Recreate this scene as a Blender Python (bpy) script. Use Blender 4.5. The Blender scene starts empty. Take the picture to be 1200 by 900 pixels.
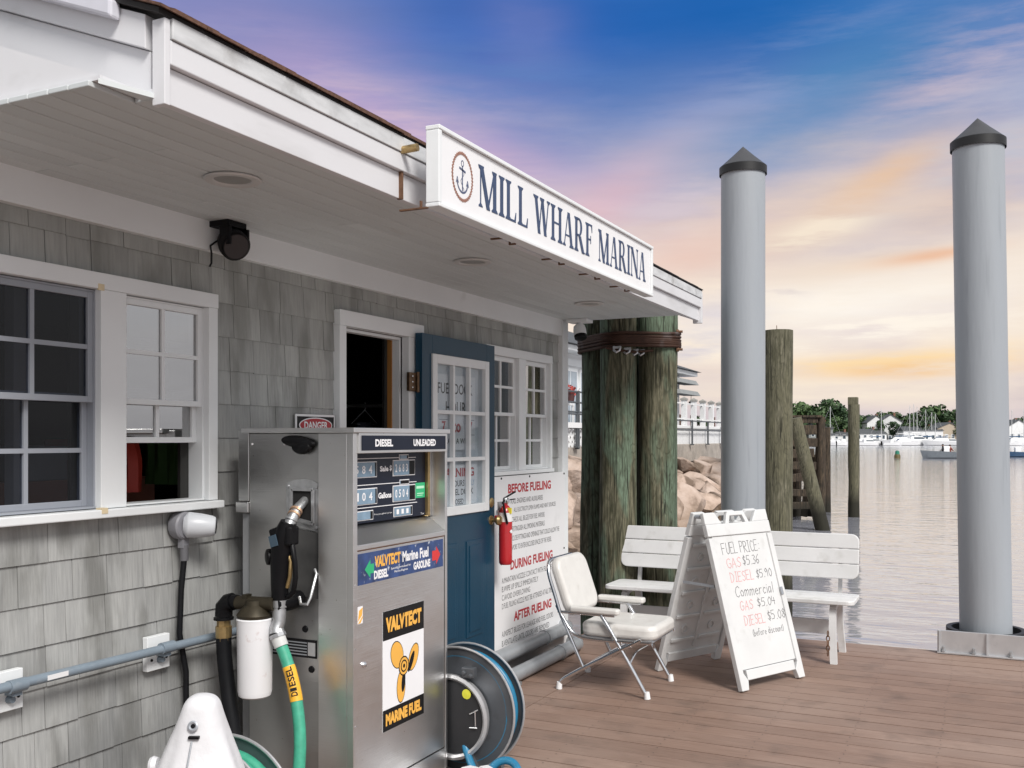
import bpy, bmesh, math, random
from mathutils import Vector, Matrix, Euler, noise as mnoise
random.seed(7)
R = math.radians
sc = bpy.context.scene
col = sc.collection
# ------------------------------------------------------------------ camera
FPX = 1150.0
YAW = 25.843
EYE = 1.5
cd = bpy.data.cameras.new('camera'); cam = bpy.data.objects.new('camera', cd); col.objects.link(cam)
cam.location = (0, 0, EYE); cam.rotation_euler = (R(90), 0, R(YAW))
cd.sensor_width = 36; cd.lens = 36*FPX/1200; cd.shift_y = 64/1200; cd.clip_start = .05; cd.clip_end = 9000
sc.camera = cam
sc.view_settings.view_transform = 'Standard'; sc.view_settings.look = 'None'
sc.view_settings.exposure = 0.45; sc.view_settings.gamma = 1
try: sc.view_settings.use_curve_mapping = False
except Exception: pass
EXPO = 2**0.45

def lin(v):
    v /= 255.0
    return v/12.92 if v <= .04045 else ((v+.055)/1.055)**2.4
def S(r, g, b): return (lin(r), lin(g), lin(b))

# ------------------------------------------------------------------ sky
w = bpy.data.worlds.new("World"); sc.world = w; w.use_nodes = True
nt = w.node_tree; N = nt.nodes; L = nt.links
for n in list(N): N.remove(n)
def node(t, **k):
    n = N.new(t)
    for a, b in k.items(): setattr(n, a, b)
    return n
def mth(op, a, b=None, c=None, clamp=False):
    n = node('ShaderNodeMath', operation=op); n.use_clamp = clamp
    for i, v in enumerate((a, b, c)):
        if v is None: continue
        if isinstance(v, (int, float)): n.inputs[i].default_value = v
        else: L.new(v, n.inputs[i])
    return n.outputs[0]
tc = node('ShaderNodeTexCoord')
mp = node('ShaderNodeMapping', vector_type='POINT')
L.new(tc.outputs['Generated'], mp.inputs['Vector']); mp.inputs['Rotation'].default_value = (0, 0, R(-YAW))
sp = node('ShaderNodeSeparateXYZ'); L.new(mp.outputs[0], sp.inputs[0])
AZ = mth('MULTIPLY', mth('ARCTAN2', sp.outputs[0], sp.outputs[1]), 57.2958)     # degrees to the right of the view heading
EL = mth('MULTIPLY', mth('ARCSINE', sp.outputs[2], clamp=False), 57.2958)
def nz(scale, detail, off, stretch=(1, 1, 1), rough=.55, rot=(0,0,0)):
    m = node('ShaderNodeMapping'); L.new(mp.outputs[0], m.inputs[0])
    m.inputs['Location'].default_value = off; m.inputs['Scale'].default_value = stretch; m.inputs['Rotation'].default_value = rot
    t = node('ShaderNodeTexNoise'); L.new(m.outputs[0], t.inputs['Vector'])
    t.inputs['Scale'].default_value = scale; t.inputs['Detail'].default_value = detail; t.inputs['Roughness'].default_value = rough
    return t.outputs['Fac']
n1 = nz(3.0, 5, (0, 0, 0), (1, 1, 2.2), rot=(0, R(-22), 0))
n2 = nz(5.5, 7, (3, 1, 2), (.8, 1, 3.2), rot=(0, R(-28), 0))
n3 = nz(9, 8, (7, 5, 1), (.7, 1, 4.0), .6, rot=(0, R(-18), 0))
# elevation warped by the cloud noise so that no band is straight
ELw = mth('ADD', EL, mth('MULTIPLY', mth('SUBTRACT', n1, .5), 11))
ELw = mth('ADD', ELw, mth('MULTIPLY', mth('SUBTRACT', n2, .5), 9))
ELw = mth('ADD', ELw, mth('MULTIPLY', mth('SUBTRACT', n3, .5), 6))
tt = mth('DIVIDE', ELw, 90, clamp=True)
cr = node('ShaderNodeValToRGB'); L.new(tt, cr.inputs[0])
warm = [(0, (206, 192, 197)), (2, (228, 212, 207)), (4.5, (246, 230, 212)), (9, (240, 226, 214)), (12.5, (222, 206, 200)),
        (15.5, (182, 182, 205)), (19, (128, 150, 198)), (23, (84, 122, 190)), (29, (104, 138, 192)), (42, (200, 206, 216)), (90, (226, 228, 231))]
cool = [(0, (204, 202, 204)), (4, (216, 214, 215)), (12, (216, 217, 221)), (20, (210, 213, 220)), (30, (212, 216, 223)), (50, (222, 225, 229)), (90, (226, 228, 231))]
def ramp(cr, stops):
    el = cr.color_ramp.elements
    el[0].position = 0; el[0].color = (*S(*stops[0][1]), 1)
    el[1].position = 1; el[1].color = (*S(*stops[-1][1]), 1)
    for e, c in stops[1:-1]:
        x = el.new(e/90); x.color = (*S(*c), 1)
    return cr.outputs[0]
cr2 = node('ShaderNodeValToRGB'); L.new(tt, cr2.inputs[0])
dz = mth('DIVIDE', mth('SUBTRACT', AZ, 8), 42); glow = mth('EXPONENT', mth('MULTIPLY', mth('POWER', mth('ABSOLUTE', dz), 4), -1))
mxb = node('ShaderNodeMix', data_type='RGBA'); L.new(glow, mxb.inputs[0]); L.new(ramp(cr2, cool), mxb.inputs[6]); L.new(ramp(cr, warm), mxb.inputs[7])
COL = mxb.outputs[2]
def patch(c, az, e, ra, re, rot=0, amt=1.0, nmix=.6, nsrc=None, lo=.32, gain=3.0):
    """a soft cloud or clearing of colour c centred on azimuth az, elevation e (degrees)"""
    global COL
    ca, sa = math.cos(R(rot)), math.sin(R(rot))
    dx = mth('SUBTRACT', AZ, az); dy = mth('SUBTRACT', EL, e)
    u = mth('DIVIDE', mth('ADD', mth('MULTIPLY', dx, ca), mth('MULTIPLY', dy, sa)), ra)
    v = mth('DIVIDE', mth('SUBTRACT', mth('MULTIPLY', dy, ca), mth('MULTIPLY', dx, sa)), re)
    q = mth('ADD', mth('MULTIPLY', u, u), mth('MULTIPLY', v, v))
    g = mth('EXPONENT', mth('MULTIPLY', q, -1))
    ns = nsrc or n2
    f = mth('MULTIPLY', g, mth('ADD', 1-nmix, mth('MULTIPLY', mth('MULTIPLY', mth('SUBTRACT', ns, lo), gain, clamp=True), nmix*1.2)), clamp=True)
    f = mth('MULTIPLY', f, amt, clamp=True)
    m = node('ShaderNodeMix', data_type='RGBA'); L.new(f, m.inputs[0]); L.new(COL, m.inputs[6]); m.inputs[7].default_value = (*S(*c), 1)
    COL = m.outputs[2]
n4 = nz(7, 9, (2, 9, 4), (.55, 1, 4.5), .62, rot=(0, R(-30), 0))
n5 = nz(16, 8, (5, 2, 8), (.5, 1, 5.0), .6, rot=(0, R(-14), 0))
patch((34, 96, 178), 0, 24, 11, 5.5, -10, 1.0, .25)
patch((6, 92, 172), 13, 22.5, 11, 4.2, 8, 1.0, .2)
patch((52, 118, 182), 22, 20.5, 8, 4, 0, .85, .4)
patch((118, 128, 182), -16, 24, 9, 5, 0, .9, .3)
patch((152, 144, 192), -12, 18.5, 11, 4, -15, .7, .5, n1)
patch((200, 172, 206), -9, 17, 7, 3.0, -25, .9, .6)
patch((214, 182, 208), 0.5, 15.2, 8, 2.4, -18, .75, .7)
patch((140, 142, 192), 1, 22, 3, 5, 25, .35, .8)
patch((96, 128, 184), 7, 18.4, 6, 2.6, 15, .7, .5)
patch((236, 186, 190), 6.5, 14.0, 4.0, 1.5, 28, .9, .5)
patch((188, 184, 204), 10, 15.5, 5, 2.6, 20, .75, .6)
patch((238, 198, 182), 10, 10.4, 5, 2.0, 15, .75, .6)
patch((84, 136, 184), 17, 17.6, 7, 2.4, 20, .85, .5)
patch((150, 162, 200), 14, 19.0, 9, 2.0, 24, .40, 1, n4, .47, 6)
patch((196, 180, 196), 25, 19.0, 6, 2.2, 30, .75, .9, n4, .42, 5)
patch((230, 206, 188), 18.5, 12.2, 8, 2.8, 20, .8, .6, n4)
patch((206, 194, 196), 21, 12.6, 6, 2.0, 22, .6, 1, n4, .46, 6)
patch((234, 196, 160), 20.5, 13.8, 3.5, 1.0, 28, .75, .7, n3)
patch((214, 186, 172), 24.5, 12.0, 3.5, 1.4, 25, .6, .8, n4)
patch((206, 196, 202), 20, 10.2, 5, .9, 8, .6, .8, n3)
patch((232, 150, 90), 23.0, 9.7, 2.6, .32, 5, 1.0, .4, n3)
patch((236, 208, 178), 20, 9.4, 5, .6, 4, .7, .6, n3)
patch((255, 248, 238), 18, 7.2, 9, 1.9, 4, .95, .5, n3)
patch((236, 226, 224), 22, 6.4, 6, 1.0, 8, .7, .8, n4)
patch((250, 218, 166), 20.5, 4.2, 7, .6, 3, .85, .7, n5, .36, 4)
patch((242, 192, 128), 22.5, 3.7, 4.2, .45, 2, .9, .7, n5, .38, 5)
patch((252, 238, 214), 18, 2.6, 10, .8, 0, .75, .5, n5)
patch((204, 198, 212), 12, 7.0, 2.5, .7, 0, .7, .5, n3)
patch((214, 204, 212), 13, 3.8, 2.5, .6, 0, .6, .6, n3)
patch((214, 202, 206), 18, .6, 24, 1.2, 0, .75, .2)
# wispy brightness texture over everything
patch((226, 196, 204), -4, 16.5, 9, 1.6, -24, .5, 1, n4, .48, 7)
patch((96, 130, 188), 2, 19.5, 8, 1.8, -10, .5, 1, n3, .48, 7)
patch((214, 200, 208), 8, 12.4, 5, 1.4, 30, .6, 1, n4, .46, 7)
patch((250, 236, 214), 17, 11.2, 6, 1.0, 24, .7, 1, n4, .47, 8)
patch((198, 184, 190), 17, 8.8, 7, .8, 10, .55, 1, n3, .48, 7)
patch((255, 246, 232), 20, 6.0, 8, .9, 6, .7, 1, n5, .47, 8)
patch((200, 196, 212), 10.5, 5.0, 3.5, 1.5, 10, .6, 1, n3, .45, 6)
patch((170, 186, 210), 26, 15.0, 4, 3.0, 40, .5, 1, n4, .45, 6)
tex = mth('ADD', .90, mth('MULTIPLY', mth('ADD', mth('MULTIPLY', n4, .5), mth('MULTIPLY', n5, .5)), .20))
vm = node('ShaderNodeVectorMath', operation='SCALE'); L.new(COL, vm.inputs[0]); L.new(tex, vm.inputs['Scale']); COL = vm.outputs[0]
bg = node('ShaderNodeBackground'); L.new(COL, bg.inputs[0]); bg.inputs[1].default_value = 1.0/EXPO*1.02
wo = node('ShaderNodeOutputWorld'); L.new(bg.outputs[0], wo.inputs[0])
# ------------------------------------------------------------------ sun (low contrast, hazy evening)
sd = bpy.data.lights.new('sun', 'SUN'); sun = bpy.data.objects.new('sun', sd); col.objects.link(sun)
sd.energy = 2.7; sd.angle = R(20); sd.color = (1, .965, .92)
sdir = Vector((.70, -.52, .82)).normalized()
sun.rotation_euler = sdir.to_track_quat('Z', 'Y').to_euler()
sun.location = (4, -4, 8)

# ================================================================== helpers
class M:
    def __init__(s): s.v = []; s.f = []
    def add(s, vs, fs):
        b = len(s.v); s.v += [tuple(v) for v in vs]; s.f += [tuple(i+b for i in f) for f in fs]; return s
    def box(s, x0, x1, y0, y1, z0, z1):
        if x0 > x1: x0, x1 = x1, x0
        if y0 > y1: y0, y1 = y1, y0
        if z0 > z1: z0, z1 = z1, z0
        return s.add([(x0,y0,z0),(x1,y0,z0),(x1,y1,z0),(x0,y1,z0),(x0,y0,z1),(x1,y0,z1),(x1,y1,z1),(x0,y1,z1)],
                     [(0,3,2,1),(4,5,6,7),(0,1,5,4),(1,2,6,5),(2,3,7,6),(3,0,4,7)])
    def obox(s, c, ax, ay, az, hx, hy, hz):
        c = Vector(c); ax = Vector(ax).normalized()*hx; ay = Vector(ay).normalized()*hy; az = Vector(az).normalized()*hz
        vs = [c+ax*i+ay*j+az*k for k in (-1,1) for i, j in ((-1,-1),(1,-1),(1,1),(-1,1))]
        return s.add(vs, [(0,3,2,1),(4,5,6,7),(0,1,5,4),(1,2,6,5),(2,3,7,6),(3,0,4,7)])
    def bar(s, p, q, wd, th, up=(0,0,1)):
        p = Vector(p); q = Vector(q); d = (q-p).normalized(); u = Vector(up)
        sd_ = d.cross(u)
        if sd_.length < 1e-4: sd_ = d.cross(Vector((1,0,0)))
        sd_.normalize(); u = sd_.cross(d)
        return s.obox((p+q)/2, d, sd_, u, (q-p).length/2, wd/2, th/2)
    def tube(s, path, r, seg=10, caps=True, closed=False):
        P = [Vector(p) for p in path]; n = len(P); rs = r if isinstance(r, (list, tuple)) else [r]*n
        T = []
        for i in range(n):
            if closed: t = P[(i+1) % n]-P[i-1]
            else: t = P[min(i+1, n-1)]-P[max(i-1, 0)]
            T.append(t.normalized())
        u = T[0].orthogonal().normalized(); b = len(s.v)
        for i in range(n):
            u = (u-T[i]*u.dot(T[i])).normalized(); v = T[i].cross(u)
            for k in range(seg):
                a = 2*math.pi*k/seg; s.v.append(tuple(P[i]+(u*math.cos(a)+v*math.sin(a))*rs[i]))
        m = n if closed else n-1
        for i in range(m):
            for k in range(seg):
                a0 = b+i*seg+k; a1 = b+i*seg+(k+1) % seg; j = (i+1) % n
                s.f.append((a0, a1, b+j*seg+(k+1) % seg, b+j*seg+k))
        if caps and not closed:
            s.f.append(tuple(b+k for k in reversed(range(seg)))); s.f.append(tuple(b+(n-1)*seg+k for k in range(seg)))
        return s
    def lathe(s, prof, c, axis=(0,0,1), seg=24, caps=True, sx=1, sy=1):
        c = Vector(c); ax = Vector(axis).normalized(); u = ax.orthogonal().normalized()
        if abs(ax.z) > .99: u = Vector((1,0,0))
        v = ax.cross(u); b = len(s.v); n = len(prof)
        for r_, h in prof:
            for k in range(seg):
                a = 2*math.pi*k/seg; s.v.append(tuple(c+ax*h+u*(r_*math.cos(a)*sx)+v*(r_*math.sin(a)*sy)))
        for i in range(n-1):
            for k in range(seg):
                s.f.append((b+i*seg+k, b+i*seg+(k+1) % seg, b+(i+1)*seg+(k+1) % seg, b+(i+1)*seg+k))
        if caps:
            if prof[0][0] > 1e-5: s.f.append(tuple(b+k for k in reversed(range(seg))))
            if prof[-1][0] > 1e-5: s.f.append(tuple(b+(n-1)*seg+k for k in range(seg)))
        return s
    def ring(s, c, ro, ri, h, axis, seg=32):
        return s.lathe([(ri,0),(ro,0),(ro,h),(ri,h),(ri,0)], c, axis, seg, caps=False)
    def prism(s, pts, o, ux, uy, th):
        """2D polygon in the plane (o,ux,uy), thickness th along ux x uy"""
        o = Vector(o); ux = Vector(ux); uy = Vector(uy); nn = ux.cross(uy).normalized()*th; n = len(pts)
        a = [o+ux*x+uy*y for x, y in pts]; b2 = [p+nn for p in a]
        return s.add(a+b2, [tuple(reversed(range(n))), tuple(range(n, 2*n))]+[(i, (i+1) % n, n+(i+1) % n, n+i) for i in range(n)])

def wloc(p):
    v = Vector((0,0,0))
    while p is not None: v = v+p.location; p = p.parent
    return v
def build(name, mb, m, parent=None, local=False, smooth=False, bevel=0, ang=38, loc=None):
    me = bpy.data.meshes.new(name)
    o_ = Vector((0,0,0)) if (parent is None or local) else wloc(parent)
    if loc is not None: o_ = Vector(loc)
    vs = [(v[0]-o_.x, v[1]-o_.y, v[2]-o_.z) for v in mb.v]
    me.from_pydata(vs, [], mb.f); me.update()
    if smooth:
        me.shade_smooth(); me.set_sharp_from_angle(angle=R(ang))
    if isinstance(m, (list, tuple)):
        for q in m: me.materials.append(q)
    else: me.materials.append(m)
    o = bpy.data.objects.new(name, me); col.objects.link(o)
    if parent is not None: o.parent = parent
    if loc is not None: o.location = Vector(loc)-(wloc(parent) if parent else Vector((0,0,0)))
    if bevel:
        b = o.modifiers.new('bevel', 'BEVEL'); b.width = bevel; b.segments = 2; b.limit_method = 'ANGLE'; b.angle_limit = R(40)
    return o
def thing(name, label, cat, loc=(0,0,0), group=None, rz=0):
    o = bpy.data.objects.new(name, None); col.objects.link(o); o.location = loc; o.rotation_euler = (0,0,rz)
    o.empty_display_size = .1; tag(o, label, cat, group); return o
def tag(o, label, cat, group=None):
    o['label'] = label; o['category'] = cat
    if group: o['group'] = group
    return o
def struct(o): o['kind'] = 'structure'; return o
def stuff(o): o['kind'] = 'stuff'; return o
def copy_tree(o, parent=None):
    c = o.copy(); col.objects.link(c)
    if parent is not None: c.parent = parent
    for ch in [x for x in o.children]: copy_tree(ch, c)
    return c

# ---- materials
def newmat(name):
    m = bpy.data.materials.new(name); m.use_nodes = True
    nt = m.node_tree; b = nt.nodes['Principled BSDF']; return m, nt, b
def mat(name, rgb, rough=.5, metal=0, var=.12, scale=6, stretch=(1,1,1), bump=0, bscale=None, rnd=0, spec=.5, detail=5, coat=0, dirt=None, dirt_lo=.58, dirt_amt=.7, dscale=3, dstretch=(1,1,1), obj=False):
    m, nt, b = newmat(name); n_ = nt.nodes; l = nt.links
    g = n_.new('ShaderNodeNewGeometry'); tcn = n_.new('ShaderNodeTexCoord'); mpn = n_.new('ShaderNodeMapping')
    l.new(tcn.outputs['Object'] if obj else g.outputs['Position'], mpn.inputs[0]); mpn.inputs['Scale'].default_value = stretch
    no = n_.new('ShaderNodeTexNoise'); no.inputs['Scale'].default_value = scale; no.inputs['Detail'].default_value = detail; l.new(mpn.outputs[0], no.inputs['Vector'])
    mr = n_.new('ShaderNodeMapRange'); mr.inputs[1].default_value = .25; mr.inputs[2].default_value = .75
    mr.inputs[3].default_value = 1-var; mr.inputs[4].default_value = 1+var; l.new(no.outputs['Fac'], mr.inputs[0])
    hs = n_.new('ShaderNodeHueSaturation'); hs.inputs['Color'].default_value = (*rgb, 1)
    val = mr.outputs[0]
    if rnd:
        oi = n_.new('ShaderNodeObjectInfo'); m2 = n_.new('ShaderNodeMapRange'); m2.inputs[3].default_value = 1-rnd; m2.inputs[4].default_value = 1+rnd
        l.new(oi.outputs['Random'], m2.inputs[0]); mm = n_.new('ShaderNodeMath'); mm.operation = 'MULTIPLY'
        l.new(m2.outputs[0], mm.inputs[0]); l.new(val, mm.inputs[1]); val = mm.outputs[0]
        va = n_.new('ShaderNodeVectorMath'); va.operation = 'ADD'; l.new(mpn.outputs[0], va.inputs[0])
        cx = n_.new('ShaderNodeCombineXYZ'); mu = n_.new('ShaderNodeMath'); mu.operation = 'MULTIPLY'; mu.inputs[1].default_value = 37
        l.new(oi.outputs['Random'], mu.inputs[0])
        for i in range(3): l.new(mu.outputs[0], cx.inputs[i])
        l.new(cx.outputs[0], va.inputs[1]); l.new(va.outputs[0], no.inputs['Vector'])
    l.new(val, hs.inputs['Value']); out = hs.outputs[0]
    if dirt:
        d = n_.new('ShaderNodeTexNoise'); mp2 = n_.new('ShaderNodeMapping'); mp2.inputs['Scale'].default_value = dstretch
        l.new(g.outputs['Position'], mp2.inputs[0]); l.new(mp2.outputs[0], d.inputs['Vector']); d.inputs['Scale'].default_value = dscale; d.inputs['Detail'].default_value = 8
        r2 = n_.new('ShaderNodeMapRange'); r2.inputs[1].default_value = dirt_lo; r2.inputs[2].default_value = dirt_lo+.17; r2.inputs[4].default_value = dirt_amt; l.new(d.outputs['Fac'], r2.inputs[0])
        mx = n_.new('ShaderNodeMix'); mx.data_type = 'RGBA'; l.new(r2.outputs[0], mx.inputs[0]); l.new(out, mx.inputs[6]); mx.inputs[7].default_value = (*dirt, 1); out = mx.outputs[2]
    l.new(out, b.inputs['Base Color'])
    b.inputs['Roughness'].default_value = rough; b.inputs['Metallic'].default_value = metal; b.inputs['Specular IOR Level'].default_value = spec
    b.inputs['Coat Weight'].default_value = coat
    if bump:
        bn = n_.new('ShaderNodeBump'); bn.inputs['Strength'].default_value = 1; bn.inputs['Distance'].default_value = bump
        if bscale:
            n3_ = n_.new('ShaderNodeTexNoise'); n3_.inputs['Scale'].default_value = bscale; n3_.inputs['Detail'].default_value = 6; l.new(mpn.outputs[0], n3_.inputs['Vector']); l.new(n3_.outputs['Fac'], bn.inputs['Height'])
        else: l.new(no.outputs['Fac'], bn.inputs['Height'])
        l.new(bn.outputs[0], b.inputs['Normal'])
    return m
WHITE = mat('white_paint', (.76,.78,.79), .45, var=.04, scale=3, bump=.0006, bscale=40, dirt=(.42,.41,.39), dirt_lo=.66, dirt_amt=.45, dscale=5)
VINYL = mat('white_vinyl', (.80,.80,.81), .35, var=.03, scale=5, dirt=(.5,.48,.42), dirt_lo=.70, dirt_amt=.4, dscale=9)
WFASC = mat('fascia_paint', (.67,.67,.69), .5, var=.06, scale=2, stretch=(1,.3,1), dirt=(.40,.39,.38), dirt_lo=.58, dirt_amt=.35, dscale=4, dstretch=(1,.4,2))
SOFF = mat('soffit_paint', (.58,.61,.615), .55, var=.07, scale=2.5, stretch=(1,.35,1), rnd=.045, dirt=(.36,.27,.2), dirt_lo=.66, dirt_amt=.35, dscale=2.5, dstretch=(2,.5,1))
GREYM = mat('grey_aluminium', (.34,.36,.39), .45, .3, var=.06)
SCRF = mat('grey_window_frame', (.30,.32,.36), .5, 0, var=.05)
BLACK = mat('black_plastic', (.005,.005,.006), .42, var=.2, scale=20, spec=.18)
RUBBER = mat('black_rubber', (.006,.0065,.008), .5, var=.2, scale=30, spec=.22)
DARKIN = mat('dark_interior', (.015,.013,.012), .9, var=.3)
NAVY = mat('navy_print', (.022,.035,.075), .5, var=.1)
PANELNAVY = mat('display_panel_navy', (.008,.012,.026), .3, var=.1, spec=.25)
LCD = mat('display_glass', (.20,.30,.40), .2, var=.15, scale=25)
INK = mat('black_print', (.008,.008,.009), .5, var=.05, spec=.25)
GREYINK = mat('grey_print', (.09,.09,.095), .5, var=.1)
REDINK = mat('red_print', (.42,.02,.03), .5, var=.1)
PINKPEN = mat('faded_red_marker', (.62,.22,.22), .6, var=.2, scale=30)
PEN = mat('dark_marker', (.07,.065,.07), .6, var=.3, scale=40)
ORINK = mat('orange_print', (.85,.45,.08), .45, var=.05)
ORDARK = mat('orange_label', (.80,.42,.03), .5, var=.1, scale=20)
WINK = mat('white_print', (.82,.82,.84), .5, var=.03)
GREENINK = mat('green_print', (.03,.42,.18), .5, var=.06)
REDARR = mat('red_arrow_print', (.62,.04,.04), .5, var=.06)
ROPE = mat('rope_print', (.30,.15,.11), .6, var=.15, scale=60)
BRASS = mat('brass', (.42,.30,.14), .35, .85, var=.25, scale=30)
RUST = mat('rusty_steel', (.16,.085,.05), .75, .3, var=.4, scale=30, bump=.001)
RUSTBOLT = mat('galvanised_steel', (.42,.43,.44), .45, .7, var=.2, scale=30)
CHROME = mat('chrome_tube', (.72,.73,.75), .18, 1.0, var=.06, scale=30)
BLUEDOOR = mat('navy_door_paint', (.008,.044,.082), .33, var=.12, scale=3, spec=.28, bump=.0004, bscale=60, dirt=(.03,.06,.09), dirt_lo=.68, dirt_amt=.4, dscale=14)
REDEX = mat('red_enamel', (.42,.015,.02), .25, var=.08, coat=.4)
PAPER = mat('white_paper', (.74,.74,.75), .8, var=.04)
BANNER = mat('white_banner', (.78,.78,.79), .42, var=.04, scale=2, dirt=(.55,.55,.56), dirt_lo=.62, dirt_amt=.3, dscale=6)
ORWOOD = mat('orange_stained_wood', (.42,.19,.05), .5, var=.2, scale=10, stretch=(4,4,.4))
PIPEG = mat('grey_pvc', (.19,.235,.28), .4, var=.12, scale=8, dirt=(.34,.36,.38), dirt_lo=.6, dirt_amt=.4, dscale=20)
PIPEL = mat('galvanised_pipe', (.36,.38,.40), .4, .35, var=.12, scale=9, dirt=(.18,.18,.18), dirt_lo=.62, dirt_amt=.5, dscale=10)
REELG = mat('reel_grey_paint', (.10,.108,.12), .35, .35, var=.15, scale=9, dirt=(.05,.045,.04), dirt_lo=.6, dirt_amt=.5, dscale=12)
RIMW = mat('worn_bright_rim', (.45,.45,.46), .4, .5, var=.1, scale=25)
BLUEHOSE = mat('blue_hose', (.015,.16,.29), .38, var=.12, scale=30)
GREENHOSE = mat('green_hose', (.05,.34,.22), .5, var=.14, scale=40)
FILT = mat('white_filter_paint', (.76,.76,.78), .32, var=.04, dirt=(.35,.16,.12), dirt_lo=.66, dirt_amt=.5, dscale=26)
CASTAL = mat('cast_aluminium', (.45,.46,.47), .42, .8, var=.2, scale=30, bump=.001)
PILEW = mat('pile_sleeve_plastic', (.32,.345,.375), .42, var=.05, scale=2, stretch=(3,3,.4), bump=.0025, bscale=7, dirt=(.19,.21,.235), dirt_lo=.60, dirt_amt=.4, dscale=2.6, dstretch=(7,7,.5))
CAPM = mat('pile_cap_plastic', (.045,.045,.05), .5, var=.15, scale=8)
CAPB = mat('pile_cap_band', (.007,.007,.008), .5, var=.1)
SEATV = mat('cream_white_vinyl', (.64,.625,.60), .36, var=.06, scale=8, bump=.006, bscale=9, dirt=(.34,.31,.26), dirt_lo=.59, dirt_amt=.4, dscale=10)
BENCHW = mat('bench_white_plastic', (.66,.66,.66), .42, var=.06, scale=5, rnd=.03, dirt=(.34,.33,.29), dirt_lo=.58, dirt_amt=.4, dscale=8)
SIGNP = mat('moulded_white_plastic', (.63,.635,.635), .45, var=.05, scale=6, dirt=(.38,.37,.34), dirt_lo=.60, dirt_amt=.35, dscale=10)
COVER = mat('white_moulded_cover', (.66,.66,.68), .45, var=.06, scale=7, bump=.010, bscale=7, dirt=(.55,.54,.55), dirt_lo=.6, dirt_amt=.4, dscale=7)
ALPL = mat('aluminium_plate', (.55,.55,.56), .4, .6, var=.1, scale=10, dirt=(.3,.3,.3), dirt_lo=.6, dirt_amt=.4, dscale=12)
CONC = mat('sea_wall_concrete', (.36,.32,.28), .9, var=.2, scale=3, bump=.02, bscale=8)
ASPH = mat('roof_shingle_brown', (.11,.055,.035), .9, var=.4, scale=60, bump=.003)
ASPHD = mat('roof_edge_dark', (.02,.018,.018), .8, var=.2)
FARROOF = mat('far_roof_grey', (.075,.08,.085), .85, var=.2)
FARWHITE = mat('far_white_wall', (.72,.72,.72), .7, var=.06, scale=.6)
FARTAN = mat('far_tan_wall', (.42,.35,.27), .8, var=.1)
FARGREY = mat('far_grey_shingle_wall', (.24,.25,.25), .8, var=.1)
FARGLASS = mat('far_window_glass', (.05,.07,.09), .15, var=.2)
HULLW = mat('white_gelcoat', (.80,.80,.80), .3, var=.03)
HULLG = mat('grey_hull_paint', (.16,.18,.20), .5, var=.15)
HULLB = mat('blue_hull_paint', (.03,.08,.16), .4, var=.1)
MASTM = mat('mast_aluminium', (.6,.6,.6), .4, .2)
TRUNKM = mat('tree_bark', (.07,.05,.035), .9, var=.2)
def metalmat(name, base, rough, aniso_z=True, dark=.0):
    m, nt, b = newmat(name); n_ = nt.nodes; l = nt.links
    g = n_.new('ShaderNodeNewGeometry'); mpn = n_.new('ShaderNodeMapping'); l.new(g.outputs['Position'], mpn.inputs[0]); mpn.inputs['Scale'].default_value = (.8,.8,34)
    a = n_.new('ShaderNodeTexNoise'); a.inputs['Scale'].default_value = 9; a.inputs['Detail'].default_value = 6; l.new(mpn.outputs[0], a.inputs['Vector'])
    m3 = n_.new('ShaderNodeMapping'); l.new(g.outputs['Position'], m3.inputs[0]); m3.inputs['Scale'].default_value = (1,1,1.6)
    c = n_.new('ShaderNodeTexNoise'); c.inputs['Scale'].default_value = 2.2; c.inputs['Detail'].default_value = 3; l.new(m3.outputs[0], c.inputs['Vector'])
    mr = n_.new('ShaderNodeMapRange'); mr.inputs[3].default_value = rough-.05; mr.inputs[4].default_value = rough+.08; l.new(a.outputs['Fac'], mr.inputs[0]); l.new(mr.outputs[0], b.inputs['Roughness'])
    sp_ = n_.new('ShaderNodeTexNoise'); sp_.inputs['Scale'].default_value = 70; sp_.inputs['Detail'].default_value = 3; l.new(g.outputs['Position'], sp_.inputs['Vector'])
    sr = n_.new('ShaderNodeMapRange'); sr.inputs[1].default_value = .74; sr.inputs[2].default_value = .78; l.new(sp_.outputs['Fac'], sr.inputs[0])
    cr = n_.new('ShaderNodeMix'); cr.data_type = 'RGBA'; l.new(c.outputs['Fac'], cr.inputs[0]); cr.inputs[6].default_value = (base[0]*.72, base[1]*.715, base[2]*.70, 1); cr.inputs[7].default_value = (*base, 1)
    mx = n_.new('ShaderNodeMix'); mx.data_type = 'RGBA'; l.new(sr.outputs[0], mx.inputs[0]); l.new(cr.outputs[2], mx.inputs[6]); mx.inputs[7].default_value = (.25,.2,.16,1)
    l.new(mx.outputs[2], b.inputs['Base Color']); b.inputs['Metallic'].default_value = 1.0
    bn = n_.new('ShaderNodeBump'); bn.inputs['Distance'].default_value = .0006; ad = n_.new('ShaderNodeMath'); ad.operation = 'ADD'
    mu = n_.new('ShaderNodeMath'); mu.operation = 'MULTIPLY'; mu.inputs[1].default_value = 16; l.new(c.outputs['Fac'], mu.inputs[0])
    l.new(a.outputs['Fac'], ad.inputs[0]); l.new(mu.outputs[0], ad.inputs[1]); l.new(ad.outputs[0], bn.inputs['Height']); l.new(bn.outputs[0], b.inputs['Normal'])
    return m
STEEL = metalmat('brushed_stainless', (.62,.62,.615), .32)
STEELL = metalmat('brushed_stainless_light', (.86,.86,.86), .36)
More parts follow.
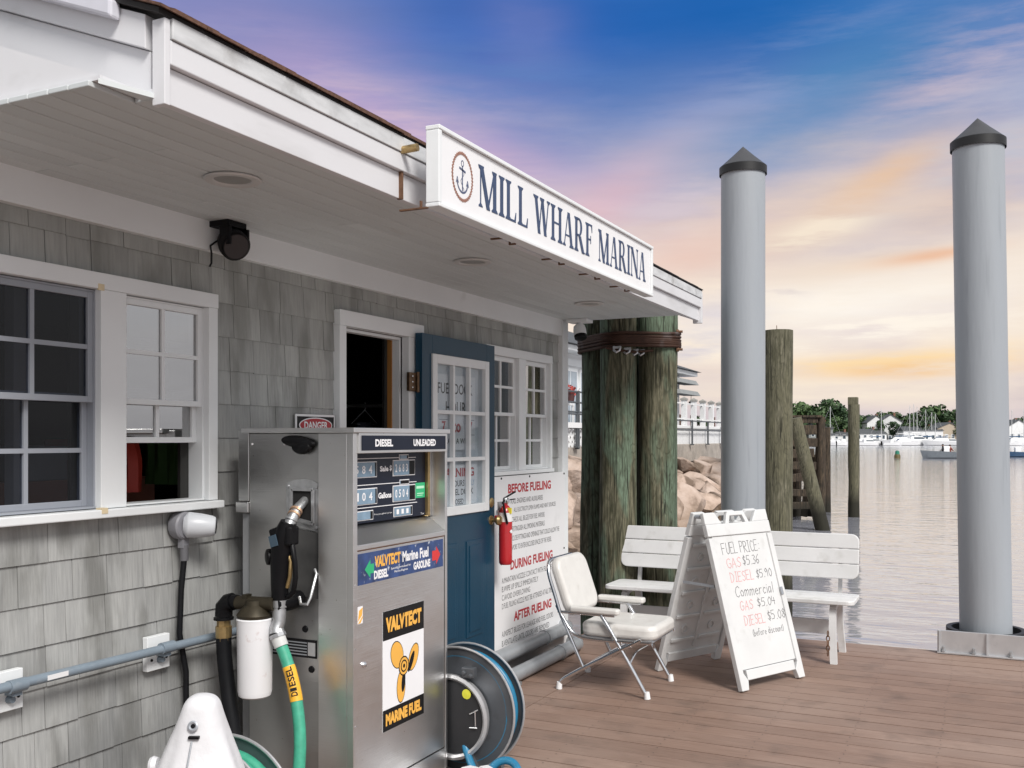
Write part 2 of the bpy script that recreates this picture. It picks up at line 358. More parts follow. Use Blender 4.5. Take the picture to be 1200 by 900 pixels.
def glassmat(name, tint=(.9,.93,.95), refl=.12, alpha=.85, rough=.02):
    m = bpy.data.materials.new(name); m.use_nodes = True; nt = m.node_tree; n_ = nt.nodes; l = nt.links
    for x in list(n_): n_.remove(x)
    o = n_.new('ShaderNodeOutputMaterial'); tr = n_.new('ShaderNodeBsdfTransparent'); tr.inputs[0].default_value = (*[t*alpha for t in tint], 1)
    gl = n_.new('ShaderNodeBsdfGlossy'); gl.inputs['Roughness'].default_value = rough
    fr = n_.new('ShaderNodeLayerWeight'); fr.inputs[0].default_value = .5
    pw = n_.new('ShaderNodeMath'); pw.operation = 'POWER'; pw.inputs[1].default_value = 5; l.new(fr.outputs['Facing'], pw.inputs[0])
    ad = n_.new('ShaderNodeMath'); ad.operation = 'MULTIPLY_ADD'; ad.inputs[1].default_value = .8; ad.inputs[2].default_value = refl; ad.use_clamp = True; l.new(pw.outputs[0], ad.inputs[0])
    mx = n_.new('ShaderNodeMixShader'); l.new(ad.outputs[0], mx.inputs[0]); l.new(tr.outputs[0], mx.inputs[1]); l.new(gl.outputs[0], mx.inputs[2]); l.new(mx.outputs[0], o.inputs[0])
    return m
GLASS = glassmat('window_glass', tint=(.85,.92,1), refl=.52, alpha=.5)
GLASSD = glassmat('dark_screened_glass', tint=(.9,.93,1), refl=.025, alpha=.62, rough=.03)
DOORGL = glassmat('door_glass', refl=.05, alpha=.98)
def shinglemat():
    m, nt, b = newmat('weathered_shingle'); n_ = nt.nodes; l = nt.links
    g = n_.new('ShaderNodeNewGeometry'); oi = n_.new('ShaderNodeObjectInfo')
    sc_ = n_.new('ShaderNodeVectorMath'); sc_.operation = 'SCALE'; cx = n_.new('ShaderNodeCombineXYZ')
    mu = n_.new('ShaderNodeMath'); mu.operation = 'MULTIPLY'; mu.inputs[1].default_value = 53; l.new(oi.outputs['Random'], mu.inputs[0])
    for i in range(3): l.new(mu.outputs[0], cx.inputs[i])
    av = n_.new('ShaderNodeVectorMath'); l.new(g.outputs['Position'], av.inputs[0]); l.new(cx.outputs[0], av.inputs[1])
    def nzz(vec, s, st, d=6):
        q = n_.new('ShaderNodeMapping'); q.inputs['Scale'].default_value = st; l.new(vec, q.inputs[0])
        t = n_.new('ShaderNodeTexNoise'); t.inputs['Scale'].default_value = s; t.inputs['Detail'].default_value = d; l.new(q.outputs[0], t.inputs['Vector']); return t.outputs['Fac']
    def mrr(f, a, bb, c, d):
        r_ = n_.new('ShaderNodeMapRange'); l.new(f, r_.inputs[0])
        for i, v in enumerate((a, bb, c, d)): r_.inputs[i+1].default_value = v
        return r_.outputs[0]
    def mix(f, c1, c2):
        x = n_.new('ShaderNodeMix'); x.data_type = 'RGBA'; l.new(f, x.inputs[0])
        for i, c in ((6, c1), (7, c2)):
            if isinstance(c, tuple): x.inputs[i].default_value = (*c, 1)
            else: l.new(c, x.inputs[i])
        return x.outputs[2]
    grain = nzz(av.outputs[0], 8, (1, 12, .9))
    broad = nzz(av.outputs[0], 5, (1, 2.2, .8), 3)
    c = mix(mrr(broad, .3, .7, 0, 1), (.325,.33,.325), (.415,.42,.41))
    c = mix(mrr(grain, .42, .75, 0, .38), c, (.205,.207,.208))
    stain = nzz(g.outputs['Position'], 3.2, (1, 2.2, .7), 8)
    c = mix(mrr(stain, .49, .64, 0, .65), c, (.15,.15,.14))
    # mildew low on the wall, near the deck
    sx = n_.new('ShaderNodeSeparateXYZ'); l.new(g.outputs['Position'], sx.inputs[0])
    low = mrr(sx.outputs[2], .05, 1.0, .75, 0.0)
    mm = n_.new('ShaderNodeMath'); mm.operation = 'MULTIPLY'; l.new(low, mm.inputs[0]); l.new(mrr(nzz(g.outputs['Position'], 2.6, (1, 1.6, .8), 7), .40, .62, 0, 1), mm.inputs[1])
    c = mix(mm.outputs[0], c, (.10,.105,.11))
    # greenish tone under the frieze, lightened in colour to offset the soffit's shade
    hi = mrr(sx.outputs[2], 1.5, 2.3, 0, .35); c = mix(hi, c, (.335,.35,.318))
    hs = n_.new('ShaderNodeHueSaturation'); l.new(c, hs.inputs['Color']); l.new(mrr(oi.outputs['Random'], 0, 1, .90, 1.08), hs.inputs['Value'])
    l.new(hs.outputs[0], b.inputs['Base Color']); b.inputs['Roughness'].default_value = .85; b.inputs['Specular IOR Level'].default_value = .25
    bn = n_.new('ShaderNodeBump'); bn.inputs['Distance'].default_value = .0025; l.new(grain, bn.inputs['Height']); l.new(bn.outputs[0], b.inputs['Normal'])
    return m
SHING = shinglemat()
def woodmat(name, c1, c2, c3, green=.0, wet=None, vs=.35, bump=.006, s=9):
    m, nt, b = newmat(name); n_ = nt.nodes; l = nt.links
    g = n_.new('ShaderNodeNewGeometry')
    def nzz(s, st, d=7, off=0):
        q = n_.new('ShaderNodeMapping'); q.inputs['Scale'].default_value = st; q.inputs['Location'].default_value = (off,)*3; l.new(g.outputs['Position'], q.inputs[0])
        t = n_.new('ShaderNodeTexNoise'); t.inputs['Scale'].default_value = s; t.inputs['Detail'].default_value = d; t.inputs['Distortion'].default_value = .6; l.new(q.outputs[0], t.inputs['Vector']); return t.outputs['Fac']
    def mrr(f, a, bb, c, d):
        r_ = n_.new('ShaderNodeMapRange'); l.new(f, r_.inputs[0])
        for i, v in enumerate((a, bb, c, d)): r_.inputs[i+1].default_value = v
        return r_.outputs[0]
    def mix(f, c1, c2):
        x = n_.new('ShaderNodeMix'); x.data_type = 'RGBA'; l.new(f, x.inputs[0])
        for i, c in ((6, c1), (7, c2)):
            if isinstance(c, tuple): x.inputs[i].default_value = (*c, 1)
            else: l.new(c, x.inputs[i])
        return x.outputs[2]
    fine = nzz(s*1.6, (3, 3, vs*.8), 9); br = nzz(2.6, (1.6, 1.6, .5), 6, 4)
    cont = nzz(2.4, (1.6, 1.6, .30), 3, 2)
    fr1 = n_.new('ShaderNodeMath'); fr1.operation = 'MULTIPLY'; fr1.inputs[1].default_value = 16; l.new(cont, fr1.inputs[0])
    fr2 = n_.new('ShaderNodeMath'); fr2.operation = 'PINGPONG'; fr2.inputs[1].default_value = .5; l.new(fr1.outputs[0], fr2.inputs[0])
    rings = mrr(fr2.outputs[0], .0, .16, 1, 0)
    c = mix(mrr(fine, .40, .62, 0, 1), c1, c2); c = mix(mrr(br, .46, .56, 0, 1), c, c3)
    c = mix(mrr(nzz(30, (2, 2, .5), 6, 7), .35, .65, 0, .5), c, (c1[0]*.6, c1[1]*.6, c1[2]*.6))
    dk = n_.new('ShaderNodeMath'); dk.operation = 'MULTIPLY'; dk.inputs[1].default_value = .55; l.new(rings, dk.inputs[0])
    c = mix(dk.outputs[0], c, (c1[0]*.5, c1[1]*.5, c1[2]*.5))
    cracks = nzz(26, (3, 3, .09), 5, 9); c = mix(mrr(cracks, .57, .64, 0, .9), c, (c1[0]*.22, c1[1]*.22, c1[2]*.22))
    if wet is not None:
        sx = n_.new('ShaderNodeSeparateXYZ'); l.new(g.outputs['Position'], sx.inputs[0])
        c = mix(mrr(sx.outputs[2], wet-.15, wet+.25, .93, 0), c, (.018,.017,.012))
    l.new(c, b.inputs['Base Color']); b.inputs['Roughness'].default_value = .8; b.inputs['Specular IOR Level'].default_value = .3
    bn = n_.new('ShaderNodeBump'); bn.inputs['Distance'].default_value = bump
    ad = n_.new('ShaderNodeMath'); ad.operation = 'SUBTRACT'; l.new(fine, ad.inputs[0]); l.new(cracks, ad.inputs[1]); l.new(ad.outputs[0], bn.inputs['Height']); l.new(bn.outputs[0], b.inputs['Normal'])
    return m
PILEGREEN = woodmat('algae_green_timber', (.065,.065,.038), (.215,.200,.135), (.150,.205,.145))
PILEBROWN = woodmat('weathered_brown_timber', (.10,.095,.06), (.20,.185,.13), (.15,.14,.09), wet=.05)
PILEDARK = woodmat('tarred_old_timber', (.035,.028,.02), (.12,.085,.055), (.07,.05,.035), wet=-.1)
def deckmat():
    m, nt, b = newmat('composite_deck_board'); n_ = nt.nodes; l = nt.links
    g = n_.new('ShaderNodeNewGeometry'); oi = n_.new('ShaderNodeObjectInfo')
    def nzz(s, st, d=6):
        q = n_.new('ShaderNodeMapping'); q.inputs['Scale'].default_value = st; l.new(g.outputs['Position'], q.inputs[0])
        t = n_.new('ShaderNodeTexNoise'); t.inputs['Scale'].default_value = s; t.inputs['Detail'].default_value = d; l.new(q.outputs[0], t.inputs['Vector']); return t.outputs['Fac']
    def mrr(f, a, bb, c, d):
        r_ = n_.new('ShaderNodeMapRange'); l.new(f, r_.inputs[0])
        for i, v in enumerate((a, bb, c, d)): r_.inputs[i+1].default_value = v
        return r_.outputs[0]
    def mix(f, c1, c2):
        x = n_.new('ShaderNodeMix'); x.data_type = 'RGBA'; l.new(f, x.inputs[0])
        for i, c in ((6, c1), (7, c2)):
            if isinstance(c, tuple): x.inputs[i].default_value = (*c, 1)
            else: l.new(c, x.inputs[i])
        return x.outputs[2]
    grain = nzz(14, (.35, 7, 1)); wear = nzz(.9, (1, 1, 1), 5); spots = nzz(5, (1,1,1), 8)
    c = mix(mrr(grain, .3, .7, 0, 1), (.190,.120,.089), (.275,.184,.143))
    c = mix(mrr(wear, .42, .68, 0, .6), c, (.34,.25,.205))
    c = mix(mrr(spots, .54, .72, 0, .5), c, (.125,.088,.07))
    hs = n_.new('ShaderNodeHueSaturation'); l.new(c, hs.inputs['Color']); l.new(mrr(oi.outputs['Random'], 0, 1, .90, 1.08), hs.inputs['Value'])
    l.new(hs.outputs[0], b.inputs['Base Color']); b.inputs['Roughness'].default_value = .62; b.inputs['Specular IOR Level'].default_value = .35
    bn = n_.new('ShaderNodeBump'); bn.inputs['Distance'].default_value = .0015; l.new(grain, bn.inputs['Height']); l.new(bn.outputs[0], b.inputs['Normal'])
    return m
DECK = deckmat()
def rockmat():
    m, nt, b = newmat('pink_granite'); n_ = nt.nodes; l = nt.links
    g = n_.new('ShaderNodeNewGeometry'); oi = n_.new('ShaderNodeObjectInfo')
    t = n_.new('ShaderNodeTexNoise'); t.inputs['Scale'].default_value = 2.2; t.inputs['Detail'].default_value = 8; l.new(g.outputs['Position'], t.inputs['Vector'])
    cr = n_.new('ShaderNodeValToRGB'); l.new(t.outputs['Fac'], cr.inputs[0]); e = cr.color_ramp.elements
    e[0].position = .36; e[0].color = (.15,.105,.075,1); e[1].position = .66; e[1].color = (.50,.40,.34,1)
    x = e.new(.5); x.color = (.42,.32,.26,1)
    hs = n_.new('ShaderNodeHueSaturation'); l.new(cr.outputs[0], hs.inputs['Color'])
    mr = n_.new('ShaderNodeMapRange'); mr.inputs[3].default_value = .75; mr.inputs[4].default_value = 1.2; l.new(oi.outputs['Random'], mr.inputs[0]); l.new(mr.outputs[0], hs.inputs['Value'])
    sx = n_.new('ShaderNodeSeparateXYZ'); l.new(g.outputs['Position'], sx.inputs[0])
    m2 = n_.new('ShaderNodeMapRange'); m2.inputs[1].default_value = -.4; m2.inputs[2].default_value = .25; m2.inputs[3].default_value = .85; m2.inputs[4].default_value = 0; l.new(sx.outputs[2], m2.inputs[0])
    mx = n_.new('ShaderNodeMix'); mx.data_type = 'RGBA'; l.new(m2.outputs[0], mx.inputs[0]); l.new(hs.outputs[0], mx.inputs[6]); mx.inputs[7].default_value = (.16,.10,.05,1)
    l.new(mx.outputs[2], b.inputs['Base Color']); b.inputs['Roughness'].default_value = .85
    t2 = n_.new('ShaderNodeTexNoise'); t2.inputs['Scale'].default_value = 9; t2.inputs['Detail'].default_value = 8; l.new(g.outputs['Position'], t2.inputs['Vector'])
    bn = n_.new('ShaderNodeBump'); bn.inputs['Distance'].default_value = .04; l.new(t2.outputs['Fac'], bn.inputs['Height']); l.new(bn.outputs[0], b.inputs['Normal'])
    return m
ROCK = rockmat()
def leafmat(name, c1, c2):
    m, nt, b = newmat(name); n_ = nt.nodes; l = nt.links
    g = n_.new('ShaderNodeNewGeometry'); oi = n_.new('ShaderNodeObjectInfo')
    t = n_.new('ShaderNodeTexNoise'); t.inputs['Scale'].default_value = .5; t.inputs['Detail'].default_value = 4; l.new(g.outputs['Position'], t.inputs['Vector'])
    ad = n_.new('ShaderNodeMath'); ad.operation = 'ADD'; l.new(t.outputs['Fac'], ad.inputs[0])
    m2 = n_.new('ShaderNodeMath'); m2.operation = 'MULTIPLY_ADD'; m2.inputs[1].default_value = .7; m2.inputs[2].default_value = -.35; l.new(oi.outputs['Random'], m2.inputs[0]); l.new(m2.outputs[0], ad.inputs[1])
    mx = n_.new('ShaderNodeMix'); mx.data_type = 'RGBA'; l.new(ad.outputs[0], mx.inputs[0]); mx.inputs[6].default_value = (*c1, 1); mx.inputs[7].default_value = (*c2, 1)
    l.new(mx.outputs[2], b.inputs['Base Color']); b.inputs['Roughness'].default_value = .7
    return m
LEAF = leafmat('tree_foliage', (.02,.05,.02), (.07,.12,.035))
def watermat():
    m, nt, b = newmat('harbour_water'); n_ = nt.nodes; l = nt.links
    g = n_.new('ShaderNodeNewGeometry')
    b.inputs['Base Color'].default_value = (.30,.305,.345,1); b.inputs['Roughness'].default_value = .06; b.inputs['IOR'].default_value = 1.75; b.inputs['Specular IOR Level'].default_value = .7
    def nzz(s, st, d, rot):
        q = n_.new('ShaderNodeMapping'); q.inputs['Scale'].default_value = st; q.inputs['Rotation'].default_value = (0,0,rot); l.new(g.outputs['Position'], q.inputs[0])
        t = n_.new('ShaderNodeTexNoise'); t.inputs['Scale'].default_value = s; t.inputs['Detail'].default_value = d; l.new(q.outputs[0], t.inputs['Vector']); return t.outputs['Fac']
    a = nzz(1.7, (.45, 1.5, 1), 3, R(-26)); c = nzz(7, (.6, 1.3, 1), 2, R(-35))
    mu = n_.new('ShaderNodeMath'); mu.operation = 'MULTIPLY_ADD'; mu.inputs[1].default_value = .22; l.new(c, mu.inputs[0]); l.new(a, mu.inputs[2])
    bn = n_.new('ShaderNodeBump'); bn.inputs['Distance'].default_value = .020; bn.inputs['Strength'].default_value = 1; l.new(mu.outputs[0], bn.inputs['Height']); l.new(bn.outputs[0], b.inputs['Normal'])
    return m
WATER = watermat()

# ---- lettering
_fc = {}
def text(s, m, parent, o, ux, uy, width=None, height=None, name='lettering', bold=0, th=.0006, align='L', local=False):
    """flat lettering on the plane (o,ux,uy); o is the lower left corner (or lower centre with align C)"""
    key = (s, bold)
    if key not in _fc:
        cu = bpy.data.curves.new('txt', 'FONT'); cu.body = s; cu.size = 1; cu.offset = bold; cu.resolution_u = 3; cu.fill_mode = 'FRONT'
        ob = bpy.data.objects.new('txt', cu); col.objects.link(ob); bpy.context.view_layer.update()
        dg = bpy.context.evaluated_depsgraph_get(); me = bpy.data.meshes.new_from_object(ob.evaluated_get(dg))
        vs = [(v.co.x, v.co.y) for v in me.vertices]; fs = [tuple(p.vertices) for p in me.polygons]
        bpy.data.objects.remove(ob); bpy.data.curves.remove(cu); bpy.data.meshes.remove(me)
        x0 = min(v[0] for v in vs); x1 = max(v[0] for v in vs); y0 = min(v[1] for v in vs); y1 = max(v[1] for v in vs)
        _fc[key] = (vs, fs, x0, x1, y0, y1)
    vs, fs, x0, x1, y0, y1 = _fc[key]
    sy = (height or .1)/(y1-y0); sx = (width/(x1-x0)) if width else sy
    W_ = (x1-x0)*sx; off = -W_/2 if align == 'C' else 0
    o = Vector(o); ux = Vector(ux).normalized(); uy = Vector(uy).normalized(); nn = ux.cross(uy).normalized()*th
    b = M(); b.v = [tuple(o+ux*((v[0]-x0)*sx+off)+uy*((v[1]-y0)*sy)+nn) for v in vs]; b.f = fs
    return build(name, b, m, parent, local=local)

def serif(ch):
    """serif capitals on a 1-high grid: list of polygons and advance width"""
    t, n, s = .178, .055, .045    # thick stem, thin stroke, serif height
    P = []
    def stem(x, wd, y0=0, y1=1): P.append([(x, y0), (x+wd, y0), (x+wd, y1), (x, y1)])
    def ser(x, wd, y, up, ex=.075):
        if up: P.append([(x-ex, y-s), (x+wd+ex, y-s), (x+wd+ex, y), (x-ex, y)]); P.append([(x-.02, y-s*1.9), (x+wd+.02, y-s*1.9), (x+wd+ex*.6, y-s*.95), (x-ex*.6, y-s*.95)])
        else: P.append([(x-ex, y), (x+wd+ex, y), (x+wd+ex, y+s), (x-ex, y+s)]); P.append([(x-ex*.6, y+s*.95), (x+wd+ex*.6, y+s*.95), (x+wd+.02, y+s*1.9), (x-.02, y+s*1.9)])
    def diag(xa, ya, xb, yb, wd): P.append([(xa, ya), (xa+wd, ya), (xb+wd, yb), (xb, yb)][::(1 if ya < yb else -1)])
    if ch == 'I': stem(.09, t); ser(.09, t, 1, 1); ser(.09, t, 0, 0); return P, .34
    if ch == 'L': stem(.09, t); ser(.09, t, 1, 1); ser(.09, t, 0, 0); P.append([(.2, 0), (.62, 0), (.62, n), (.2, n)]); P.append([(.54, n), (.62, n), (.645, .26), (.615, .26)]); return P, .68
    if ch == 'M':
        stem(.10, n); ser(.10, n, 0, 0); stem(.80, t); ser(.80, t, 0, 0); ser(.80, t*.8, 1, 1, .05); ser(.06, t, 1, 1, .05)
        diag(.44, 0, .07, 1, t*1.02); diag(.48, 0, .84, 1, n*1.1); return P, 1.06
    if ch == 'N':
        stem(.10, n); ser(.10, n, 0, 0); stem(.72, n); ser(.72, n, 1, 1); diag(.66, 0, .06, 1, t*1.1); ser(.05, t, 1, 1, .05); return P, .86
    if ch == 'W':
        diag(.28, 0, .05, 1, t); diag(.33, 0, .52, 1, n); diag(.70, 0, .47, 1, t); diag(.76, 0, .97, 1, n)
        ser(.05, t, 1, 1, .07); ser(.47, t, 1, 1, .05); ser(.97, n, 1, 1, .08); return P, 1.10
    if ch == 'H':
        stem(.09, t); stem(.60, t); P.append([(.22, .49), (.62, .49), (.62, .545), (.22, .545)])
        for x in (.09, .60): ser(x, t, 1, 1); ser(x, t, 0, 0)
        return P, .85
    if ch == 'A':
        diag(.08, 0, .36, 1, n); diag(.58, 0, .35, 1, t); P.append([(.20, .30), (.58, .30), (.58, .35), (.20, .35)])
        ser(.08, n, 0, 0, .08); ser(.58, t, 0, 0, .07); return P, .82
    if ch == 'F':
        stem(.09, t); ser(.09, t, 1, 1); ser(.09, t, 0, 0); P.append([(.2, 1-n), (.58, 1-n), (.58, 1), (.2, 1)]); P.append([(.55, .76), (.58, .76), (.58, 1-n), (.50, 1-n)])
        P.append([(.2, .50), (.46, .50), (.46, .55), (.2, .55)]); P.append([(.44, .40), (.47, .40), (.47, .65), (.44, .65)]); return P, .64
    if ch == 'R':
        stem(.09, t); ser(.09, t, 1, 1); ser(.09, t, 0, 0)
        K = 12
        for k in range(K):
            a0 = -math.pi/2+math.pi*k/K; a1 = -math.pi/2+math.pi*(k+1)/K
            ox, oy, ix, iy, cx, cy = .25, .265, .12, .215, .38, .735
            P.append([(cx+ix*math.cos(a0), cy+iy*math.sin(a0)), (cx+ox*math.cos(a0), cy+oy*math.sin(a0)), (cx+ox*math.cos(a1), cy+oy*math.sin(a1)), (cx+ix*math.cos(a1), cy+iy*math.sin(a1))])
        P.append([(.2, .95), (.39, .95), (.39, 1), (.2, 1)]); P.append([(.2, .47), (.39, .47), (.39, .52), (.2, .52)])
        diag(.62, 0, .34, .48, t); P.append([(.62, 0), (.84, 0), (.84, s*.9), (.62, s*.9)]); return P, .86
    return P, .42
def seriftext(s, m, parent, o, ux, uy, width, height, name, th=.0012, gap=.05, local=False):
    adv = []; x = 0
    for c in s:
        P, wd = serif(c); adv.append((x, P)); x += wd+gap
    k = width/(x-gap); ux = Vector(ux).normalized(); uy = Vector(uy).normalized(); o = Vector(o)
    for (x0, P), c in zip(adv, s):
        if not P: continue
        b = M()
        for i, p in enumerate(P): b.prism([((x0+a)*k, bb*height) for a, bb in p], o, ux, uy, th+.00012*i)
        build(name, b, m, parent, local=local)

# handwriting, 4 x 6 grid strokes
HW = {'F': [[(3.4,6),(0,5.8),(0,0)],[(0,3.2),(2.6,3.3)]], 'U': [[(0,6),(0,1.2),(1.2,0),(2.6,.6),(3,2),(3,6)]], 'E': [[(3.2,6),(0,5.9),(0,0),(3.2,.1)],[(0,3.1),(2.5,3.2)]],
 'L': [[(0,6),(0,0),(3,.1)]], 'P': [[(0,0),(0,6),(2.4,5.8),(3,4.6),(2.3,3.3),(0,3)]], 'R': [[(0,0),(0,6),(2.4,5.8),(3,4.7),(2.2,3.4),(0,3.1),(3,0)]],
 'I': [[(1.2,6),(1.2,0)],[(.3,6),(2.1,6)],[(.3,0),(2.1,0)]], 'C': [[(3,5),(2,6),(.7,5.3),(0,3.2),(.6,.8),(2,0),(3,.9)]], 'A': [[(0,0),(1.6,6),(3.2,0)],[(.6,2.2),(2.6,2.2)]],
 'S': [[(3,5.2),(1.8,6),(.4,5),(.8,3.6),(2.6,2.5),(2.8,1),(1.4,0),(0,.8)]], 'G': [[(3,5),(2,6),(.6,5.2),(0,3),(.7,.7),(2,0),(3.1,1),(3.1,2.8),(1.8,2.8)]],
 'D': [[(0,0),(0,6),(1.6,5.6),(3,4),(3,2),(1.6,.3),(0,0)]], '$': [[(2.8,4.8),(1.6,5.5),(.4,4.6),(.9,3.4),(2.4,2.6),(2.6,1.3),(1.3,.5),(.1,1.2)],[(1.5,6.4),(1.5,-.4)]],
 '5': [[(2.8,6),(.3,6),(.1,3.5),(1.8,3.7),(2.8,2.4),(2,.4),(0,.3)]], '.': [[(.6,0),(.9,.3)]], '3': [[(.1,5.6),(1.6,6),(2.6,4.8),(1.1,3.3),(2.8,2.2),(2,.3),(0,.5)]],
 '6': [[(2.4,6),(.5,4),(0,1.8),(1.2,0),(2.6,1.2),(2,2.9),(.3,2.2)]], '9': [[(2.6,4.6),(1.4,6),(.1,4.6),(1,3.1),(2.6,4.6),(2.3,0)]], '0': [[(1.4,6),(0,4),(.2,1.4),(1.4,0),(2.7,1.8),(2.6,4.4),(1.4,6)]],
 '4': [[(.4,6),(0,2.6),(2.8,2.6)],[(2.1,5),(2.1,0)]], '8': [[(2.5,5),(1.3,6),(.2,4.8),(2.6,1.6),(1.4,0),(.1,1.3),(2.5,5)]], ':': [[(.6,1),(.9,1.2)],[(.6,3.6),(.9,3.8)]],
 'o': [[(1.2,3.4),(0,2.2),(.5,.2),(1.9,.2),(2.3,2),(1.2,3.4)]], 'm': [[(0,3.4),(0,0)],[(0,2.6),(.9,3.5),(1.4,2.8),(1.4,0)],[(1.4,2.6),(2.4,3.5),(2.9,2.8),(2.9,0)]],
 'e': [[(0,1.8),(2.2,2),(1.6,3.4),(.3,2.9),(.1,.9),(1.1,0),(2.2,.6)]], 'r': [[(0,3.4),(0,0)],[(0,2.2),(.8,3.3),(1.8,3.2)]], 'c': [[(2,2.9),(1,3.4),(0,1.9),(.8,0),(2.1,.6)]],
 'i': [[(.4,3.4),(.4,0)],[(.4,4.6),(.5,4.8)]], 'a': [[(2,3.2),(.8,3.4),(0,1.8),(.7,0),(2,1.2),(2,3.3),(2.2,0)]], 'l': [[(.4,6),(.5,0)]], 'b': [[(0,6),(0,0)],[(0,2.4),(1.2,3.3),(2.1,1.8),(1.2,0),(0,.5)]],
 'f': [[(2,5.6),(1,6),(.7,4.6),(.7,0)],[(0,3.4),(1.8,3.4)]], 'd': [[(2,6),(2,0)],[(2,2.6),(.9,3.4),(0,1.7),(.9,0),(2,.8)]], 's': [[(1.8,3),(.9,3.5),(.1,2.7),(1.7,1.1),(.9,0),(0,.5)]],
 'u': [[(0,3.4),(.1,.7),(1,0),(1.9,1),(1.9,3.4)],[(1.9,1),(2.1,0)]], 'n': [[(0,3.4),(0,0)],[(0,2.4),(1,3.4),(1.9,2.6),(1.9,0)]], 't': [[(.7,5.2),(.7,.4),(1.5,0)],[(0,3.4),(1.6,3.5)]], '(': [[(1.2,6),(.3,3),(1.2,-.4)]], ')': [[(0,6),(.9,3),(0,-.4)]]}
def hand(s, m, parent, o, ux, uy, h, width, th=.003, name='handwriting', local=False):
    x = 0; strokes = []
    for c in s:
        if c == ' ': x += 2.2; continue
        g = HW[c]; mx = max(p[0] for st in g for p in st)
        jx, jy, sl = random.uniform(-.2,.2), random.uniform(-.25,.25), random.uniform(0,.12)
        for st in g: strokes.append([(x+p[0]+p[1]*sl+jx, p[1]+jy) for p in st])
        x += mx+1.0
    kx = width/x; ky = h/6; b = M(); i = 0; o = Vector(o); ux = Vector(ux).normalized(); uy = Vector(uy).normalized()
    for st in strokes:
        for (xa, ya), (xb, yb) in zip(st, st[1:]):
            A = Vector((xa*kx, ya*ky)); B = Vector((xb*kx, yb*ky)); d = B-A
            if d.length < 1e-6: continue
            d.normalize(); n_ = Vector((-d.y, d.x))*th/2; A = A-d*th*.4; B = B+d*th*.4; i += 1
            b.prism([tuple(A-n_), tuple(B-n_), tuple(B+n_), tuple(A+n_)], o, ux, uy, .0004+.00003*(i % 9))
    return build(name, b, m, parent, local=local)

# ================================================================== the setting
UY, UZ, UX = (0,1,0), (0,0,1), (1,0,0)
ZW = -.45
def at(px, t):
    """ground position at heading px (photo columns) and depth t, used for the far shore"""
    q = (px-600)/FPX; y_ = R(YAW)
    return (-math.sin(y_)+q*math.cos(y_))*t, (math.cos(y_)+q*math.sin(y_))*t
b = M(); b.add([(-3000,-1500,ZW),(3000,-1500,ZW),(3000,6000,ZW),(-3000,6000,ZW)], [(0,1,2,3)])
struct(build('water', b, WATER))
# sea bed / far terrain
b = M(); nx, ny = 60, 8
for j in range(ny+1):
    for i in range(nx+1):
        px = -900+i*55; t = 288+j*22
        x, y = at(px, t*(1+.0))
        z = -1.0 if j == 0 else (.2+j*.42+1.2*mnoise.noise(Vector((x*.02, y*.02, 0))))
        b.v.append((x, y, z))
for j in range(ny):
    for i in range(nx):
        a = j*(nx+1)+i; b.f.append((a, a+1, a+nx+2, a+nx+1))
struct(build('far_shore_ground', b, mat('shore_grass', (.07,.09,.04), .9, var=.3, scale=.1), smooth=True))

# ---------------- dock deck
deck = bpy.data.objects.new('dock_deck', None); col.objects.link(deck); struct(deck); deck.location = (0,4,0)
b = M(); b.box(-2.80,6.0,-4.0,7.46,-.42,-.05)
build('float_body', b, mat('float_concrete', (.10,.095,.09), .9), deck)
PW = .1395; y0 = -3.9; ys = []
y = y0
while y < 7.49: ys.append(y); y += PW+.0075
um = M(); um.box(-.5,.5,0,PW,-.032,0)
ume = build('plank', um, DECK, None); umesh = ume.data; bpy.data.objects.remove(ume)
def plank(x0, x1, y):
    o = bpy.data.objects.new('plank', umesh); col.objects.link(o); o.parent = deck
    o.location = ((x0+x1)/2, y-4, random.uniform(-.0022,.0008)); o.scale = (x1-x0,1,1); o.rotation_euler = (0,0,random.uniform(-.0006,.0006))
for i, y in enumerate(ys):
    if y > 7.5-PW*.5: continue
    plank(-2.80, -2.318, y); plank(-2.312, 1.34, y)
    if i > 6: plank(1.346, 5.0, y)
sq_ = M()
for i, y in enumerate(ys):
    if y > 7.4 or i < 8: continue
    for k in range(14):
        for dy in (.03, PW-.03):
            cx_, cy2 = -2.26+k*.41+random.uniform(-.008,.008), y+dy+random.uniform(-.005,.005)
            n0 = len(sq_.v); sq_.v += [(cx_+.0036*math.cos(a*math.pi/3), cy2+.0036*math.sin(a*math.pi/3), .0016) for a in range(6)]; sq_.f.append(tuple(range(n0, n0+6)))
stuff(build('deck_screw', sq_, mat('screw_head', (.05,.04,.035), .6), deck))
b = M(); b.box(-2.78,6.0,7.468,7.50,-.30,-.004); b.box(-2.78,6,-4.03,-3.92,-.3,-.004)
build('edge_board', b, DECK, deck)

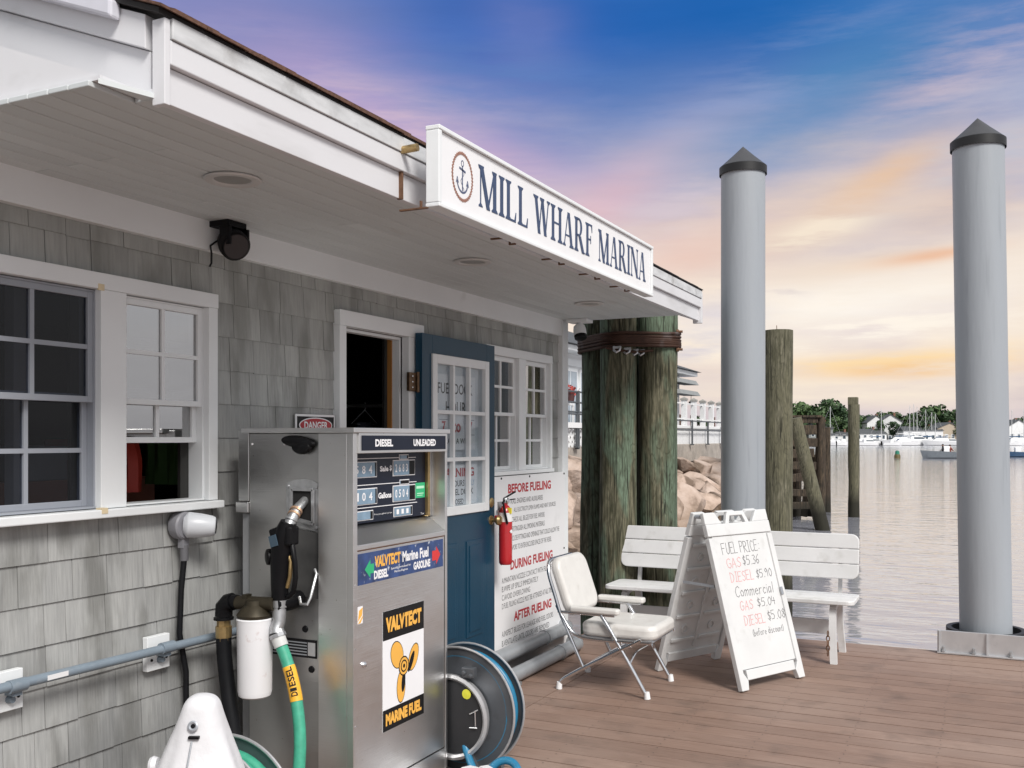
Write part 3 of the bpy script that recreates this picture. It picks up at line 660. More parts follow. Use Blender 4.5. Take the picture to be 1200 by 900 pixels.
# ---------------- the building
B = thing('fuel_dock_building', 'grey shingled fuel dock building with white trim, deep soffit and navy door', 'building', (-2.82,4,0))
OPEN = [(1.75,2.469,1.255,2.022), (2.583,3.0,1.255,2.022), (3.93,4.50,.08,2.045), (5.473,5.887,1.29,2.03), (5.994,6.408,1.29,2.03)]
wall = M(); yy = sorted({-1.0, 6.68}|{o[0] for o in OPEN}|{o[1] for o in OPEN})
for a, c in zip(yy, yy[1:]):
    mid = (a+c)/2; o = [q for q in OPEN if q[0] < mid < q[1]]
    if o: wall.box(-2.95,-2.838,a,c,-.05,o[0][2]); wall.box(-2.95,-2.838,a,c,o[0][3],2.37)
    else: wall.box(-2.95,-2.838,a,c,-.05,2.37)
wall.box(-7.0,-2.951,6.58,6.68,-.05,2.5); wall.box(-7.1,-7.0,-1,6.68,-.05,2.5); wall.box(-7.0,-2.951,-1.1,-1,-.05,2.5)
W1 = build('wall', wall, mat('wall_sheathing', (.10,.10,.095), .9), B)
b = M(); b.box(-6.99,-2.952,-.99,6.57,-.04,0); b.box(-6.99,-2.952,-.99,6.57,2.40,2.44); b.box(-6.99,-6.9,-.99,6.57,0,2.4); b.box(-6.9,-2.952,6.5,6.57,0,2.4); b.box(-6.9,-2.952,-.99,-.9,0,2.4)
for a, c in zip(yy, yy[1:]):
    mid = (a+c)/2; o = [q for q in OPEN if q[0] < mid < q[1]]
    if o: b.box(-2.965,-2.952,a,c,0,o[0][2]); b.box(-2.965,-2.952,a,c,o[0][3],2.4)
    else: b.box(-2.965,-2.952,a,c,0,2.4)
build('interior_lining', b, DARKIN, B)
# shingles: tapered shakes in courses, sub-parts of the wall
sm = M(); hgt = .17
sm.add([(0,0,0),(0,1,0),(.0125,1,0),(.0125,0,0),(0,0,hgt),(0,1,hgt),(.004,1,hgt),(.004,0,hgt)],
       [(0,1,2,3),(7,6,5,4),(3,2,6,7),(0,3,7,4),(1,5,6,2),(0,4,5,1)])
tmp = build('shingle', sm, SHING); SHM = tmp.data; bpy.data.objects.remove(tmp)
trim = [(1.6,3.052,1.222,2.083), (3.875,4.655,-.1,2.122), (5.40,6.44,1.268,2.088), (4.655,5.4,-.1,.04)]
cands = []; z = -.02+.0; k = 0
rs = random.Random(3)
while z < 2.26:
    y = 1.35+rs.uniform(-.1,.05)
    while y < 6.615:
        wd = rs.choice([.085,.10,.115,.13,.145,.165,.19,.21]); a, c = y, min(y+wd, 6.615); y += wd+.0012
        if c-a < .02: continue
        jig = rs.choice([0,0,0,rs.uniform(-.003,.003)])
        def cut(a, c, lo, hi, T):
            if c-a < .012 or hi-lo < .018: return
            if not T: cands.append((a, c, lo, hi)); return
            t0, t1, b0, b1 = T[0]
            if c <= t0 or a >= t1 or hi <= b0 or lo >= b1: cut(a, c, lo, hi, T[1:]); return
            if a < t0: cut(a, t0, lo, hi, T[1:])
            if c > t1: cut(t1, c, lo, hi, T[1:])
            m0, m1 = max(a, t0), min(c, t1)
            if lo < b0: cut(m0, m1, lo, min(hi, b0+.012), T[1:])
            if hi > b1: cut(m0, m1, max(lo, b1-.004), hi, T[1:])
        cut(a, c, z+jig, z+jig+hgt, trim)
    z += .1385; k += 1
def hidden(s0, s1, z, zh):
    if s1 < 2.0: return True
    m_ = (s0+s1)/2
    if 5.6 < m_ < 6.6 and z+.14 < 1.25 and z > .1: return True      # behind the banner
    if 4.66 < m_ < 5.4: return z < 1.95                              # behind the open door leaf
    if 2.95 < m_ < 4.6 and z+.14 < .9: return True                   # behind the pump
    return False
vis = [c for c in cands if not hidden(*c)]
vis.sort(key=lambda c: -(c[1]-c[0])/((c[0]+1.2)**2))
top = set(vis[:298])
mrest = M()
for c in cands:
    s0, s1, z, zh = c
    if c in top:
        o = bpy.data.objects.new('shingle', SHM); col.objects.link(o); o.parent = W1
        o.location = (-2.838+2.82, s0-4, z); o.scale = (rs.uniform(.85,1.15), s1-s0-.0015, (zh-z)/hgt); o.rotation_euler = (rs.uniform(-.004,.004),0,0)
    else:
        s1 -= .0015; d = .0125*rs.uniform(.85,1.15); X0 = -2.838
        mrest.add([(X0,s0,z),(X0,s1,z),(X0+d,s1,z),(X0+d,s0,z),(X0,s0,zh),(X0,s1,zh),(X0+.004,s1,zh),(X0+.004,s0,zh)],
                  [(0,1,2,3),(7,6,5,4),(3,2,6,7),(0,3,7,4),(1,5,6,2),(0,4,5,1)])
stuff(build('shingle', mrest, SHING, W1))
# trim boards
b = M(); b.box(-2.84,-2.796,-1,6.612,2.252,2.372); build('frieze_board', b, WHITE, B, bevel=.002)
b = M(); b.box(-2.85,-2.792,6.615,6.72,-.04,2.372); b.box(-2.95,-2.85,6.681,6.72,-.04,2.372); build('corner_board', b, WHITE, B, bevel=.003)
b = M(); b.box(-2.84,-2.775,4.66,6.6,-.01,.075); build('base_board', b, PIPEL, B, bevel=.003)
# soffit of bead boards (part per board)
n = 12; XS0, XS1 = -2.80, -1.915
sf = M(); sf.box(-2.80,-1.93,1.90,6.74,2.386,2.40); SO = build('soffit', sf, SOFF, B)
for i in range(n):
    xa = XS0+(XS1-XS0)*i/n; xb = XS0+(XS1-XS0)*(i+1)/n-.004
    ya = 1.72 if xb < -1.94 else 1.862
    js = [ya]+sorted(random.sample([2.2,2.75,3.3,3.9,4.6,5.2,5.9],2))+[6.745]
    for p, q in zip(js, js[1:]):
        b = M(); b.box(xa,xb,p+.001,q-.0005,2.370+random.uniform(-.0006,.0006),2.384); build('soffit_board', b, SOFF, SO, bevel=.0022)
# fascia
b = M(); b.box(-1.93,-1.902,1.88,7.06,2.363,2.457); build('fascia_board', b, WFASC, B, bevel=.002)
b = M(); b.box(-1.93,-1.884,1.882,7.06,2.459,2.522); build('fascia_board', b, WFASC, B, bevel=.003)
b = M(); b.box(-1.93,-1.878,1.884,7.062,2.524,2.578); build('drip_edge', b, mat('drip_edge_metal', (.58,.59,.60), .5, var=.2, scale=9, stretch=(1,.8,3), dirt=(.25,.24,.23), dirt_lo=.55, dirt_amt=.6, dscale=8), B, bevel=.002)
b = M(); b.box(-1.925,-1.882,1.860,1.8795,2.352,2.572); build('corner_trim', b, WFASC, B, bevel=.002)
b = M(); b.box(-1.945,-1.880,7.06,7.09,2.345,2.572); build('corner_trim', b, WFASC, B, bevel=.002)
# gable rake, sloping up with the roof
SL = .374
def sloped(x0, x1, zb, zt, y0, y1):
    """board in the gable plane: from x0 (eave) to x1 (ridge side); zb/zt heights at x0"""
    m_ = M(); m_.add([(x0,y0,zb),(x1,y0,zb+(x0-x1)*SL),(x1,y0,zt+(x0-x1)*SL),(x0,y0,zt),(x0,y1,zb),(x1,y1,zb+(x0-x1)*SL),(x1,y1,zt+(x0-x1)*SL),(x0,y1,zt)],
        [(0,3,2,1),(4,5,6,7),(0,1,5,4),(1,2,6,5),(2,3,7,6),(3,0,4,7)]); return m_
for ya, yb in ((1.875,1.90), (7.0,7.058)):
    build('rake_board', sloped(-1.946,-4.6,2.372,2.500,ya,yb), WFASC, B, bevel=.002)
    build('rake_board', sloped(-1.946,-4.6,2.502,2.590,ya-.018,yb), WFASC, B, bevel=.002)
cm = sloped(-2.03,-4.6,2.585,2.635,1.82,1.856); build('crown_moulding', cm, mat('crown_paint', (.62,.62,.68), .5), B, bevel=.008)
b = M(); b.prism([(-1.975,2.397),(-4.6,2.397),(-4.6,3.375),(-1.975,2.399)][::-1], (0,1.742,0), (1,0,0), (0,0,1), -.012); build('gable_panel', b, WFASC, B)
b = M(); b.box(-2.8,-1.966,1.732,1.895,2.3848,2.3965); b.box(-1.965,-1.926,1.862,1.895,2.3848,2.3965); build('soffit_closure', b, WFASC, B); b = M(); b.add([(-1.9605,1.722,2.3712),(-1.918,1.861,2.3712),(-1.9605,1.861,2.3712),(-1.9605,1.722,2.384),(-1.918,1.861,2.384),(-1.9605,1.861,2.384)],[(0,2,1),(3,4,5),(0,1,4,3),(1,2,5,4),(2,0,3,5)]); build('soffit_corner_piece', b, SOFF, B)
rf = sloped(-1.882,-5.2,2.576,2.590,1.84,7.085); build('roof_deck', rf, ASPHD, B)
RF = build('roof', sloped(-1.93,-5.2,2.617,2.622,1.83,7.09), ASPH, B)
y = 1.83; i = 0
while y < 7.08:
    w_ = .165; dx = .0 if y < 2.95 else -.02
    for lay in (0, 1):
        if lay == 1 and y > 3.0: continue
        jx = random.uniform(0,.006)
        build('roof_shingle', sloped(-1.868+dx*.4+jx-(.012 if lay else 0),-2.0,2.586+lay*.010,2.593+lay*.011,y+lay*.06,min(y+w_-.004+lay*.06,7.09)), ASPH if lay or y < 3.0 else ASPHD, RF)
    y += w_; i += 1
b = M(); b.box(-2.25,-2.115,1.99,2.02,2.62,3.3); build('roof_post', b, WFASC, B, bevel=.004)

# windows --------------------------------------------------------
def grid(m_, x0, x1, y0, y1, z0, z1, vs, hs, wd=.014, fr=.03):
    m_.box(x0,x1,y0,y0+fr,z0,z1); m_.box(x0,x1,y1-fr,y1,z0,z1); m_.box(x0,x1,y0+fr,y1-fr,z0,z0+fr); m_.box(x0,x1,y0+fr,y1-fr,z1-fr,z1)
def window(y0, y1, z0, z1, frm, gl, nv, raise_=0, label=None, fr=.022):
    Wn = bpy.data.objects.new('window', None); col.objects.link(Wn); Wn.parent = B; Wn.location = (0,(y0+y1)/2-4,z0)
    if label: Wn['label'] = label
    m_ = M(); e = .007
    m_.box(-2.90,-2.825,y0,y0+e,z0,z1); m_.box(-2.90,-2.825,y1-e,y1,z0,z1); m_.box(-2.90,-2.825,y0+e,y1-e,z1-e,z1); m_.box(-2.90,-2.815,y0+e,y1-e,z0,z0+e)
    build('frame', m_, frm, Wn, bevel=.0015)
    zm = (z0+z1)/2; a, c = y0+e, y1-e
    for nm, xa, za, zb in (('upper', -2.828, zm-.012, z1-e), ('lower', -2.858, z0+e+raise_, zm+.018+raise_)):
        s_ = M(); grid(s_, xa-.026, xa, a, c, za, zb, 0, 0, fr=fr); build('sash', s_, frm, Wn, bevel=.002)
        ia, ic, iz0, iz1 = a+fr, c-fr, za+fr, zb-fr
        for q in range(1, nv):
            yv = ia+(ic-ia)*q/nv; v_ = M(); v_.box(xa-.022,xa-.003,yv-.008,yv+.008,iz0,iz1); build('muntin', v_, frm, Wn)
        h_ = M(); zh = (iz0+iz1)/2; h_.box(xa-.0215,xa-.0025,ia,ic,zh-.008,zh+.008); build('muntin', h_, frm, Wn)
        p_ = M(); p_.box(xa-.015,xa-.011,ia,ic,iz0,iz1); build('pane', p_, gl, Wn)
    return Wn
window(1.75,2.469,1.255,2.022, SCRF, GLASSD, 3, 0, 'left window with grey screened sashes')
window(2.583,3.0,1.255,2.022, WHITE, GLASS, 2, .222, 'white window with its lower sash raised')
window(5.473,5.887,1.29,2.03, WHITE, GLASS, 2, .0, 'white window half behind the open door')
window(5.994,6.408,1.29,2.03, WHITE, GLASS, 2, .0, 'white window nearest the building corner')
b = M(); b.box(-2.845,-2.795,1.6,3.052,2.025,2.082); b.box(-2.845,-2.797,2.469,2.583,1.254,2.0245); b.box(-2.845,-2.797,3.0,3.05,1.254,2.0245); b.box(-2.845,-2.797,1.6,1.75,1.254,2.0245)
build('window_casing', b, WHITE, B, bevel=.002)
b = M(); b.box(-2.845,-2.772,1.6,3.062,1.222,1.252); build('window_sill', b, WHITE, B, bevel=.004)
b = M(); b.box(-2.845,-2.795,5.41,6.44,2.032,2.088); b.box(-2.845,-2.797,5.887,5.994,1.29,2.0315); b.box(-2.845,-2.797,6.408,6.44,1.29,2.0315); b.box(-2.845,-2.797,5.43,5.473,1.29,2.0315)
build('window_casing', b, WHITE, B, bevel=.002)
b = M(); b.box(-2.845,-2.785,5.43,6.448,1.264,1.289); build('window_sill', b, WHITE, B, bevel=.003)
# cream filler patches on the casing joints
for (ya, yb, za, zb) in ((2.455,2.480,2.020,2.042), (2.450,2.476,1.238,1.258)):
    b = M(); b.box(-2.80,-2.7925 if za > 2 else -2.770,ya,yb,za,zb); build('filler_patch', b, mat('cream_filler', (.70,.58,.38), .6), B)
# door frame + leaf
b = M(); b.box(-2.845,-2.792,3.875,4.655,2.047,2.122); b.box(-2.845,-2.794,3.875,3.93,-.02,2.0465); b.box(-2.845,-2.794,4.50,4.60,-.02,2.0465); build('door_casing', b, WHITE, B, bevel=.002)
b = M(); b.box(-2.890,-2.846,4.484,4.4995,.08,2.044); b.box(-2.89,-2.846,3.9305,3.945,.08,2.044); b.box(-2.89,-2.846,3.946,4.483,2.03,2.0445); build('door_jamb', b, WHITE, B)
b = M(); b.box(-2.918,-2.891,4.478,4.4995,.0,2.044); build('door_stop', b, ORWOOD, B)
b = M(); b.box(-2.97,-2.78,3.93,4.60,0,.075); build('threshold', b, WHITE, B)
D = bpy.data.objects.new('door', None); col.objects.link(D); D.parent = B; D.location = (.08,.55,.1); D['label'] = 'navy blue half-glazed door folded back against the wall'
X0, X1 = -2.785, -2.742
ya, yb, za, zb = 4.550, 5.415, .10, 2.072
ga, gb, gz0, gz1 = 4.66, 5.31, 1.075, 1.955
m_ = M(); m_.box(X0,X1,ya,ga,za,zb); m_.box(X0,X1,gb,yb,za,zb); m_.box(X0,X1,ga,gb,za,gz0); m_.box(X0,X1,ga,gb,gz1,zb)
build('leaf', m_, BLUEDOOR, D, bevel=.002)
for (pa, pb) in ((4.72,4.93), (5.045,5.255)):
    for (q0, q1) in ((.33,.90),):
        m_ = M(); m_.box(X1-.001,X1+.006,pa,pb,q0,q1); build('raised_panel', m_, BLUEDOOR, D, bevel=.005)
        m_ = M(); e = .02; m_.box(X1+.005,X1+.011,pa+e*1.5,pb-e*1.5,q0+e*1.5,q1-e*1.5); build('raised_panel', m_, BLUEDOOR, D, bevel=.005)
m_ = M(); e = .038; X2 = X1+.012
m_.box(X0-.008,X2,ga-.012,ga+e,gz0-.012,gz1+.012); m_.box(X0-.008,X2,gb-e,gb+.012,gz0-.012,gz1+.012); m_.box(X0-.008,X2,ga+e,gb-e,gz0-.012,gz0+e); m_.box(X0-.008,X2,ga+e,gb-e,gz1-e,gz1+.012)
build('glazing_frame', m_, WHITE, D, bevel=.003)
ia, ib, iz0, iz1 = ga+e, gb-e, gz0+e, gz1-e
for q in (1,2):
    yv = ia+(ib-ia)*q/3; m_ = M(); m_.box(X1-.02,X2-.003,yv-.011,yv+.011,iz0,iz1); build('muntin', m_, WHITE, D, bevel=.002)
for q in (1,2):
    zv = iz0+(iz1-iz0)*q/3; m_ = M(); m_.box(X1-.0195,X2-.0035,ia,ib,zv-.011,zv+.011); build('muntin', m_, WHITE, D, bevel=.002)
m_ = M(); m_.box(X1-.016,X1-.012,ia,ib,iz0,iz1); build('pane', m_, DOORGL, D)
m_ = M(); m_.box(X0-.004,X0,ia,ib,iz0,iz1); build('glass_backing', m_, mat('pale_grey_blind', (.60,.63,.66), .8), D)
PX = X1-.0225
PA = M(); PA.box(PX-.002,PX,4.71,5.20,1.435,1.865); pp = build('hours_notice', PA, PAPER, D)
text('FUEL DOCK', INK, pp, (PX,4.755,1.755), UY, UZ, .41, .062, bold=.012)
text('HOURS', INK, pp, (PX,4.845,1.645), UY, UZ, .27, .068, bold=.012)
for s_, ya_, w_ in (('7',4.80,.045),('to',4.93,.09),('7',5.12,.045)): text(s_, REDINK, pp, (PX,ya_,1.535), UY, UZ, w_, .065, bold=.025)
text('7 DAYS A WEEK', INK, pp, (PX,4.79,1.470), UY, UZ, .36, .032, bold=.01)
for x_, w_ in ((4.77,.10),(5.09,.10)):
    for z_ in (1.52, 1.607): m_ = M(); m_.box(PX,PX+.0004,x_,x_+w_,z_,z_+.003); build('notice_rule', m_, GREYINK, pp)
PA = M(); PA.box(PX-.002,PX,4.72,5.22,1.115,1.35); pp = build('warning_notice', PA, PAPER, D)
text('WARNING', REDINK, pp, (PX,4.745,1.278), UY, UZ, .44, .052, bold=.03)
text('HOURS', INK, pp, (PX,4.905,1.222), UY, UZ, .16, .036, bold=.01); text('FUEL DOCK', INK, pp, (PX,4.895,1.172), UY, UZ, .28, .036, bold=.01); text('CLOSED', INK, pp, (PX,4.905,1.118), UY, UZ, .15, .032, bold=.01)
text('ONLY', mat('pale_blue_print', (.25,.38,.55), .6), pp, (PX,5.10,1.222), UY, UZ, .09, .036)
m_ = M(); m_.box(-2.79,-2.772,4.47,4.55,1.755,1.855); m_.tube([(-2.765,4.545,1.75),(-2.765,4.545,1.86)],.009,8); build('hinge', m_, mat('aged_bronze', (.16,.10,.06), .45, .8, var=.4, scale=40), D, bevel=.001)
for s_ in (1.775,1.805,1.835):
    m_ = M(); m_.lathe([(.005,0),(.004,.003)], (-2.772,4.50,s_), UX, 8); build('screw', m_, CHROME, D)
m_ = M(); m_.lathe([(.028,0),(.03,.006),(.022,.012),(.012,.013)], (X1,5.365,1.108), UX, 18); build('deadbolt', m_, BRASS, D, smooth=True)
m_ = M(); m_.lathe([(.03,0),(.028,.006),(.012,.012),(.012,.035),(.028,.042),(.031,.055),(.024,.068),(0,.072)], (X1,5.365,1.0), UX, 18); build('knob', m_, BRASS, D, smooth=True)
# lockset lever/hasp
hp = thing('padlock', 'small steel and red padlock hanging by the knob of the blue door', 'padlock', (-2.70,5.375,.99))
m_ = M(); m_.box(-2.712,-2.69,5.352,5.392,.985,1.03); build('body', m_, REDEX, hp, bevel=.004)
m_ = M(); m_.tube([(-2.70,5.358,1.028),(-2.70,5.358,1.045),(-2.70,5.365,1.058),(-2.70,5.372,1.062),(-2.70,5.38,1.058),(-2.70,5.387,1.045),(-2.70,5.387,1.028)],.004,8); build('shackle', m_, CHROME, hp, smooth=True)

# interior things glimpsed through the openings
def cloth(name, label, cat, m_, cx, y, z0, z1, wid, group=None):
    b_ = M(); n1_ = 9; n2_ = 7
    for j in range(n2_+1):
        f = j/n2_; ww = wid*(.55+.45*min(1, f*2.2)); z_ = z1+(z0-z1)*f
        for side in (1, -1):
            for i in range(n1_+1):
                u = i/n1_*2-1; d = side*.045*math.sqrt(max(0, 1-u*u))*(1+.35*math.sin(u*9+f*2)); b_.v.append((cx+ww*u*.5, y+d, z_))
    row = 2*(n1_+1)
    for j in range(n2_):
        for s_ in (0,1):
            for i in range(n1_):
                a_ = j*row+s_*(n1_+1)+i; b_.f.append((a_, a_+1, a_+1+row, a_+row))
    return tag(build(name, b_, m_, None, smooth=True, loc=(cx, y, z0)), label, cat, group)
cloth('life_vest', 'red life vest hanging inside the open white window', 'life vest', mat('red_nylon', (.55,.05,.03), .6), -3.22, 2.96, 1.28, 1.52, .16)
cloth('jacket', 'dark green jacket hanging inside the open window beside the red vest', 'jacket', mat('green_cloth', (.05,.12,.03), .8), -3.25, 3.22, 1.30, 1.62, .22)
rail = M(); rail.tube([(-3.9,5.0,1.70),(-3.0,5.0,1.70)],.012,8); tag(build('clothes_rail', rail, mat('rail_metal', (.4,.4,.4), .4, .8), None), 'metal clothes rail inside the open doorway', 'clothes rail')
for i, xx in enumerate((-3.66,-3.42,-3.2)):
    m_ = M(); m_.tube([(xx,5.0,1.72),(xx+.01,5.0,1.70),(xx,5.0,1.675),(xx,4.86,1.59),(xx+.005,5.0,1.585),(xx,5.14,1.59),(xx,5.0,1.675)],.0035,6)
    tag(build('coat_hanger', m_, mat('hanger_plastic', (.7,.72,.75), .5), None), 'pale coat hanger on the rail inside the dark doorway', 'hanger', 'coat hangers inside the doorway')
for i, xx in enumerate((-3.66,-3.42,-3.2)):
    c_ = cloth('coat', 'dark coat hanging on the rail inside the doorway', 'coat', mat('dark_cloth', (.10,.11,.15), .9), xx, 5.0, .7, 1.60, .13, 'dark coats on the rail inside the doorway')
bx_ = thing('cabinet', 'brown wooden cabinet inside the left window', 'cabinet', (-3.6,3.0,.0))
m_ = M(); m_.box(-3.9,-3.4,2.5,3.3,0,1.33); build('body', m_, mat('brown_cabinet', (.34,.10,.05), .5), bx_); m_ = M(); m_.box(-3.42,-3.385,2.55,3.25,1.0,1.02); build('handle', m_, CHROME, bx_)
ps_ = M(); ps_.box(-3.34,-3.29,2.50,2.56,0.0,2.39); tag(build('reflection_post', ps_, FARWHITE, None, loc=(-3.3,2.53,0)), 'white post added behind the left window, standing in for a reflection', 'post')  # pale post added in place of a door reflection in the left window
rd = thing('red_toolbox', 'red toolbox on the cabinet inside the left window', 'toolbox', (-3.5,2.95,1.331)); m_ = M(); m_.box(-3.6,-3.42,2.88,3.10,1.331,1.50); build('body', m_, REDEX, rd, bevel=.006); m_ = M(); m_.tube([(-3.5,2.92,1.50),(-3.5,2.93,1.54),(-3.5,3.05,1.54),(-3.5,3.06,1.50)], .006, 6); build('handle', m_, CHROME, rd)
cl_ = thing('crate', 'grey plastic crate standing on the brown cabinet behind the left window', 'crate', (-3.55,2.75,1.331))
m_ = M(); m_.box(-3.75,-3.42,2.62,2.85,1.331,1.47); build('body', m_, GREYM, cl_, bevel=.005); m_ = M(); m_.tube([(-3.42,2.86,1.33),(-3.44,2.96,1.55)],.008,6); build('handle', m_, RUSTBOLT, cl_)

# ---------------- things on the wall and the soffit
LP = [(-2.27,2.545),(-2.27,4.24),(-2.30,5.88)]
for i, (x, y) in enumerate(LP):
    t_ = thing('recessed_light', ['round recessed soffit light nearest the camera, rust stained beside it', 'round recessed soffit light in the middle, left of the sign', 'farthest round recessed soffit light near the building corner'][i], 'ceiling light', (x,y,2.368), 'recessed soffit lights')
    m_ = M(); m_.lathe([(.062,0),(.092,0),(.095,-.004),(.090,-.009),(.066,-.008),(.060,.0)], (x,y,2.3685), UZ, 36, caps=False); build('trim_ring', m_, mat('lamp_trim_%d' % i, (.55,.54,.53), .45), t_, smooth=True)
    m_ = M(); m_.lathe([(.061,.0),(.03,.0015),(0,.0025)], (x,y,2.3655), UZ, 30, caps=False); build('lens', m_, mat('lamp_lens_%d' % i, (.30,.30,.29), .4), t_, smooth=True)
sp_ = thing('wall_speaker', 'black round spotlight on a yoke bracket under the soffit, above the windows', 'spotlight', (-2.76,3.06,2.28))
m_ = M(); m_.box(-2.80,-2.70,3.0,3.11,2.345,2.369); m_.box(-2.745,-2.69,3.0,3.012,2.27,2.346); m_.box(-2.745,-2.69,3.104,3.116,2.27,2.346); build('yoke', m_, BLACK, sp_, bevel=.003)
ax_ = Vector((.75,-.35,-.45)).normalized()
m_ = M(); m_.lathe([(0,-.07),(.03,-.066),(.05,-.045),(.057,-.01),(.058,.03),(.054,.036)], (-2.725,3.058,2.282), ax_, 28); build('housing', m_, BLACK, sp_, smooth=True)
m_ = M(); m_.lathe([(.050,.0365),(.046,.028),(0,.026)], (-2.725,3.058,2.282), ax_, 28); build('lens', m_, mat('lens_dark', (.03,.03,.035), .15), sp_, smooth=True)
for k in range(7):
    m_ = M(); m_.lathe([(.0585,0),(.061,.001),(.061,.003),(.0585,.004)], Vector((-2.725,3.058,2.282))+ax_*(-.005+.005*k), ax_, 28); build('cooling_fin', m_, BLACK, sp_, smooth=True)
m_ = M(); m_.tube([(-2.77,3.03,2.30),(-2.79,3.0,2.27),(-2.775,2.99,2.235),(-2.785,3.0,2.20),(-2.79,2.995,2.185)],.004,6); build('cable', m_, RUBBER, sp_, smooth=True)
cm_ = thing('security_camera', 'small white camera with a black lens hanging at the far soffit corner', 'camera', (-2.675,6.66,2.37))
m_ = M(); m_.box(-2.76,-2.60,6.60,6.73,2.345,2.369); build('mounting_box', m_, WHITE, cm_, bevel=.004)
m_ = M(); m_.lathe([(.018,.0),(.018,.03)], (-2.675,6.66,2.318), UZ, 12); build('stem', m_, WHITE, cm_, smooth=True)
ax_ = Vector((.25,-.3,-.92)).normalized()
m_ = M(); m_.lathe([(0,-.05),(.025,-.047),(.042,-.03),(.047,0),(.047,.045)], (-2.675,6.655,2.29), ax_, 24); build('housing', m_, WHITE, cm_, smooth=True)
m_ = M(); m_.lathe([(.0475,.045),(.044,.066),(.02,.072),(0,.072)], (-2.675,6.655,2.29), ax_, 24); build('lens', m_, BLACK, cm_, smooth=True)
se = thing('wall_camera', 'grey and white cylinder camera on a junction box below the window sill', 'camera', (-2.80,2.87,1.165))
m_ = M(); m_.lathe([(.052,0),(.054,.01),(.054,.04),(.048,.046)], (-2.815,2.85,1.165), UX, 28); m_.box(-2.80,-2.775,2.835,2.868,1.08,1.125); build('junction_box', m_, mat('grey_cast_box', (.22,.22,.24), .5), se, smooth=True)
ax_ = Vector((.72,.66,-.08)).normalized()
m_ = M(); m_.lathe([(.03,-.02),(.048,-.005),(.050,.0),(.047,.045),(.041,.085),(.036,.097),(.030,.100)], (-2.765,2.855,1.168), ax_, 28); build('housing', m_, mat('light_grey_cap', (.55,.57,.60), .35), se, smooth=True)
m_ = M(); m_.lathe([(.030,.1005),(.031,.092),(.027,.104),(0,.105)], (-2.765,2.855,1.168), ax_, 24); build('lens', m_, BLACK, se, smooth=True)
m_ = M(); m_.tube([(-2.785,2.852,1.09),(-2.785,2.852,1.03)],.016,12); build('gland', m_, mat('gland_grey', (.12,.12,.13), .5), se, smooth=True)
m_ = M(); m_.tube([(-2.785,2.852,1.035),(-2.79,2.842,.92),(-2.795,2.838,.75),(-2.785,2.862,.60),(-2.79,2.868,.45),(-2.795,2.845,.30),(-2.79,2.84,.05),(-2.79,2.84,.0)],.011,12); tag(build('black_cable_conduit', m_, RUBBER, None, smooth=True, loc=(-2.79,2.85,0)), 'flexible black conduit dropping down the shingles from the wall camera', 'cable')
cp = thing('wall_conduit', 'thin grey pipe running along the shingles on white plates', 'pipe', (-2.75,2.5,.72))
m_ = M(); m_.tube([(-2.755,1.2,.724),(-2.755,2.12,.724),(-2.755,3.05,.716),(-2.755,3.6,.716)],.0165,14); build('tube', m_, PIPEG, cp, smooth=True)
for y_ in (2.105,2.735):
    m_ = M(); m_.box(-2.822,-2.797,y_-.055,y_+.055,.635,.762); pl = build('backing_plate', m_, WHITE, cp, bevel=.002)
    m_ = M(); m_.tube([(-2.755,y_-.03,.7215),(-2.755,y_+.03,.7215)],.0215,14); m_.box(-2.80,-2.755,y_-.012,y_+.02,.688,.705); m_.lathe([(.014,0),(.010,.02)], (-2.797,y_+.004,.672), UX, 10); build('pipe_clip', m_, PIPEG, cp, smooth=True)
    for dy in (-.035,.038):
        m_ = M(); m_.lathe([(.006,0),(.005,.003)], (-2.797,y_+dy,.675), UX, 8); build('screw', m_, BLACK, cp)
m_ = M(); m_.box(-2.7395,-2.7385,2.205,2.285,.716,.732); build('sticker', m_, PAPER, cp)

# danger sign behind the pump
dg = thing('danger_sign', 'white sign with a red oval headed DANGER on the shingles behind the pump', 'sign', (-2.81,3.71,1.42))
m_ = M(); m_.box(-2.819,-2.813,3.565,3.862,1.40,1.612); build('panel', m_, BANNER, dg, bevel=.001)
m_ = M(); m_.box(-2.813,-2.8125,3.575,3.852,1.52,1.602); build('black_band', m_, INK, dg)
m_ = M(); m_.prism([(3.7135+.125*math.cos(k*math.pi/16), 1.562+.036*math.sin(k*math.pi/16)) for k in range(32)], (-2.8125,0,0), UY, UZ, .0006); build('oval_rim', m_, WINK, dg)
m_ = M(); m_.prism([(3.7135+.118*math.cos(k*math.pi/16), 1.562+.031*math.sin(k*math.pi/16)) for k in range(32)], (-2.8119,0,0), UY, UZ, .0006); build('red_oval', m_, REDINK, dg)
text('DANGER', WINK, dg, (-2.8113,3.625,1.545), UY, UZ, .177, .034, bold=.03)
text('NO SMOKING', INK, dg, (-2.813,3.60,1.46), UY, UZ, .23, .035, bold=.02)

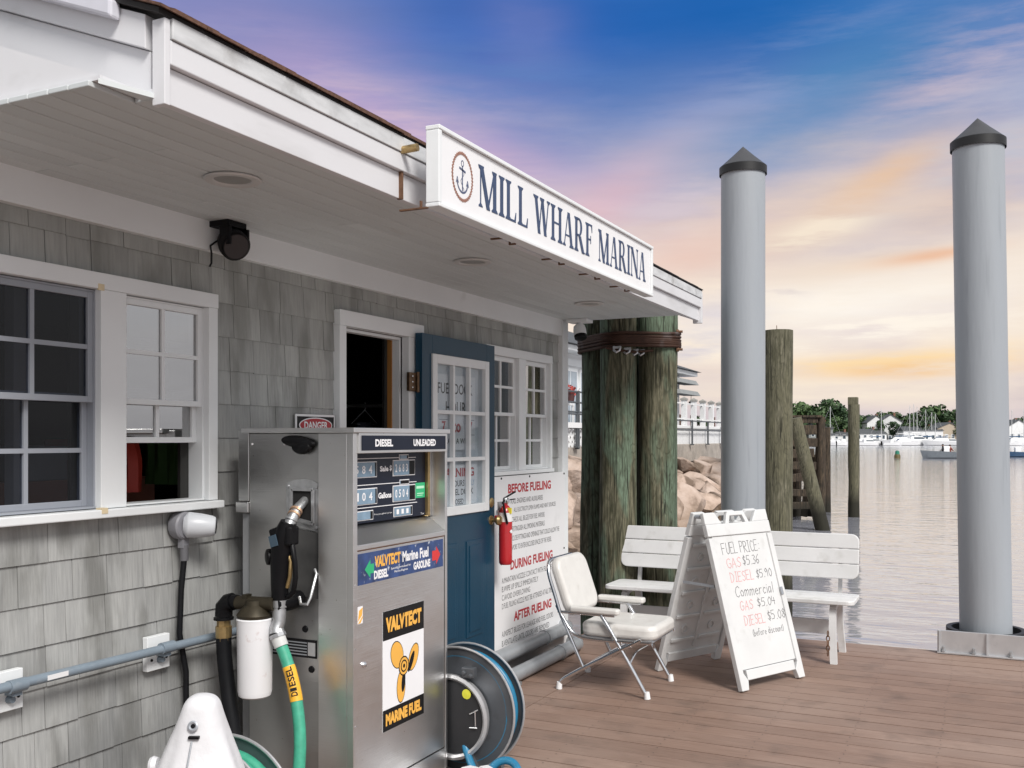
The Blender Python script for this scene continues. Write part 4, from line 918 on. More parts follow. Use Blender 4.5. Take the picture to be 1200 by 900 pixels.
# fuelling instruction banner
bn = thing('fueling_banner', 'white instruction banner with red headings on the wall right of the blue door', 'banner', (-2.79,6.1,.11))
m_ = M(); m_.box(-2.797,-2.789,5.455,6.645,.108,1.258); build('panel', m_, BANNER, bn, bevel=.0015)
X = -2.789
def bl(s, y0, y1, z, h, m=GREYINK, bold=.0): text(s, m, bn, (X, y0, z-h/2), UY, UZ, y1-y0, h, bold=bold)
bl('BEFORE FUELING', 5.70, 6.39, 1.175, .062, REDINK, .035)
for i, (s, y0_, y1_) in enumerate((('A.ALL ENGINES AND AUXILIARIES',5.735,6.25), ('ALL ELECTRICITY,OPEN FLAMES AND HEAT SOURCES',5.785,6.475), ('B.CHECK ALL BILGES FOR FUEL VAPORS',5.735,6.28), ('C.EXTINGUISH ALL SMOKING MATERIALS',5.735,6.28), ('D.CLOSE FITTINGS AND OPENINGS THAT COULD ALLOW THE',5.735,6.54), ('VAPORS TO ENTER ENCLOSED SPACES OF THE VESSEL',5.735,6.40))):
    bl(s, y0_, y1_, 1.092-i*.0605, .034)
bl('DURING FUELING', 5.735, 6.42, .677, .064, REDINK, .035)
for i, (s, y1_) in enumerate((('A.MAINTAIN NOZZLE CONTACT WITH FILL PIPE',6.40), ('B.WIPE UP SPILLS IMMEDIATELY',6.17), ('C.AVOID OVERFLOWING',6.04), ('D.FUEL FILLING NOZZLE MUST BE ATTENDED AT ALL TIMES',6.43))):
    bl(s, 5.61, y1_, .590-i*.0545, .036)
bl('AFTER FUELING', 5.785, 6.40, .335, .064, REDINK, .035)
bl('A.INSPECT BILGES FOR LEAKAGE AND FUEL ODORS', 5.61, 6.43, .248, .037); bl('B.VENTILATE UNTIL ODORS ARE REMOVED', 5.61, 6.36, .188, .037)
for (y_, z_) in ((5.60,1.245),(6.03,1.245),(6.63,1.245),(5.60,.70),(6.63,.70),(5.60,.125),(6.1,.125),(6.63,.125)):
    m_ = M(); m_.lathe([(.008,0),(.006,.004)], (X,y_,z_), UX, 8); build('screw', m_, BLACK, bn)

# fire extinguisher
fe = thing('fire_extinguisher', 'small red fire extinguisher hanging between the blue door and the banner', 'fire extinguisher', (-2.672,5.425,.73))
c = (-2.672,5.425,0)
m_ = M(); m_.lathe([(.034,.725),(.041,.735),(.0415,.76),(.0415,1.03),(.036,1.06),(.022,1.085),(.014,1.09),(.014,1.105)], c, UZ, 28); build('cylinder', m_, REDEX, fe, smooth=True)
m_ = M(); m_.lathe([(.0422,.99),(.0422,1.045)], c, UZ, 28); build('label_band', m_, PAPER, fe, smooth=True)
m_ = M(); m_.prism([(-.02,0),(0,-.012),(.02,0),(0,.012)], (c[0]+.0405,c[1]-.005,.93), UY, UZ, .002); build('label', m_, WINK, fe)
m_ = M(); m_.lathe([(.017,1.105),(.017,1.13),(.010,1.14)], c, UZ, 16); build('valve', m_, CASTAL, fe, smooth=True)
m_ = M(); m_.bar((c[0],c[1]-.01,1.135),(c[0]+.03,c[1]+.075,1.17),.016,.006); m_.bar((c[0],c[1]-.01,1.12),(c[0]+.03,c[1]+.07,1.125),.014,.006); build('handle', m_, BLACK, fe, bevel=.001)
m_ = M(); m_.lathe([(.016,0),(.017,.004),(.015,.008)], (c[0]+.016,c[1]-.004,1.117), UX, 16); build('gauge', m_, CHROME, fe, smooth=True)
m_ = M(); m_.tube([(c[0],c[1]-.02,1.12),(c[0]+.01,c[1]-.055,1.11),(c[0]+.02,c[1]-.05,1.05),(c[0]+.03,c[1]-.035,.98)],.007,8); build('hose', m_, RUBBER, fe, smooth=True)
m_ = M(); m_.box(c[0]+.02,c[0]+.046,c[1]-.02,c[1]-.005,1.04,1.075); build('tag', m_, mat('yellow_tag', (.75,.62,.04), .6), fe)
m_ = M(); m_.box(-2.715,-2.708,5.40,5.45,1.0,1.11); build('bracket', m_, RUSTBOLT, fe)

# pipes low along the wall
for (nm, lb, y0_, y1_, x_, z_, r_) in (('fuel_pipe','fat grey pipe along the wall base, upper of the two beside the banner',3.9,6.50,-2.715,.145,.047), ('fuel_pipe','fat grey pipe on the deck boards, lower of the two beside the banner',3.9,6.42,-2.600,.055,.045)):
    p_ = thing(nm, lb, 'pipe', (x_,5,z_), 'grey pipes along the wall base')
    m_ = M(); m_.tube([(x_,y0_,z_),(x_,5.0,z_),(x_,y1_,z_)],r_,18); build('tube', m_, PIPEL, p_, smooth=True)
    for yy_ in (4.95,5.32,6.1):
        m_ = M(); m_.tube([(x_,yy_,z_),(x_,yy_+.05,z_)],r_+.005,18); build('collar', m_, PIPEL, p_, smooth=True)
    m_ = M(); m_.tube([(x_,y1_,z_),(x_-.02,y1_+.06,z_-.005),(x_-.09,y1_+.075,z_-.01)],r_,14); build('elbow', m_, PIPEL, p_, smooth=True)
    m_ = M(); m_.box(x_+r_*.6,x_+r_+.012,5.36,5.39,z_-.05,z_-.03); m_.box(x_-r_,x_+r_+.01,5.30,5.33,0.002,z_-r_*.8); build('strap', m_, RUSTBOLT, p_)

# ---------------- the big hanging sign
sg = thing('marina_sign', 'long white sign reading MILL WHARF MARINA with an anchor emblem, under the roof edge', 'sign', (-1.78,4.2,2.33))
X = -1.752
m_ = M(); m_.box(-1.790,X,3.03,5.45,2.338,2.594); build('panel', m_, VINYL, sg)
for (a, c_, d, e) in ((3.005,5.475,2.596,2.612),(3.005,5.475,2.322,2.3365)):
    m_ = M(); m_.box(-1.798,-1.740,a,c_,d,e); build('frame_rail', m_, WHITE, sg, bevel=.003)
for (a, c_) in ((3.005,3.028),(5.452,5.475)):
    m_ = M(); m_.box(-1.796,-1.742,a,c_,2.337,2.595); build('frame_stile', m_, WHITE, sg, bevel=.003)
SGN = mat('sign_navy_letters', (.035,.06,.13), .5, var=.15, scale=20)
ucr = [('MILL',3.320,3.775),('WHARF',3.830,4.53),('MARINA',4.605,5.36)]
for s, a, c_ in ucr: seriftext(s, SGN, sg, (X,a,2.390), UY, UZ, c_-a, .160, 'letter')
cy, cz, ry, rz_ = 3.195, 2.470, .078, .088
for k in range(44):
    a0 = 2*math.pi*k/44; am = a0+.09
    p0 = (cy+ry*math.cos(a0)*.93, cz+rz_*math.sin(a0)*.93); p1 = (cy+ry*math.cos(am+.09)*1.04, cz+rz_*math.sin(am+.09)*1.04)
    m_ = M(); d = Vector((p1[0]-p0[0], p1[1]-p0[1])).normalized(); n_ = Vector((-d.y, d.x))*.0034
    m_.prism([(p0[0]-n_.x,p0[1]-n_.y),(p1[0]-n_.x,p1[1]-n_.y),(p1[0]+n_.x,p1[1]+n_.y),(p0[0]+n_.x,p0[1]+n_.y)], (X,0,0), UY, UZ, .0014)
    build('rope_strand', m_, ROPE, sg)
ai = mat('anchor_line', (.08,.10,.18), .5)
def sline(pts, wd, nm='anchor_line', mm=ai, o=(X,0,0), par=sg, th=.001):
    m_ = M()
    for i, (p, q) in enumerate(zip(pts, pts[1:])):
        p = Vector(p); q = Vector(q); d = (q-p).normalized(); n_ = Vector((-d.y, d.x))*wd/2
        m_.prism([tuple(p-n_),tuple(q-n_),tuple(q+n_),tuple(p+n_)], o, UY, UZ, th+.00003*(i % 7))
    return build(nm, m_, mm, par)
sline([(cy,cz-.052),(cy,cz+.040)], .006); sline([(cy-.024,cz+.030),(cy+.024,cz+.022)], .008)
sline([(cy+.009*math.cos(k*math.pi/5), cz+.050+.011*math.sin(k*math.pi/5)) for k in range(11)], .003)
sline([(cy-.040*math.cos(k*math.pi/10)*1.0, cz-.018-.040*math.sin(k*math.pi/10)) for k in range(11)], .007)
sline([(cy-.048,cz-.03),(cy-.040,cz-.006),(cy-.030,cz-.028)], .003); sline([(cy+.048,cz-.03),(cy+.040,cz-.006),(cy+.030,cz-.028)], .003)
sline([(cy+.02*math.sin(k*.9)*(.6), cz+.03-.009*k) for k in range(10)], .0022)
for yb_ in (3.0,3.72,4.25,4.72,5.18):
    m_ = M(); m_.bar((-1.90,yb_,2.36),(-1.90,yb_,2.55),.02,.012,(0,1,0)) if yb_ == 3.0 else m_.box(-1.901,-1.81,yb_-.006,yb_+.006,2.3455,2.352)
    m_.box(-1.815 if yb_ > 3.1 else -1.90,-1.785,yb_-.006,yb_+.006,2.316,2.3215); m_.box(-1.815,-1.81,yb_-.006,yb_+.006,2.3215,2.345)
    build('bracket', m_, RUST, sg)
m_ = M(); m_.tube([(-1.90,2.985,2.53),(-1.82,2.99,2.535)],.014,10); build('bolt', m_, BRASS, sg, smooth=True)

# ================================================================== the fuel pump
pu = thing('fuel_pump', 'stainless steel two-product fuel pump with navy dials and stickers, nozzle on its left side', 'fuel pump', (-2.39,3.4,0))
XF = -2.13
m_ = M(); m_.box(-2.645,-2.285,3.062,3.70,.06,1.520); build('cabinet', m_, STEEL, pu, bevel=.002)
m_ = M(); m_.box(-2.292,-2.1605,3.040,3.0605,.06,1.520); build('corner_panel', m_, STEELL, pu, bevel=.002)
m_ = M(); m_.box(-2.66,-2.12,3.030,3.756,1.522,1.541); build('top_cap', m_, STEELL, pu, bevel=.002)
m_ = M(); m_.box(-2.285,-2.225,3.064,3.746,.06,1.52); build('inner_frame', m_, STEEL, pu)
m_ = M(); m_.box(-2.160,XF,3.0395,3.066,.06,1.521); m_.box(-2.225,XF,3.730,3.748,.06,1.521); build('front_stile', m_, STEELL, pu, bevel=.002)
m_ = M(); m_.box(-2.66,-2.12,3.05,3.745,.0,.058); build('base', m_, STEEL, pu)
# rear hood seen at the left edge
m_ = M(); m_.box(-2.70,-2.647,3.06,3.72,1.25,1.535); build('rear_bezel', m_, STEEL, pu, bevel=.003)
m_ = M(); m_.box(-2.71,-2.647,3.055,3.72,1.205,1.247); build('rear_ledge', m_, STEELL, pu, bevel=.003)
m_ = M(); m_.box(-2.69,-2.647,3.075,3.70,.06,1.20); build('rear_panel', m_, mat('grey_rear_panel', (.26,.27,.28), .5, .3), pu)
# header
m_ = M(); m_.box(-2.19,-2.122,3.066,3.730,1.444,1.5215); build('header_frame', m_, STEELL, pu, bevel=.002)
m_ = M(); m_.box(-2.122,-2.119,3.082,3.714,1.4545,1.512); build('header_plate', m_, PANELNAVY, pu, bevel=.001)
text('DIESEL', WINK, pu, (-2.119,3.168,1.469), UY, UZ, .125, .029, bold=.045)
text('UNLEADED', WINK, pu, (-2.119,3.447,1.469), UY, UZ, .180, .029, bold=.045)
# dial recess
XD = -2.205
m_ = M(); m_.box(-2.222,XD,3.068,3.684,1.168,1.442); DP = build('dial_plate', m_, PANELNAVY, pu)
m_ = M(); m_.box(-2.222,-2.19,3.685,3.703,1.163,1.442); build('dial_trim', m_, BRASS, pu, bevel=.002)
m_ = M(); m_.box(-2.222,-2.2,3.704,3.729,1.163,1.442); build('side_liner', m_, STEEL, pu)
m_ = M(); m_.add([(-2.222,3.067,1.166),(-2.222,3.729,1.166),(-2.132,3.729,1.098),(-2.132,3.067,1.098),(-2.222,3.067,1.09),(-2.222,3.729,1.09),(-2.132,3.729,1.085),(-2.132,3.067,1.085)], [(0,3,2,1),(4,5,6,7),(0,1,5,4),(1,2,6,5),(2,3,7,6),(3,0,4,7)]); build('sill_tray', m_, STEEL, pu)
def dial(y0, y1, z0, z1, digits, dark=.3, dh=None):
    m_ = M(); m_.box(XD,XD+.002,y0,y1,z0,z1); d = build('dial_frame', m_, WINK, DP)
    e = .0035; m_ = M(); m_.box(XD+.002,XD+.0032,y0+e,y1-e,z0+e,z1-e); build('dial_window', m_, BLACK, DP)
    f = y1-e-(y1-y0)*dark; m_ = M(); m_.box(XD+.0032,XD+.0044,y0+e,f,z0+e,z1-e); build('dial_glass', m_, LCD, DP)
    if digits:
        n_ = len(digits); h = dh or (z1-z0)*.5; sp_ = (f-y0-e)/(n_+.3)
        for i, ch in enumerate(digits):
            text(ch, WINK, DP, (XD+.0044, y0+e+sp_*(i+.35), (z0+z1)/2-h/2), UY, UZ, sp_*.5, h, name='digit', bold=.02)
dial(3.085,3.305,1.346,1.409,'1584', .06); dial(3.424,3.596,1.345,1.411,'2683', .27)
dial(3.085,3.307,1.239,1.304,'0104', .06); dial(3.424,3.599,1.238,1.306,'0504', .27)
dial(3.085,3.279,1.178,1.216,'', .1); dial(3.430,3.575,1.176,1.217,'111', .1, .02)
dial(3.472,3.544,1.412,1.434,'', .18); dial(3.476,3.550,1.308,1.329,'', .95)
for (a, c_, z_) in ((3.075,3.472,1.421),(3.544,3.605,1.420),(3.075,3.476,1.317),(3.550,3.61,1.316),(3.075,3.615,1.2275)):
    m_ = M(); m_.box(XD,XD+.0015,a,c_,z_-.0014,z_+.0014); build('panel_line', m_, WINK, DP)
text('Sale', WINK, DP, (XD,3.330,1.367), UY, UZ, .062, .022, bold=.04); text('$', WINK, DP, (XD,3.401,1.366), UY, UZ, .016, .025, bold=.03)
text('Gallons', WINK, DP, (XD,3.318,1.258), UY, UZ, .096, .024, bold=.04)
text('Price per gallon incl tax', WINK, DP, (XD,3.288,1.192), UY, UZ, .13, .008)
text('Tax', WINK, DP, (XD,3.645,1.172), UY, UZ, .03, .008)
m_ = M(); m_.box(XD,XD+.001,3.603,3.680,1.245,1.310); gs = build('inspection_sticker', m_, GREENINK, DP)
m_ = M(); m_.box(XD+.001,XD+.0014,3.61,3.673,1.285,1.296); m_.box(XD+.001,XD+.0014,3.615,3.668,1.262,1.266); m_.box(XD+.001,XD+.0014,3.615,3.66,1.254,1.257); build('sticker_print', m_, mat('pale_green_print', (.45,.75,.55), .6), gs)
# lower door
m_ = M(); m_.box(-2.15,-2.131,3.0665,3.7295,1.0775,1.0975); build('waist_rail', m_, STEELL, pu, bevel=.002)
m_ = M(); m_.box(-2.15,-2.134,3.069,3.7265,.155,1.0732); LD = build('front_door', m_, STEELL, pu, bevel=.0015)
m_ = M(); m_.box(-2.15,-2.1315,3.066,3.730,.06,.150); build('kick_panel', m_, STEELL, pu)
m_ = M(); m_.box(-2.149,-2.1345,3.066,3.0685,.15,1.095); m_.box(-2.149,-2.1345,3.7268,3.7298,.15,1.095); m_.box(-2.149,-2.1345,3.066,3.73,.1505,.1545); build('door_gap', m_, BLACK, pu)
XL = -2.1338
def seam(): pass
m_ = M(); m_.box(XL-.003,XL+.0008,3.070,3.7262,1.0735,1.0772); build('door_shadow_gap', m_, RUST, pu)
# banner sticker
XS = XL+.0008
m_ = M(); m_.box(XL,XS,3.073,3.715,.945,1.064); bs = build('brand_banner', m_, mat('splash_navy_print', (.03,.06,.17), .45, var=.5, scale=14, dirt=(.75,.8,.85), dirt_lo=.60, dirt_amt=.95, dscale=38), LD)
text('VALVTECT', ORINK, bs, (XS,3.185,1.000), UY, UZ, .185, .045, bold=.05)
text('Marine Fuel', WINK, bs, (XS,3.385,1.000), UY, UZ, .205, .043, bold=.04)
text('DIESEL', WINK, bs, (XS,3.180,.955), UY, UZ, .10, .034, bold=.05)
text('Specially formulated for', WINK, bs, (XS,3.300,.977), UY, UZ, .15, .011, bold=.01); text('Marine Engines', WINK, bs, (XS,3.325,.962), UY, UZ, .10, .011, bold=.01)
text('GASOLINE', WINK, bs, (XS,3.470,.957), UY, UZ, .135, .033, bold=.05)
m_ = M(); m_.prism([(3.118,1.0),(3.155,1.035),(3.155,1.018),(3.180,1.018),(3.180,.982),(3.155,.982),(3.155,.965)][::-1], (XS,0,0), UY, UZ, .0006); build('green_arrow', m_, GREENINK, bs)
m_ = M(); m_.prism([(3.690,1.0),(3.655,1.038),(3.655,1.02),(3.622,1.02),(3.622,.978),(3.655,.978),(3.655,.96)], (XS,0,0), UY, UZ, .0006); build('red_arrow', m_, REDARR, bs)
# propeller sticker
m_ = M(); m_.box(XL,XS,3.242,3.552,.346,.819); ps = build('fuel_sticker', m_, WINK, LD)
for za_, zb_ in ((.704,.819),(.346,.430)): m_ = M(); m_.box(XS,XS+.0004,3.242,3.552,za_,zb_); build('black_band', m_, INK, ps)
text('VALVTECT', ORINK, ps, (XS+.0004,3.262,.732), UY, UZ, .27, .062, bold=.06)
text('MARINE FUEL', ORINK, ps, (XS+.0004,3.262,.365), UY, UZ, .27, .048, bold=.06)
PC = (3.395,.578)
def blade(pts, m, d): 
    q = M(); q.prism(pts, (XS,0,0), UY, UZ, d); build('propeller_blade', q, m, ps)
def ell(cx, cy, rx, ry, rot, n=20): 
    return [(cx+rx*math.cos(2*math.pi*k/n)*math.cos(rot)-ry*math.sin(2*math.pi*k/n)*math.sin(rot), cy+rx*math.cos(2*math.pi*k/n)*math.sin(rot)+ry*math.sin(2*math.pi*k/n)*math.cos(rot)) for k in range(n)]
for (cx, cz_, rx, rz2, rot) in ((3.345,.632,.055,.043,R(115)),(3.470,.600,.055,.032,R(62)),(3.375,.498,.062,.030,R(88))):
    blade(ell(cx,cz_,rx+.004,rz2+.003,rot), INK, .0005); blade(ell(cx,cz_,rx,rz2,rot), ORINK, .0008)
blade(ell(3.452,.585,.045,.014,R(60)), INK, .0010); blade(ell(3.392,.515,.042,.014,R(82)), INK, .0010)
for r_, mm, d in ((.038,INK,.0012),(.033,ORINK,.0014),(.024,INK,.0016),(.018,ORINK,.0018),(.008,INK,.0020)): blade(ell(PC[0],PC[1],r_,r_*1.05,0), mm, d)
m_ = M(); m_.box(XL,XL+.0006,3.072,3.105,.80,.865); q_ = build('corner_sticker', m_, WINK, LD)
m_ = M(); m_.prism([(3.073,.81),(3.10,.83),(3.104,.86),(3.08,.85)], (XL+.0006,0,0), UY, UZ, .0004); m_.prism([(3.073,.802),(3.09,.802),(3.104,.82),(3.104,.828)], (XL+.0006,0,0), UY, UZ, .0004); build('sticker_print', m_, ORINK, q_)
m_ = M(); m_.lathe([(.011,0),(.011,.007),(.007,.010),(0,.011)], (XL,3.112,.640), UX, 16); build('door_lock', m_, CHROME, LD, smooth=True)
for z_ in (.42,.71,.95,.235):
    m_ = M(); m_.lathe([(.0035,0),(.002,.0015)], (XF,3.052,z_), UX, 8); build('rivet', m_, RUSTBOLT, pu)
# left face: nozzle pocket
YL = 3.062
m_ = M(); m_.prism([(-2.458,1.165),(-2.298,1.140),(-2.298,1.328),(-2.335,1.338),(-2.378,1.345),(-2.425,1.338),(-2.458,1.325)], (0,YL-.0,0), UX, UZ, .006)
build('pocket_plate', m_, CASTAL, pu, bevel=.002)
m_ = M(); m_.prism([(-2.428,1.195),(-2.325,1.175),(-2.325,1.305),(-2.428,1.305)], (0,YL-.0061,0), UX, UZ, .0012); build('pocket_hole', m_, mat('pocket_dark', (.01,.01,.01), .9), pu)
m_ = M()
for a_, c_ in (((-2.428,1.305),(-2.325,1.305)),((-2.428,1.19),(-2.428,1.305)),((-2.325,1.175),(-2.325,1.305)),((-2.428,1.193),(-2.325,1.174))):
    m_.bar((a_[0],YL-.012,a_[1]),(c_[0],YL-.012,c_[1]),.014,.006,(0,1,0))
build('pocket_lip', m_, CASTAL, pu, bevel=.001)
for x_, z_ in ((-2.447,1.315),(-2.31,1.315),(-2.31,1.158),(-2.447,1.178)):
    m_ = M(); m_.lathe([(.007,0),(.006,.004),(0,.005)], (x_,YL-.006,z_), (0,-1,0), 10); build('screw', m_, RUSTBOLT, pu, smooth=True)
# black protective hood bump near the top
m_ = M(); m_.lathe([(0,.0),(.072,.002),(.082,.010),(.074,.022),(.04,.030),(0,.032)], (-2.395,YL,1.487), (0,-1,0), 28); m_.v = [(x, y, 1.487+(z-1.487)*.30-(x+2.395)*.10) for x, y, z in m_.v]; build('lamp_hood', m_, BLACK, pu, smooth=True)
m_ = M(); m_.lathe([(0,.0),(.045,.002),(.048,.010),(.04,.02),(0,.027)], (-2.375,YL-.006,1.468), (0,-1,0), 24); m_.v = [(x, y, 1.468+(z-1.468)*.6) for x, y, z in m_.v]; build('lamp_hood', m_, BLACK, pu, smooth=True)
for x_ in (-2.64,-2.48):
    m_ = M(); m_.lathe([(.005,0),(.004,.003),(0,.004)], (x_+.01,YL,1.478), (0,-1,0), 10); build('rivet', m_, WINK, pu)
m_ = M(); m_.prism([(-2.445,.895),(-2.302,.885),(-2.302,1.135),(-2.445,1.16)], (0,YL-.0,0), UX, UZ, .003); build('splash_plate', m_, mat('dark_worn_plate', (.13,.13,.13), .45, .6, var=.3, scale=8), pu)
# maker's plate
m_ = M(); m_.box(-2.53,-2.315,YL-.003,YL,.655,.725); q_ = build('data_plate', m_, INK, pu)
for i in range(5):
    m_ = M(); m_.box(-2.525+.0*i,-2.36,YL-.0036,YL-.003,.664+i*.0115,.668+i*.0115); build('plate_print', m_, GREYM, q_)
m_ = M(); m_.box(-2.355,-2.32,YL-.0036,YL-.003,.664,.715); build('plate_print', m_, ALPL, q_)
for x_, z_ in ((-2.34,.612),(-2.37,.765)):
    m_ = M(); m_.lathe([(.014,0),(.012,.005),(0,.006)], (x_,YL,z_), (0,-1,0), 12); build('plug', m_, BLACK, pu, smooth=True)
# nozzle
nzl = thing('fuel_nozzle', 'black diesel nozzle hanging in the pocket on the pump side', 'nozzle', (-2.40,2.95,1.05))
m_ = M(); m_.tube([(-2.368,3.058,1.262),(-2.360,3.01,1.240),(-2.354,2.972,1.212),(-2.360,2.95,1.170)],[.017,.018,.021,.023],16); build('spout', m_, CASTAL, nzl, smooth=True)
for (p, q) in (((-2.357,2.992,1.229),(-2.356,2.985,1.223)),((-2.355,2.976,1.215),(-2.354,2.970,1.209)),((-2.355,2.962,1.199),(-2.356,2.959,1.193))):
    m_ = M(); m_.tube([p,q],.0245,16); build('spout_ring', m_, mat('spout_copper', (.55,.36,.24), .4, .6) if p[2] > 1.21 else RUSTBOLT, nzl, smooth=True)
m_ = M(); m_.tube([(-2.361,2.95,1.188),(-2.370,2.95,1.16),(-2.386,2.95,1.115),(-2.397,2.95,1.04),(-2.402,2.95,.96),(-2.402,2.95,.893)],[.030,.038,.043,.040,.034,.031],18); build('body', m_, BLACK, nzl, smooth=True)
m_ = M(); m_.box(-2.335,-2.36,2.918,2.982,1.10,1.172); m_.obox((-2.405,2.95,1.145), (1,0,.35), (0,1,0), (-.35,0,1), .022,.034,.020); build('shoulder', m_, BLACK, nzl, bevel=.008)
m_ = M(); m_.lathe([(.030,-.02),(.032,.0),(.030,.022),(.02,.026)], (-2.440,2.955,1.052), Vector((-.6,-.8,0)), 20); build('side_cap', m_, BLACK, nzl, smooth=True)
m_ = M(); m_.tube([(-2.375,2.95,1.12),(-2.345,2.95,1.10),(-2.332,2.95,1.04),(-2.328,2.95,.98),(-2.338,2.95,.925),(-2.365,2.95,.905)],[.013,.012,.010,.010,.010,.010],10); build('trigger_guard', m_, BLACK, nzl, smooth=True)
m_ = M(); m_.tube([(-2.365,2.95,1.07),(-2.350,2.95,1.04),(-2.355,2.95,.98),(-2.368,2.95,.94)],.008,10); build('trigger', m_, BRASS, nzl, smooth=True)
m_ = M(); m_.obox((-2.398,2.907,1.118), (1,-.1,.3), (-.1,-1,0), (-.3,0,1), .019,.0015,.021); q_ = build('label', m_, mat('blue_grey_label', (.05,.085,.12), .5), nzl)
m_ = M(); m_.tube([(-2.35,3.0,.90),(-2.335,2.99,.875),(-2.305,2.99,.875),(-2.298,3.0,.90),(-2.300,3.04,.985),(-2.315,3.05,1.0)],.006,8); build('cradle_hook', m_, CASTAL, nzl, smooth=True)
ho = thing('diesel_hose', 'green diesel hose with a grey swivel and an orange label below the nozzle', 'hose', (-2.38,2.93,.6))
m_ = M(); m_.tube([(-2.402,2.95,.896),(-2.402,2.948,.865)],.030,18); m_.tube([(-2.402,2.948,.868),(-2.402,2.945,.838),(-2.397,2.94,.815),(-2.405,2.935,.79),(-2.398,2.93,.768)],[.026,.026,.024,.027,.029],16); m_.tube([(-2.398,2.93,.768),(-2.392,2.93,.755)],.031,8); build('swivel', m_, CASTAL, ho, smooth=True, ang=25)
m_ = M(); m_.tube([(-2.394,2.93,.756),(-2.378,2.93,.722)],.027,16); build('crimp_sleeve', m_, mat('pale_sleeve', (.55,.56,.55), .5), ho, smooth=True)
HP = [(-2.379,2.93,.724),(-2.355,2.93,.675),(-2.325,2.925,.61),(-2.296,2.915,.53),(-2.27,2.90,.43),(-2.255,2.88,.33),(-2.25,2.85,.20),(-2.26,2.79,.08),(-2.29,2.68,.035),(-2.30,2.5,.03),(-2.2,2.34,.03)]
def smoothpath(P, k=5):
    out = []
    P = [Vector(p) for p in P]
    for i in range(len(P)-1):
        p0 = P[max(i-1,0)]; p1 = P[i]; p2 = P[i+1]; p3 = P[min(i+2,len(P)-1)]
        for j in range(k):
            t = j/k; out.append(.5*((2*p1)+(p2-p0)*t+(2*p0-5*p1+4*p2-p3)*t*t+(3*p1-p0-3*p2+p3)*t*t*t))
    out.append(P[-1]); return out
hp = smoothpath(HP)
m_ = M(); m_.tube(hp, .0225, 16); build('hose_wall', m_, GREENHOSE, ho, smooth=True)
lp = hp[7:16]
m_ = M(); m_.tube(lp, .0240, 18); lb = build('orange_label', m_, ORDARK, ho, smooth=True)
# DIESEL running along the label, wrapped on the side facing the viewer
def along(path, s):
    tot = 0
    for a_, c_ in zip(path, path[1:]):
        l_ = (c_-a_).length
        if tot+l_ >= s: return a_+(c_-a_)*((s-tot)/l_), (c_-a_).normalized()
        tot += l_
    return path[-1], (path[-1]-path[-2]).normalized()
L_ = sum((c_-a_).length for a_, c_ in zip(lp, lp[1:]))
view = Vector((.55,-.83,0))
for i, ch in enumerate('LESEID'):
    p, t_ = along(lp, L_*(.10+.14*i)+.001); up = -t_; side = view
    # letters read upwards along the hose: ux runs up the hose
    ux = -t_; nn = (view-ux*view.dot(ux)).normalized(); uy = nn.cross(ux)
    for sgn in (0,):
        o = p+t_*.013*0.5+nn*.0238-uy*.012
        text(ch, INK, lb, o, ux, uy, .0115 if ch == 'I' else .016, .024, name='letter', bold=.02, th=.0012)
# filter canister and plumbing
fi = thing('fuel_filter', 'white spin-on fuel filter canister with brass head left of the nozzle', 'filter', (-2.50,2.91,.65))
m_ = M(); m_.lathe([(.050,.525),(.060,.532),(.064,.55),(.067,.81),(.069,.820),(.064,.824)], (-2.492,2.915,0), UZ, 32); build('canister', m_, FILT, fi, smooth=True)
m_ = M(); m_.lathe([(.064,.824),(.068,.836),(.052,.858),(.036,.872),(.034,.89),(.0,.892)], (-2.492,2.915,0), UZ, 28); m_.tube([(-2.58,2.915,.875),(-2.41,2.93,.878)],.026,14); m_.box(-2.54,-2.52,2.90,2.93,.885,.91); build('head', m_, mat('stained_brass_head', (.05,.042,.028), .45, .6, var=.5, scale=12), fi, smooth=True)
m_ = M(); m_.tube([(-2.41,2.93,.878),(-2.39,2.99,.88),(-2.40,3.06,.88)],[.030,.034,.034],14); build('outlet_elbow', m_, BLACK, fi, smooth=True)
m_ = M(); m_.tube([(-2.575,2.915,.875),(-2.60,2.915,.876)],.028,12); m_.tube([(-2.60,2.915,.876),(-2.62,2.913,.872),(-2.637,2.91,.855),(-2.640,2.91,.82)],[.034,.034,.034,.033],16); m_.tube([(-2.640,2.91,.815),(-2.640,2.91,.805)],.038,16); build('inlet_elbow', m_, BLACK, fi, smooth=True)
m_ = M(); m_.tube([(-2.640,2.91,.806),(-2.640,2.91,.78)],.026,8); m_.tube([(-2.640,2.91,.78),(-2.640,2.91,.738)],.031,14); m_.tube([(-2.640,2.91,.745),(-2.640,2.91,.725)],.029,6); build('brass_coupling', m_, BRASS, fi, smooth=True, ang=25)
bh = smoothpath([(-2.640,2.91,.735),(-2.636,2.91,.66),(-2.622,2.91,.56),(-2.60,2.905,.45),(-2.575,2.90,.34),(-2.54,2.89,.22),(-2.5,2.86,.10),(-2.42,2.78,.04),(-2.3,2.62,.035)])
m_ = M(); m_.tube(bh, .029, 16); tag(build('supply_hose', m_, RUBBER, None, smooth=True, loc=(-2.64,2.91,0)), 'thick black rubber hose curving down from the brass coupling of the filter', 'hose')

